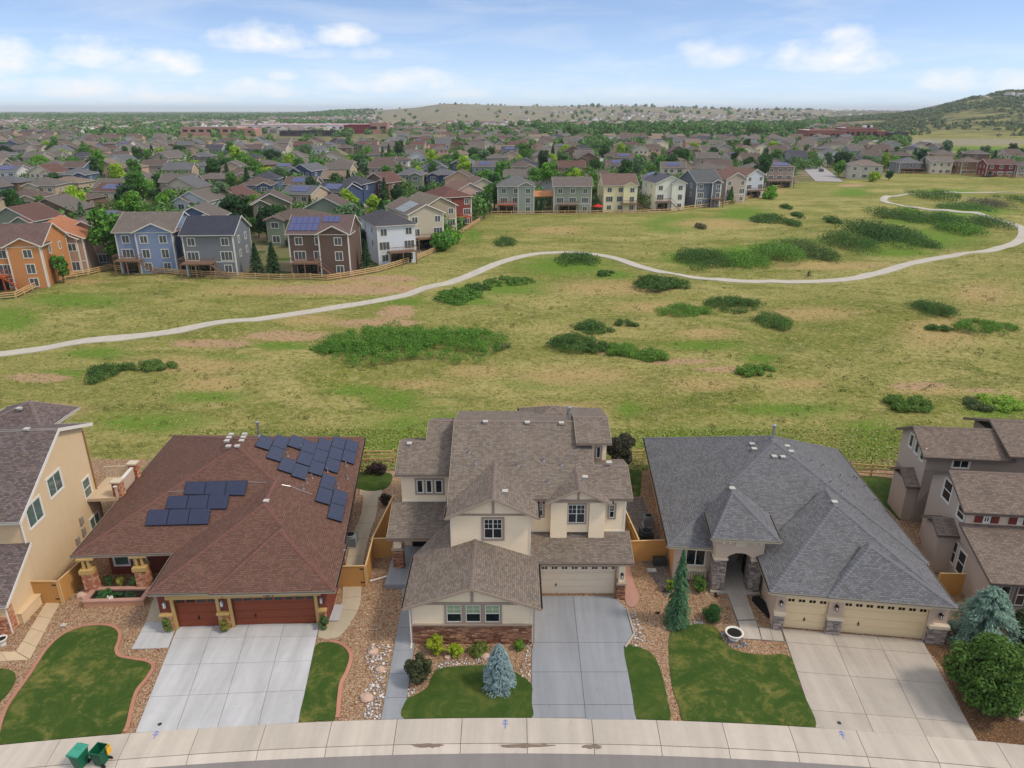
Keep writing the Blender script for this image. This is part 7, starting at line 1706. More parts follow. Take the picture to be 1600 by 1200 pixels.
row1(std_rear(10.8, 12, 8.4, cross=(.8, 4.6, -1.), deck=(0.2, 5.6, 2.9, 2.6, 0, 1), kind='gx', side='l', sl=.5), 968, 331, 3, (232,220,170), (122,100,90), 'pale yellow walkout house with brown roof')
row1(std_rear(9.8, 16, 8.6, cross=(.4, 4.9), deck=(-4.9, 0, 2.9, 2.2, 0, 1), kind='gy', side='l', sl=.45), 1045, 328, 6, (224,222,206), (92,92,100), 'off white walkout house with dark grey roof and white stairs')
row1(std_rear(9.0, 14, 8.2, cross=(.8, 4.0, -.8), deck=(0, 4.4, 2.9, 2.6, 0, 0), kind='gx', side='l', sl=.5), 1105, 323.5, 12, (104,110,120), (96,98,98), 'slate grey walkout house with white trim')
row1(std_rear(8., 15, 8.3, kind='gy', side='l', sl=.5), 1147, 317, 18, (176,158,144), (128,98,90), 'taupe pink house with red brown roof beside the slate grey house')
row1(std_rear(8, 16, 8.3, deck=(-3.5, 3.5, 2.9, 2.4, 0, 0), kind='gy', side='l', sl=.5), 1177, 309, 24, (190,194,200), (128,100,88), 'pale grey tall house with brown roof')
row1(std_rear(12, 12, 8.6, deck=(-5.6, 5.6, 2.9, 2.6, 0, 0), kind='hip', side='l', sl=.35, solar=((0, -3, 4, .5, 3., 5, 1),)), 1216, 293, 6, (150,132,118), (110,96,94), 'dark brown house with long balcony at the end of the street')
row1(std_rear(14.5, 12, 6.4, kind='hip', side='l', sl=.35, cross=(-6.5, -2.)), 1350, 280, -16, (196,186,168), (132,118,108), 'beige hipped house by itself right of the street end')
row1(std_rear(11.5, 11, 5.4, deck=(-5, 6, 2.6, 3, 0, 0), kind='hip', side='b', sl=.4), 1421, 271, -3, (126,130,132), (110,108,110), 'grey house with white deck posts right of the beige hipped house')
row1(std_rear(11, 11, 6.2, kind='gx', side='b', sl=.4, cross=(-5, -1)), 1468, 272, -4, (196,184,160), (122,112,104), 'tan house with white trim between the grey and brown houses')
row1(std_rear(9.5, 10, 6.4, kind='hip', side='b', sl=.4), 1515, 273, -5, (138,108,80), (118,102,92), 'brown boxy house left of the dark red house')
row1(std_rear(13, 10, 5.8, kind='gx', side='b', sl=.4, deck=(-6.5, -3, 2.6, 2, 0, 0)), 1561, 277, -8, (122,52,48), (110,82,78), 'dark red long house near the right edge')
row1(std_rear(11, 10, 5.8, kind='hip', side='b', sl=.4), 1606, 278, -8, (142,130,120), (106,96,92), 'grey brown house cut by the right edge')
# ---- street-side prototypes
def street_spec(k):
    W = [10.5, 12, 10, 12.5][k % 4]; D = [10, 9.5, 11, 10][k % 4]; H = [6.8, 6.4, 7.2, 6.3][k % 4]
    main = ['hip', 'gx', 'gy', 'hip', 'gx', 'gy'][k % 6]; sl = [.42, .5, .5, .35, .42, .5][k % 6]; x0, x1 = -W/2, W/2; s = 1 if (k//2) % 2 else -1
    gx0, gx1 = (x0+.2, x0+6.2) if s < 0 else (x1-6.2, x1-.2)
    vol = [(x0, x1, 0, D, 0, H, main, sl), (gx0, gx1, -4.0, 2, 0, 2.9, ['gy', 'hip', 'hip', 'gy'][k % 4], .45)]
    bx0, bx1 = (x1-4.6, x1-.4) if s < 0 else (x0+.4, x0+4.6)
    if k % 3 != 1: vol.append((bx0, bx1, -1.2, 3, 0, H-.1, 'gy', sl+.03))
    wins = [('f', (gx0+gx1)/2-1.3, H*.78, 1.2, 1.2, 0), ('f', (gx0+gx1)/2+1.3, H*.78, 1.2, 1.2, 0), ('f', (bx0+bx1)/2, H*.78, 1.7, 1.25, 2 if k % 3 != 1 else 0), ('f', (bx0+bx1)/2, 1.6, 1.7, 1.5, 2 if k % 3 != 1 else 0),
            ('r', D*.3, H*.78, 1., 1.1), ('r', D*.7, H*.3, 1.2, 1.1), ('l', D*.3, H*.78, 1., 1.1), ('l', D*.65, H*.35, 1.2, 1.1), ('b', -W*.25, H*.78, 1.4, 1.2), ('b', W*.25, H*.78, 1.4, 1.2), ('b', 0, H*.3, 2.2, 1.9)]
    sp_ = dict(vol=vol, wins=wins, garage=(gx0+.6, gx1-.6, 1), dtrim=(k % 4 == 3))
    if k in (4, 9): sp_['solar'] = ((0, -3, 3, 1, 4, 4, 2),)
    return sp_
PROTO = [mk_house(street_spec(k), 1) for k in range(12)]
def copy_house(k, wall, rf):
    src = PROTO[k]; t = src.copy(); C.objects.link(t); t.scale = (1, 1, 1)
    for ch in src.children:
        c_ = ch.copy(); C.objects.link(c_); c_.parent = t
    tint(t, wall, rf); return t
WCOL = {'beige': (204,192,168), 'tan': (190,168,140), 'taupe': (168,154,140), 'grey': (156,156,154), 'white': (216,214,206), 'cream': (222,208,176), 'sage': (128,138,116), 'slate blue': (92,106,128), 'brown': (122,98,80), 'olive': (120,118,94), 'pale grey': (194,194,190), 'peach': (204,166,136), 'dark blue': (66,80,108), 'brick': (164,112,84)}
RCOL = {'brown': (104,90,82), 'taupe': (112,104,97), 'grey': (106,106,108), 'red brown': (108,80,72), 'charcoal': (76,76,82), 'tan': (134,118,102), 'orange brown': (152,120,98)}
HAND = [(305,354,-8,'pale grey','taupe',2,'wide grey house with white trimmed gable behind the dark grey and brown houses'), (357,345,-12,'tan','red brown',5,'tan house with red brown roof beside the wide grey house'), (280,312,4,'taupe','taupe',1,'taupe house with large porch facing the meadow, above the wide grey house'),
 (330,306,0,'olive','taupe',3,'olive house with flat looking taupe roof'), (372,300,6,'tan','brown',0,'tan house with white framed bays left of the orange brick house'), (175,333,-10,'cream','red brown',4,'cream house with red brown roof and two white gables'), (120,300,6,'slate blue','grey',0,'dark slate blue house with grey hipped roof at left'),
 (68,294,-14,'cream','red brown',5,'cream house with paired gables and red brown roof at far left'), (183,272,-20,'white','grey',5,'white house with steep parallel gables'), (12,294,0,'white','grey',4,'white house with grey roof at the left edge'), (108,345,-6,'brown','brown',3,'brown house with tan porch among the left trees'),
 (38,346,4,'tan','brown',0,'low tan house with broad brown roof near the left edge'), (404,320,8,'slate blue','brown',0,'blue house with wide brown hipped roof'), (428,359,14,'olive','brown',2,'olive green house with brown roof right of the wide grey house'), (466,338,-20,'tan','grey',4,'tan house with long grey gabled roof'),
 (516,333,-24,'dark blue','charcoal',4,'dark blue house with white trim and solar panels on its porch roof'), (548,318,-14,'dark blue','charcoal',0,'dark navy house with charcoal hipped roof'), (588,312,-30,'brown','red brown',5,'large brown house with steep red brown roofs'), (640,300,-4,'sage','grey',0,'sage green house with garage facing the small street'),
 (692,298,-2,'dark blue','grey',3,'blue grey house with arched brick porch'), (722,279,-6,'slate blue','grey',2,'steel blue gabled house above the arched porch house'), (757,284,-10,'grey','taupe',4,'grey house with a row of solar panels behind the sage house'), (818,284,4,'tan','brown',0,'tan house peeking above the sage grey house'), (893,283,0,'brick','red brown',1,'orange brick house with white gable above the green grey house'),
 (966,281,2,'tan','brown',4,'tan house with brown roof above the pale yellow house'), (473,294,-22,'dark blue','pale grey' if False else 'grey',2,'navy gabled house with light roof in the middle distance'), (528,287,-8,'tan','taupe',1,'tan house with white trim right of the navy gable'), (620,270,-4,'white','brown',3,'white house with brown roof above the sage green house'), (500,250,4,'white','grey',0,'tall white house in the middle of the left neighbourhood'),
 (420,278,20,'brick','taupe',3,'tall orange brick house end behind the yellow green trees'), (1150,264,10,'white','brown',4,'white sided house with brown roof behind the pale grey house'), (1296,257,-10,'white','grey',0,'small white house right of the cul-de-sac street'), (343,242,0,'peach','orange brown',3,'peach house with orange brown roof among dark trees'), (262,262,-20,'white','taupe',5,'white gable with dark opening left of the big trees'), (370,262,-8,'cream','tan',5,'cream gabled house left of the dark big trees')]
for px, py, rot, wl_, rf, k, lab in HAND:
    t = copy_house(k, WCOL[wl_], RCOL[rf]); c_ = P(px, py); place(t, px, py, rot, lab)
# keep away from the first row
# ---- streets of the neighbourhood
def street(pts, wid, label):
    o = ribbon(smoothpoly([P(a, b) for a, b in pts], 6, False), wid, .12, .3, 'street', m_streetm); o['label'] = label
m_streetm = concrete('pale_asphalt', (164,158,156), .12)
STREETS = [([(1296,284),(1270,262),(1250,250)], 12, 'pale street ending above the meadow at right'), ([(612,330),(590,322),(560,316),(610,300)], 8, 'small cul-de-sac with parked cars'), ([(1082,268),(1080,245),(1070,225)], 9, 'pale street running away behind the slate grey house'), ([(935,262),(945,240),(950,225)], 8, 'narrow street running away between brown roofs'), ([(495,300),(520,272),(560,262)], 8, 'short pale street in the middle of the left neighbourhood')]
for s in STREETS: street(*s)
SP_ = [(P(x, y)) for s in STREETS for (x, y) in [((a[0]*(1-t)+b[0]*t), (a[1]*(1-t)+b[1]*t)) for a, b in zip(s[0], s[0][1:]) for t in (0, .25, .5, .75, 1)]]
# ---- rows behind
import bisect
def front_y(px): return float(np.interp(px, fpx, fpy))
cands = []
def visible_zone(x, y):
    px, py = proj(x, y, 0)
    if px < -90 or px > 1690: return None
    return px, py
rr = random.Random(11)
yrow = 178.; ri = 0
while yrow < 1100:
    for s in (0, 1):
        y = yrow+(0 if s == 0 else 29)
        x = -y*.82+rr.uniform(0, 10)
        while x < y*.86:
            xx, yy = x+rr.uniform(-1.5, 1.5), y+rr.uniform(-2, 2)+7*math.sin(x/75+ri)
            cands.append((xx, yy, 0 if s == 0 else 180, ri*2+s)); x += 19.5+rr.uniform(0, 6)
    yrow += 76; ri += 1
fill = []
for (x, y, rot, rw) in cands:
    v = visible_zone(x, y)
    if not v: continue
    px, py = v
    lim = front_y(px) if px < 1240 else 283
    p0 = P(px, lim)
    if y < p0.y+(22 if px < 560 else 28): continue
    if px > 1240 and (py > 264 or (px > 1330 and py < 240) or (px > 1480 and py < 252)): continue
    if any((x-a)**2+(y+5*(1 if rot == 0 else -1)-b)**2 < (c_+6.0)**2 for a, b, c_ in OCC): continue
    if any((x-q.x)**2+(y+5-q.y)**2 < 13**2 for q in SP_): continue
    if 120 < px < 300 and 206 < py < 222: continue       # open ground by the white marquee roofs
    if 270 < px < 620 and 193 < py < 232: continue       # school grounds
    if 700 < px < 1240 and rr.random() < .06: continue
    fill.append((y, x, rot, rw, px, py))
fill.sort()
wk = ['beige', 'tan', 'taupe', 'grey', 'white', 'cream', 'sage', 'slate blue', 'brown', 'olive', 'pale grey', 'peach', 'tan', 'beige', 'taupe']; rk = ['brown', 'taupe', 'grey', 'red brown', 'taupe', 'brown', 'taupe', 'charcoal', 'brown', 'tan', 'taupe', 'brown']
ORD = ['first', 'second', 'third', 'fourth', 'fifth', 'sixth', 'seventh', 'eighth', 'ninth', 'tenth', 'eleventh', 'twelfth', 'thirteenth', 'fourteenth']
ANCH = [(60, 'orange house'), (140, 'left trees'), (240, 'blue house'), (335, 'charcoal roofed house'), (410, 'tall spruces'), (505, 'solar roofed brown house'), (625, 'white walkout house'), (700, 'red brown house'), (810, 'sage grey house'), (895, 'green grey house'), (968, 'pale yellow house'), (1045, 'off white house'), (1110, 'slate grey house'), (1180, 'pale grey house'), (1216, 'balcony house'), (1290, 'street end'), (1350, 'beige hipped house'), (1430, 'white decked house'), (1515, 'brown boxy house'), (1580, 'dark red house')]
NF = 232
used = {}; lots = fill[:NF]
KN = ['hipped', 'long gabled', 'front gabled', 'low hipped', 'side gabled', 'steep gabled', 'hipped', 'long gabled', 'front gabled', 'low hipped', 'side gabled', 'steep gabled']
pending = []
for i, (y, x, rot, rw, px, py) in enumerate(lots):
    wn, rn, k = rr.choice(wk), rr.choice(rk), rr.randrange(12)
    if px > 700: wn = rr.choice(['beige', 'tan', 'taupe', 'brown', 'peach', 'grey', 'cream'])
    t = copy_house(k, WCOL[wn], RCOL[rn]); rt = rot+rr.uniform(-7, 7)+(90 if (px > 780 and rr.random() < .6) else 0)
    t.location = (x, y, th(x, y)); t.rotation_euler = (0, 0, R(rt)); t['category'] = 'house'; t['group'] = 'houses of the far neighbourhood'
    an = min(ANCH, key=lambda a: abs(a[0]-px))[1]; pending.append((t, wn, rn, KN[k], an, px, py)); OCC.append((x, y+5, 8.))
from collections import defaultdict
by_ = defaultdict(list)
for q in pending: by_[(q[1], q[2], q[4])].append(q)
for (wn, rn, an), lst in by_.items():
    lst.sort(key=lambda q: -q[6])
    for j, q in enumerate(lst):
        o_ = '' if len(lst) == 1 else (', nearest of '+['', '', 'two', 'three', 'four', 'five', 'six', 'seven', 'eight'][min(len(lst), 8)] if j == 0 else ', '+(ORD[j]+' nearest'))
        q[0]['label'] = f"{wn} house, {q[3]} {rn} roof, beyond the {an}{o_}"
for t in PROTO:
    for ch in list(t.children): bpy.data.objects.remove(ch)
    bpy.data.objects.remove(t)
# ---- remaining far houses as one mass
vcol = NT('far_roofs_and_walls', .9, .15); at_ = vcol.node('ShaderNodeAttribute', attribute_name='tint'); vcol.base(at_.outputs['Color']); m_far = vcol.m
def farmass(name, label, items):
    V, F, Cc = [], [], []
    for (x, y, z, w_, d_, h_, rot, wc, rc_) in items:
        c_, s_ = math.cos(rot), math.sin(rot); b = len(V); sl = .45; ov = .4
        pts = [(-w_/2,-d_/2,0),(w_/2,-d_/2,0),(w_/2,d_/2,0),(-w_/2,d_/2,0),(-w_/2,-d_/2,h_),(w_/2,-d_/2,h_),(w_/2,d_/2,h_),(-w_/2,d_/2,h_)]
        a = w_/2+ov; e = d_/2+ov; i_ = min(a, e)*.8 if rot*7 % 2 > 1 else 0.01
        pts += [(-a,-e,h_-.1),(a,-e,h_-.1),(a,e,h_-.1),(-a,e,h_-.1),(-a+i_,0,h_+e*sl),(a-i_,0,h_+e*sl)]
        for p in pts: V.append((x+p[0]*c_-p[1]*s_, y+p[0]*s_+p[1]*c_, z+p[2]))
        fs = [(0,1,5,4),(1,2,6,5),(2,3,7,6),(3,0,4,7),(8,9,13,12),(9,10,13,13),(10,11,12,13),(11,8,12,12)]
        for k, f in enumerate(fs): F.append(tuple(b+i for i in f)); Cc.append(wc if k < 4 or (i_ < .1 and k in (5, 7)) else rc_)
    me = bpy.data.meshes.new(name); F2 = [tuple(dict.fromkeys(f)) for f in F]; me.from_pydata(V, [], F2); me.materials.append(m_far)
    ca = me.color_attributes.new('tint', 'FLOAT_COLOR', 'CORNER'); arr = []
    for f, c in zip(F2, Cc): arr += [(*lin(c), 1)]*len(f)
    ca.data.foreach_set('color', np.array(arr, np.float32).ravel()); o = bpy.data.objects.new(name, me); C.objects.link(o); o['kind'] = 'stuff'; o['label'] = label
items = []
for (y, x, rot, rw, px, py) in fill[NF:]: items.append((x, y+5, th(x, y), 11, 9.5, 6.8, R(rot+rr.uniform(-8, 8)), WCOL[rr.choice(wk)], RCOL[rr.choice(rk)]))
farmass('distant_houses', 'small distant houses filling the far rows of the neighbourhood', items)
items = []
while len(items) < 4200:
    y = 1080*(6500/1080)**rr.random(); x = rr.uniform(-.86, .86)*y; v = visible_zone(x, y)
    if not v: continue
    px, py = v; z = th(x, y)
    dens = .9 if px < 560 else (.55 if py > 184 else .28)
    if px > 1290 and y < 3000: dens = .02
    if rr.gauss(560, 22) < px < rr.gauss(850, 40) and y > 1700: dens = .004
    cl = math.sin(x*.006+1)*math.sin(y*.004+2)+.5*math.sin(x*.017+y*.011)
    if px > 800 and y > 1700: dens *= .3
    if rr.random() > dens*(.6+.8*cl): continue
    items.append((x, y, z, rr.uniform(11, 17), rr.uniform(10, 13), rr.uniform(4, 6.5), rr.uniform(0, 3.1), rr.choice([(206,200,190),(176,164,150),(226,222,214),(150,140,134),(190,180,170)]), rr.choice([(130,116,110),(110,104,106),(150,132,120),(126,98,90),(168,160,156)])))
farmass('distant_town', 'specks of suburban houses spreading to the horizon and up the mesa', items)
# ---- school and big buildings
m_brk = siding('school_brick', (178,132,112), flat=True); m_pinkroof = plain('pink_membrane_roof', (206,158,156), .7); m_whiteroof = plain('white_membrane_roof', (206,200,196), .7); m_dkred = plain('dark_red_wall', (120,36,44), .7); m_dkbr = plain('dark_brown_facade', (70,60,62), .8)
def bigb(label, px0, px1, py, dep, h, wall, rf, rot=0, para=.6, wins=0, name='school_building', units=0, cat='building'):
    a, b = P(px0, py), P(px1, py); F = Facade(a, b); z = th(a.x, a.y); t = thing(name, (a.x, a.y, z), label, cat); T = F.T @ Matrix.Translation((0, 0, z))
    m = M(); m.box(0, F.len, 0, dep, 0, h, 0, T); m.build('wall', wall, t); m = M(); m.box(-.2, F.len+.2, -.2, dep+.2, h, h+.25, 0, T); m.build('roof', rf, t)
    m = M()
    for q in ((-.25, F.len+.25, -.25, .1), (-.25, F.len+.25, dep-.1, dep+.25)): m.box(q[0], q[1], q[2], q[3], h+.252, h+.252+para, 0, T)
    m.build('parapet', wall, t)
    for k in range(wins): m = M(); uu = F.len*(k+.5)/wins; m.box(uu-F.len/wins*.3, uu+F.len/wins*.3, -.1, .0, h*.45, h*.75, 0, T); m.build('window', m_glass, t)
    for k in range(units): m = M(); uu = F.len*rr.uniform(.1, .9); m.box(uu-3, uu+3, dep*.3, dep*.3+5, h+.26, h+2.6, 0, T); m.build('rooftop_unit', m_whiteroof, t)
    return t
bigb('low brick school wing with white roof units, left part of the school', 284, 372, 212, 40, 10, m_brk, m_whiteroof, wins=7, units=3)
bigb('pink flat roofed wing in front of the long white school roof', 372, 398, 212, 30, 8, m_brk, m_pinkroof, wins=2)
bigb('long white and pink roofed school hall stretching right', 366, 560, 206, 90, 9.5, m_whiteroof, m_pinkroof, wins=12, units=5)
bigb('dark brown low facade in front of the long school hall', 437, 548, 213, 12, 6, m_dkbr, m_dkbr, wins=8)
bigb('dark red gymnasium block at the right of the long hall', 538, 580, 209, 30, 11, m_dkred, m_dkred)
bigb('square brick tower block right of the dark red gymnasium', 578, 606, 209, 24, 13, m_brk, m_brk, wins=2)
bigb('small brick block standing alone among trees', 682, 698, 209, 14, 9, m_brk, m_brk, wins=2)
bigb('red brick school block left part near the right hill', 1262, 1320, 224, 30, 12, plain('red_brick_far', (150,92,80), .9), m_whiteroof, wins=7)
bigb('red brick school block middle part near the right hill', 1318, 1368, 222, 26, 13, MATS['red_brick_far'], m_whiteroof, wins=6, units=2)
bigb('red brick school block right part near the right hill', 1366, 1392, 222, 26, 9, MATS['red_brick_far'], MATS['red_brick_far'], wins=3)
bigb('dark glass block at the right end of the brick school', 1394, 1417, 223, 18, 9, m_dkbr, m_acl, wins=2)
bigb('long white shed behind the houses left of the hill', 1366, 1380, 229, 10, 4, m_whiteroof, m_whiteroof, name='storage_shed')
bigb('pale box building in the dry field below the hill', 1446, 1458, 232, 8, 5, m_whiteroof, m_whiteroof, name='pump_house')
def marquee(px, label):
    p = P(px, 209); w_ = 16; m = M(); z = th(p.x, p.y); m.box(p.x-w_/2, p.x+w_/2, p.y, p.y+w_, z, z+3); m.add([(p.x-w_/2-.5, p.y-.5, z+3), (p.x+w_/2+.5, p.y-.5, z+3), (p.x+w_/2+.5, p.y+w_, z+3), (p.x-w_/2-.5, p.y+w_, z+3), (p.x, p.y+w_/2, z+8)], [(0,1,4),(1,2,4),(2,3,4),(3,0,4)])
    tag(recenter(m.build('white_marquee', m_trim_w), (p.x, p.y, z)), label, 'tent', 'white peaked tents')
marquee(125, 'white peaked tent, leftmost beside the dry ground'); marquee(142, 'white peaked tent, larger middle one'); marquee(163, 'white peaked tent, right of the middle one')
# ================================================================== trees of the neighbourhood
def crownmesh(kind, seed):
    global rng
    rng = np.random.default_rng(100+seed)
    if kind == 'round': cl_, rd = ballclumps(3.2, 3.2, 6.5, 1.6, 34, .8, 1.4); v = clumps(cl_, rd, 2600, .42, .85, .3)
    elif kind == 'tall': cl_, rd = ballclumps(2.5, 2.5, 10.5, 1.4, 40, .8, 1.3); v = clumps(cl_, rd, 3000, .42, .9, .3)
    elif kind == 'wide': cl_, rd = ballclumps(4.6, 4.4, 6.0, 1.6, 44, .9, 1.6); v = clumps(cl_, rd, 3400, .45, .8, .3)
    elif kind == 'spruce': v = conifer(8.5, 2.3, 3600, .5, 14, .2, .85, .04, .12, .05)
    elif kind == 'bush': cl_, rd = ballclumps(1.4, 1.4, 1.8, .0, 14, .5, .8); v = clumps(cl_, rd, 900, .28, .8, .3)
    return v
CROWN = {}
for kd, nn in (('round', 3), ('tall', 2), ('wide', 3), ('spruce', 2), ('bush', 2)):
    for s in range(nn): CROWN.setdefault(kd, []).append(npmesh('crown', *crownmesh(kd, s+len(CROWN)*7), m_leaf if kd != 'spruce' else m_needle))
tm = M(); tm.tube([(0, 0, -.2), (.1, 0, 2.2), (0, .1, 4.5)], .2, 6); 
for a_ in range(5): tm.bar((.05, .05, 2.0+a_*.3), (1.6*math.cos(a_*1.3), 1.6*math.sin(a_*1.3), 4.2+a_*.3), .13)
_t = tm.build('trunk', m_bark); TRK = _t.data; bpy.data.objects.remove(_t)
TCOL = {'dark green': (56,88,42), 'mid green': (78,118,46), 'yellow green': (132,158,46), 'grey green': (92,116,80), 'fresh green': (94,136,46), 'deep green': (46,74,40)}
TREES = []
def put_tree(kd, x, y, s, cn, sz=1.0, group='trees among the far houses', label=None, idx=None):
    t = bpy.data.objects.new('tree' if kd != 'spruce' else 'spruce_tree', None); C.objects.link(t); t.location = (x, y, th(x, y)); t.rotation_euler = (0, 0, rr.uniform(0, 6.28)); t.scale = (s*sz, s*sz, s)
    if kd != 'bush': b = bpy.data.objects.new('trunk', TRK); C.objects.link(b); b.parent = t
    c_ = bpy.data.objects.new('crown', rr.choice(CROWN[kd])); C.objects.link(c_); c_.parent = t; v = rr.uniform(.88, 1.12); c_.color = (*[q*v for q in lin(TCOL[cn])], 1)
    t['category'] = 'tree'; t['group'] = group
    if label: t['label'] = label
    return t
HT = [('tall',101,447,'mid green',.52,'bushy green tree at the fence below the tan house'), ('spruce',182,421,'grey green',.5,'small blue grey spruce right of the left fence corner'), ('tall',176,421,'mid green',1.2,'tall green tree left of the blue house'), ('spruce',402,428,'deep green',.72,'dark spruce right of the charcoal roofed house, left one'),
 ('spruce',429,433,'deep green',.8,'dark spruce left of the brown solar house'), ('spruce',573,421,'deep green',.68,'narrow dark spruce between brown and white houses'), ('round',560,400,'deep green',.85,'round dark tree behind the narrow spruce'), ('round',13,372,'mid green',.95,'green tree at the left edge above the orange house'),
 ('round',72,346,'mid green',.9,'bright green tree among the left brown roofs'), ('tall',78,366,'fresh green',.8,'second bright green tree below it among the left brown roofs'), ('tall',133,357,'fresh green',.75,'yellowish tree left of the cream house'), ('tall',222,330,'mid green',1.25,'very tall green tree above the blue house'), ('tall',215,290,'mid green',1.1,'tall tree behind the very tall one'),
 ('round',405,370,'dark green',.7,'dark green bushy tree left of the olive house'), ('round',757,336,'dark green',.95,'round dark tree at the corner of the fence'), ('tall',772,320,'deep green',.95,'tall dark tree behind the round one at the fence corner'), ('spruce',690,360,'deep green',.75,'dark narrow tree between the beige and olive tan houses'), ('bush',705,380,'fresh green',2.,'bright bush outside the fence below the red brown house'),
 ('bush',690,392,'mid green',2.2,'second bush outside the fence below the red brown house'), ('bush',697,432 if False else 388,'mid green',1.6,'low bush at the foot of the slope fence'), ('spruce',846,333,'deep green',.55,'dark conifer between sage and green grey houses'), ('spruce',838,333,'deep green',.5,'second dark conifer beside it'), ('round',940,300,'dark green',1.0,'dark tree between green grey and pale yellow houses'),
 ('wide',860,266,'yellow green',1.1,'wide yellow green tree in the middle distance'), ('round',812,264,'yellow green',.9,'lime coloured tree left of the wide yellow green one'), ('tall',853,300,'deep green',1.0,'tall dark tree behind the sage house garden'), ('round',905,252,'dark green',1.0,'dark green tree above the orange brick house'), ('wide',912,240,'dark green',1.0,'broad dark tree further behind it'),
 ('round',880,262,'deep green',.9,'deep green tree beside the yellow green one'), ('wide',990,262,'mid green',1.1,'broad green tree right of the tan roof'), ('wide',1005,245,'mid green',1.1,'second broad green tree further up the street'), ('tall',1030,278,'mid green',.9,'green tree left of the pale street'), ('tall',1066,272,'dark green',1.2,'tall dark green tree by the pale street'), ('round',1062,256,'yellow green',.9,'yellow green tree above it by the pale street'),
 ('tall',1112,262,'deep green',1.1,'tall deep green tree above the slate grey house'), ('round',1105,280,'mid green',.85,'mid green tree above the slate grey house roof'), ('round',1090,288,'mid green',.7,'lower mid green tree beside it'), ('round',1126,284,'mid green',.6,'small tree behind the taupe pink house'), ('tall',1166,246,'dark green',1.15,'tall dark tree above the white sided house'), ('round',1252,258,'dark green',.85,'round dark tree at the head of the street'),
 ('spruce',1141,318,'mid green',.68,'green conifer in front of the taupe pink house'), ('round',1310,276,'fresh green',.95,'bright green tree left of the beige hipped house'), ('round',1388,282,'dark green',.6,'dark plum tree right of the beige hipped house'), ('bush',1364,284,'yellow green',2.2,'yellow green bush right of the beige hipped house'), ('round',1397,268,'fresh green',1.0,'bright green tree between beige and grey houses'), ('spruce',1440,271,'deep green',.9,'dark conifer right of the white decked house'),
 ('round',1492,271,'deep green',.6,'dark round tree between tan and brown houses'), ('round',1355,262,'mid green',.9,'green tree behind the beige hipped house'), ('bush',1205,300,'fresh green',1.5,'green bush below the balcony house'), ('bush',1202,311,'fresh green',1.7,'second green bush below the balcony house'), ('wide',118,270,'mid green',1.1,'broad tree in the left middle distance'), ('wide',60,262,'mid green',1.2,'broad tree mass at far left'), ('wide',40,285,'mid green',1.1,'broad low tree at far left'),
 ('wide',90,300,'dark green',1.0,'broad dark tree left of the slate blue house'), ('wide',150,296,'dark green',.8,'dark tree right of the slate blue house'), ('wide',375,258,'deep green',1.3,'big dark tree clump in the left middle distance'), ('wide',398,262,'mid green',1.2,'big green tree right of the dark clump'), ('tall',455,280,'yellow green',1.15,'tall yellow green tree right of the brick house'), ('tall',470,284,'mid green',1.05,'tall green tree right of the yellow green one'),
 ('wide',410,300,'dark green',.9,'broad dark green tree above the blue house with brown roof'), ('round',460,302,'dark green',.75,'dark tree left of the navy gable'), ('round',493,303,'deep green',.8,'deep green tree right of the navy gable'), ('spruce',487,340,'deep green',.75,'dark conifer among the middle houses'), ('round',622,322,'deep green',.85,'rounded dark red green tree by the cul-de-sac'), ('round',662,318,'dark green',.8,'dark tree right of the sage green house'),
 ('round',540,262,'yellow green',.9,'yellow green tree right of the tall white house'), ('round',555,258,'mid green',.8,'green tree next to it'), ('tall',606,268,'mid green',.9,'green tree left of the white brown roofed house'), ('tall',676,284,'mid green',.9,'green tree above the blue grey house'), ('wide',700,262,'mid green',1.0,'broad green tree above the steel blue gable'), ('tall',730,248,'deep green',.95,'dark tree above the steel blue gable'),
 ('wide',345,232,'yellow green',.8,'golden green tree in front of the school'), ('wide',415,236,'yellow green',.75,'yellow tree in front of the long school hall'), ('round',318,252,'mid green',.9,'green tree left of the peach house'), ('tall',235,262,'mid green',1.0,'green tree left of the white steep gables')]
for kd, px, py, cn, s, lab in HT:
    p = P(px, py); put_tree(kd, p.x, p.y, s, cn, 1.0, 'trees among the far houses' if kd != 'bush' else 'bushes near the far fence', lab); TREES.append((p.x, p.y))
# fill: between houses, in yards
pend = []; n_ind = 222; cand = []
for _ in range(40000):
    y = 175*(1150/175)**rr.random(); x = rr.uniform(-.8, .82)*y; px, py = proj(x, y, 0)
    lim = front_y(px) if px < 1240 else 283
    if py > lim-6 or px < -60 or px > 1660: continue
    if px > 1240 and (py > 268 or (px > 1420 and py < 246) or (px > 1330 and py < 216)): continue
    if any((x-a)**2+(y-b)**2 < (c_*.66)**2 for a, b, c_ in OCC): continue
    if any((x-q.x)**2+(y-q.y)**2 < 7**2 for q in SP_): continue
    if any((x-a)**2+(y-b)**2 < 5.6**2 for a, b in TREES): continue
    cand.append((y, x, px, py)); TREES.append((x, y))
    if len(cand) > 3400: break
cand.sort(); print('tree candidates', len(cand), 'fill', len(fill))
near_c = [c_ for c_ in cand if c_[0] < 560]; rr.shuffle(near_c); ind = near_c[:n_ind]; rest = near_c[n_ind:]+[c_ for c_ in cand if c_[0] >= 620]
tk = [('round', 'round'), ('round', 'round'), ('wide', 'broad'), ('tall', 'tall'), ('spruce', 'conical')]
for (y, x, px, py) in ind:
    kd, kn = rr.choice(tk); cn = rr.choice(['dark green', 'mid green', 'mid green', 'yellow green', 'grey green', 'fresh green', 'deep green', 'dark green'])
    if kd == 'spruce': cn = rr.choice(['deep green', 'grey green', 'dark green'])
    t = put_tree(kd, x, y, rr.uniform(.8, 1.35), cn, rr.uniform(.85, 1.1)); an = min(ANCH, key=lambda a: abs(a[0]-px))[1]; pend.append((t, kn, cn, an, py))
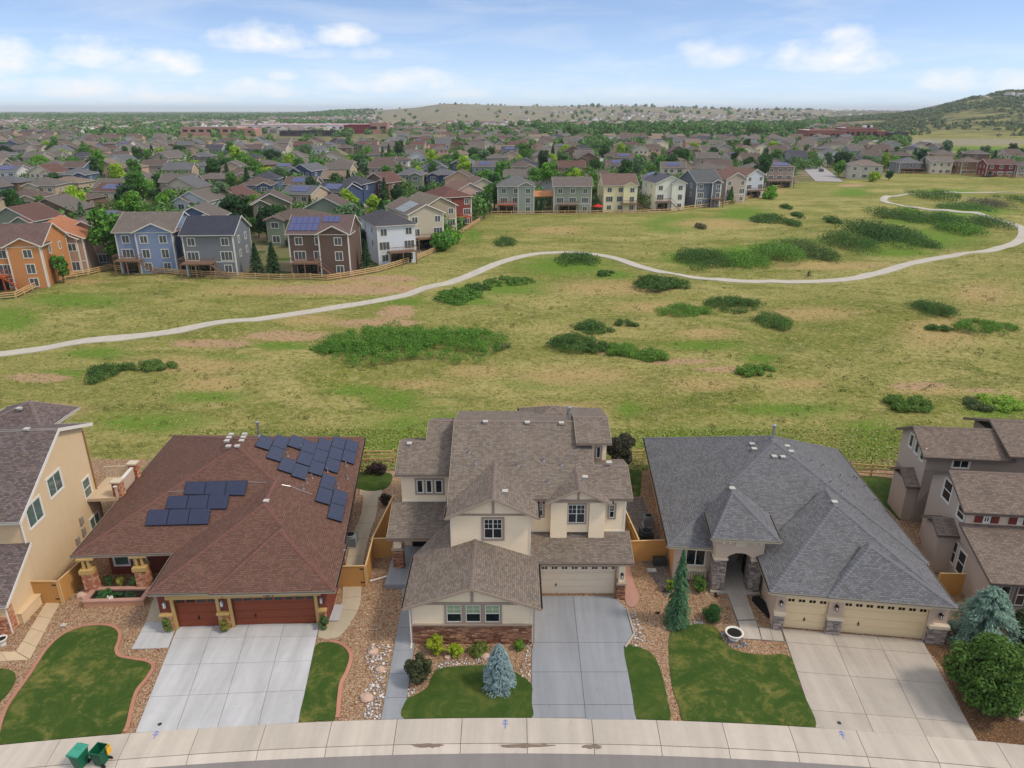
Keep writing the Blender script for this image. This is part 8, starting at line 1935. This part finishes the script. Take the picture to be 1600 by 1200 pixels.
by_ = defaultdict(list)
for q in pend: by_[q[1:4]].append(q)
for (kn, cn, an), lst in by_.items():
    lst.sort(key=lambda q: -q[4])
    for j, q in enumerate(lst):
        o_ = '' if len(lst) == 1 else (', nearest of them' if j == 0 else ', '+ORD[j]+' nearest'); q[0]['label'] = f"{kn} {cn} tree between roofs beyond the {an}{o_}"
m_farleaf = foliage('far_leaves', False, (78,108,52), .5, .2)
def leafmass(name, label, pts, per, mat, size):
    n = len(pts); pts = np.array(pts); c = np.repeat(pts[:, :3], per, 0); s = np.repeat(pts[:, 3], per); d = rnd_dir(n*per); d[:, 2] = d[:, 2]*.8
    rr_ = s*(.55+.45*rng.random(n*per)); c = c+d*rr_[:, None]; c[:, 2] += s*.75
    vf = quads(c, d+rnd_dir(n*per)*.5, rnd_dir(n*per), s*size*rng.uniform(.7, 1.3, n*per), s*size*1.3)
    o = bpy.data.objects.new(name, npmesh(name, *vf, mat)); C.objects.link(o); o['kind'] = 'stuff'; o['label'] = label
rest = [c_ for c_ in rest if not (275 < c_[2] < 625 and 200 < c_[3] < 228 and rr.random() < .9)]
leafmass('garden_trees', 'bushy green trees filling the gardens between the nearer roofs', [(x, y, th(x, y), rr.uniform(2.4, 4.9)) for (y, x, px, py) in rest if y < 620], 320, m_farleaf, .17)
leafmass('distant_trees', 'small distant trees between the far rows of roofs', [(x, y, th(x, y), rr.uniform(3.4, 5.8)) for (y, x, px, py) in rest if y >= 620], 80, m_farleaf, .36)
pts = []
while len(pts) < 9500:
    y = 900*(7000/900)**rr.random(); x = rr.uniform(-.86, .86)*y; v = visible_zone(x, y)
    if not v: continue
    px, py = v
    cl = .5+.5*math.sin(x*.005+2)*math.sin(y*.0033)+.35*math.sin(x*.021+y*.013)
    dens = 1. if px < 600 else (.8 if y < 1700 else .35)
    if rr.gauss(560, 22) < px < rr.gauss(850, 40) and y > 1600: dens = .012
    if px > 800 and y > 1700: dens *= .22
    if px > 1290: dens = .5 if y < 1200 and py > 214 and px < 1430 else .0
    if 120 < px < 300 and 206 < py < 222: dens *= .2
    if 284 < px < 610 and 195 < py < 216: dens *= .08
    if rr.random() > dens*cl: continue
    pts.append((x, y, th(x, y), rr.uniform(3.5, 6.5)*(1 if y < 2500 else 1.5)))
leafmass('distant_woodland', 'hazy band of treetops spreading to the horizon', pts, 26, m_farleaf, .8)
# tall line of cottonwoods behind the neighbourhood
pts = []
for _ in range(520):
    px = rr.choice([rr.uniform(700, 1260), rr.uniform(980, 1260), rr.uniform(840, 1100)]); y = rr.uniform(760, 1150); x = (px-800)/FPX*(y*_c+11); s = rr.uniform(5, 8.5); pts.append((x, y, th(x, y), s)); 
    if rr.random() < .5: pts.append((x, y, th(x, y)+s*1.0, s*.75))
leafmass('tree_belt', 'dark green belt of tall trees closing the neighbourhood in front of the mesa', pts, 90, m_farleaf, .4)
# hill scrub
pts = []
while len(pts) < 5200:
    px = rr.uniform(1230, 1680); y = rr.uniform(800, 2050); x = (px-800)/FPX*(y*_c+11); z = th(x, y)
    cl = .5+.5*math.sin(x*.012+y*.007)+.4*math.sin(x*.031-y*.02)
    up_ = smooth(np.array([(y-850)/900.]))[0]**1.3
    if z < 1.2 or rr.random() > (.06+.94*up_)*cl: continue
    pts.append((x, y, z-.8, rr.uniform(2.2, 4.6)))
leafmass('hill_scrub', 'dark scrub oak patches covering the right hillside', pts, 22, foliage('scrub_leaves', False, (92,104,72), .4, .15), .7)
# ================================================================== split rail fence round the meadow
def runs(pxs): return [P(a, b) for a, b in pxs]
rail_fence('pale split rail fence at the far left corner of the meadow', runs([(-60,470),(0,468),(25,466),(52,456),(85,445),(120,435),(172,421.5)]), (.35, .75, 1.1), 2.8, 1.25, .07, 'split rail fences round the meadow')
rail_fence('split rail fence below the blue, charcoal and brown walkout houses', runs([(172,421.5),(192,424),(275,430),(400,436.5),(460,438),(512,439)]), (.35, .75, 1.1), 2.8, 1.25, .07, 'split rail fences round the meadow')
rail_fence('split rail fence climbing past the white house to the corner tree', runs([(512,439),(590,426),(650,407),(680,394),(712,371),(750,346)]), (.35, .75, 1.1), 2.8, 1.25, .07, 'split rail fences round the meadow')
rail_fence('straight split rail fence below the sage to off white houses', runs([(768,336),(830,335.5),(900,335),(1000,334),(1045,332)]), (.4, 1.1), 3.2, 1.3, .08, 'split rail fences round the meadow')
rail_fence('split rail fence below the slate grey and pale grey houses', runs([(1045,332),(1085,326),(1122,322),(1150,317),(1180,308),(1200,296),(1232,292)]), (.4, 1.1), 3.2, 1.3, .08, 'split rail fences round the meadow')
rail_fence('low rail fence below the tan, brown and dark red houses', runs([(1400,271.5),(1440,272.5),(1520,275),(1620,280)]), (.4, 1.1), 4., 1.3, .08, 'split rail fences round the meadow')
# ================================================================== cars, umbrella, cyclist
def car(px, py, rot, col, label):
    p = P(px, py, .12); t = thing('parked_car', p, label, 'car', 'cars parked in the neighbourhood'); T = Matrix.Translation(p) @ Matrix.Rotation(R(rot), 4, 'Z'); mt = NT('car_paint_'+col[1].replace(' ', '_'), .25, .6); mt.base(lin(col[0])); m = M()
    prof_ = [(-2.2,.35),(-2.25,.8),(-1.9,.95),(-1.35,1.0),(-.9,1.42),(.75,1.45),(1.45,1.02),(2.05,.92),(2.25,.7),(2.2,.35)]; n = len(prof_)
    m.add([(a, -.85, b) for a, b in prof_]+[(a, .85, b) for a, b in prof_], [tuple(range(n-1, -1, -1)), tuple(range(n, 2*n))]+[(i, (i+1) % n, n+(i+1) % n, n+i) for i in range(n)], 0, T); m.build('body', mt.m, t)
    m = M(); m.add([(-1.28,-.87,1.02),(1.35,-.87,1.02),(.72,-.87,1.38),(-.88,-.87,1.38)], [(0,1,2,3)], 0, T); m.add([(-1.28,.87,1.02),(1.35,.87,1.02),(.72,.87,1.38),(-.88,.87,1.38)], [(3,2,1,0)], 0, T)
    m.add([(.8,-.75,1.46),(1.47,-.75,1.05),(1.47,.75,1.05),(.8,.75,1.46)], [(0,1,2,3)], 0, T); m.build('windows', m_glass, t)
    for x in (-1.35, 1.35):
        for y in (-.8, .8): m = M(); m.cyl((0, 0), .33, -.11, .11, 12, None, 0, T @ Matrix.Translation((x, y, .33)) @ Matrix.Rotation(math.pi/2, 4, 'X')); m.build('wheel', m_black, t)
car(558, 331, 160, ((222,222,224), 'white'), 'white car parked in front of the dark blue house'); car(623, 319, 75, ((150,156,170), 'silver blue'), 'silver blue car parked in the small cul-de-sac'); car(592, 323, 20, ((40,42,48), 'black'), 'dark car parked beside the large brown house')
car(1283, 268, 80, ((60,60,64), 'grey'), 'dark grey car on the left kerb of the street end'); car(1088, 252, 90, ((230,230,232), 'bright white'), 'white car on the street behind the slate grey house')
p = P(934, 333); m = M(); m.cyl((p.x, p.y), .05, 0, 2.2, 6); t = thing('patio_umbrella', p, 'red patio umbrella in the yard left of the pale yellow house', 'umbrella'); m.build('pole', m_acl, t); m = M(); m.cyl((p.x, p.y), 1.9, 2.1, 2.9, 8, .05); m.build('canopy', plain('red_canvas', (196,40,44), .7), t)
# orange patio roof between the sage houses
p = P(851, 333); t = thing('garden_pergola', p, 'orange brown pergola roof between the sage and green grey houses', 'pergola'); m = M()
for dx in (-2.6, 2.6):
    for dy in (0, 4): m.box(p.x+dx-.1, p.x+dx+.1, p.y+4+dy, p.y+4.2+dy, 0, 5)
m.build('frame', m_wood_d, t); m = M(); m.add([(p.x-3.2, p.y+3.4, 4.8), (p.x+3.2, p.y+3.4, 5.), (p.x+3.2, p.y+9, 6.2), (p.x-3.2, p.y+9, 6.), (p.x-3.2, p.y+3.4, 4.65), (p.x+3.2, p.y+3.4, 4.85), (p.x+3.2, p.y+9, 6.05), (p.x-3.2, p.y+9, 5.85)], [(0,1,2,3),(7,6,5,4),(0,4,5,1),(1,5,6,2),(2,6,7,3),(3,7,4,0)]); m.build('roof', plain('orange_roofing', (206,138,92), .8), t)
# cyclist on the trail (a few pixels): one body mesh grown from a skeleton, on a bicycle
def cyclist():
    c = P(1262, 436); c.z = th(c.x, c.y)+.13; bk_ = thing('bicycle', c, 'dark bicycle on the trail below the gully thickets', 'bicycle'); T = Matrix.Translation(c) @ Matrix.Rotation(R(-4), 4, 'Z')
    for x in (-.5, .5):
        m = M(); pts = [T @ Vector((x+.33*math.cos(a*math.pi/8), 0, .34+.33*math.sin(a*math.pi/8))) for a in range(17)]; m.tube(pts, .022, 5)
        for a in range(4): m.bar(pts[a], pts[a+8], .008)
        m.build('wheel', m_black, bk_)
    m = M(); k = lambda x, z, y=0: T @ Vector((x, y, z))
    for a, b in ((k(-.5,.34), k(-.15,.8)), (k(-.15,.85), k(-.05,.34)), (k(-.15,.78), k(.38,.84)), (k(-.05,.34), k(.38,.78)), (k(-.5,.34), k(-.05,.34)), (k(.38,.9), k(.5,.34))): m.bar(a, b, .035)
    m.build('frame', m_black, bk_); m = M(); m.bar(k(.4,.98,-.25), k(.4,.98,.25), .03); m.bar(k(.38,.86), k(.4,.98), .03); m.build('handlebar', m_black, bk_); m = M(); m.box(-.28, -.02, -.07, .07, .87, .92, 0, T); m.build('saddle', m_black, bk_)
    vs = [(-.15,0,.98),(-.05,0,1.15),(.1,0,1.36),(.17,0,1.45),(.24,0,1.52),(.27,0,1.64), (.1,.17,1.36),(.27,.2,1.15),(.4,.22,1.0), (.1,-.17,1.36),(.27,-.2,1.15),(.4,-.22,1.0), (-.12,.1,.94),(.2,.11,.78),(.02,.1,.4),(.12,.1,.36), (-.12,-.1,.94),(.12,-.11,.62),(-.12,-.1,.25),(-.02,-.1,.2)]
    es = [(0,1),(1,2),(2,3),(3,4),(4,5),(2,6),(6,7),(7,8),(2,9),(9,10),(10,11),(0,12),(12,13),(13,14),(14,15),(0,16),(16,17),(17,18),(18,19)]; rad = [.13,.13,.15,.06,.085,.09,.06,.045,.035,.06,.045,.035,.09,.075,.05,.04,.09,.075,.05,.04]
    me = bpy.data.meshes.new('person'); me.from_pydata(vs, es, []); o = bpy.data.objects.new('person', me); C.objects.link(o); sm_ = o.modifiers.new('skin', 'SKIN'); 
    for i, v in enumerate(me.skin_vertices[0].data): v.radius = (rad[i], rad[i]); v.use_root = i == 0
    s2 = o.modifiers.new('sub', 'SUBSURF'); s2.levels = s2.render_levels = 1; me.materials.append(plain('dark_cycling_clothes', (50,50,60), .8)); o.location = c; o.rotation_euler = (0, 0, R(-4)); tag(o, 'rider in dark clothes leaning over the bicycle on the trail', 'person')
cyclist()
# ================================================================== haze
hzm = bpy.data.materials.new('haze_air'); hzm.use_nodes = True; nn_ = hzm.node_tree; nn_.nodes.remove(nn_.nodes['Principled BSDF']); pv = nn_.nodes.new('ShaderNodeVolumePrincipled'); pv.inputs['Color'].default_value = (.93, .96, 1, 1); pv.inputs['Density'].default_value = HAZE; pv.inputs['Anisotropy'].default_value = .0
nn_.links.new(pv.outputs[0], nn_.nodes['Material Output'].inputs['Volume'])
m = M(); m.box(-21000, 21000, -300, 16900, -1.4, 96); o = m.build('haze', hzm); o['kind'] = 'stuff'; o['label'] = 'thin bluish haze filling the air'
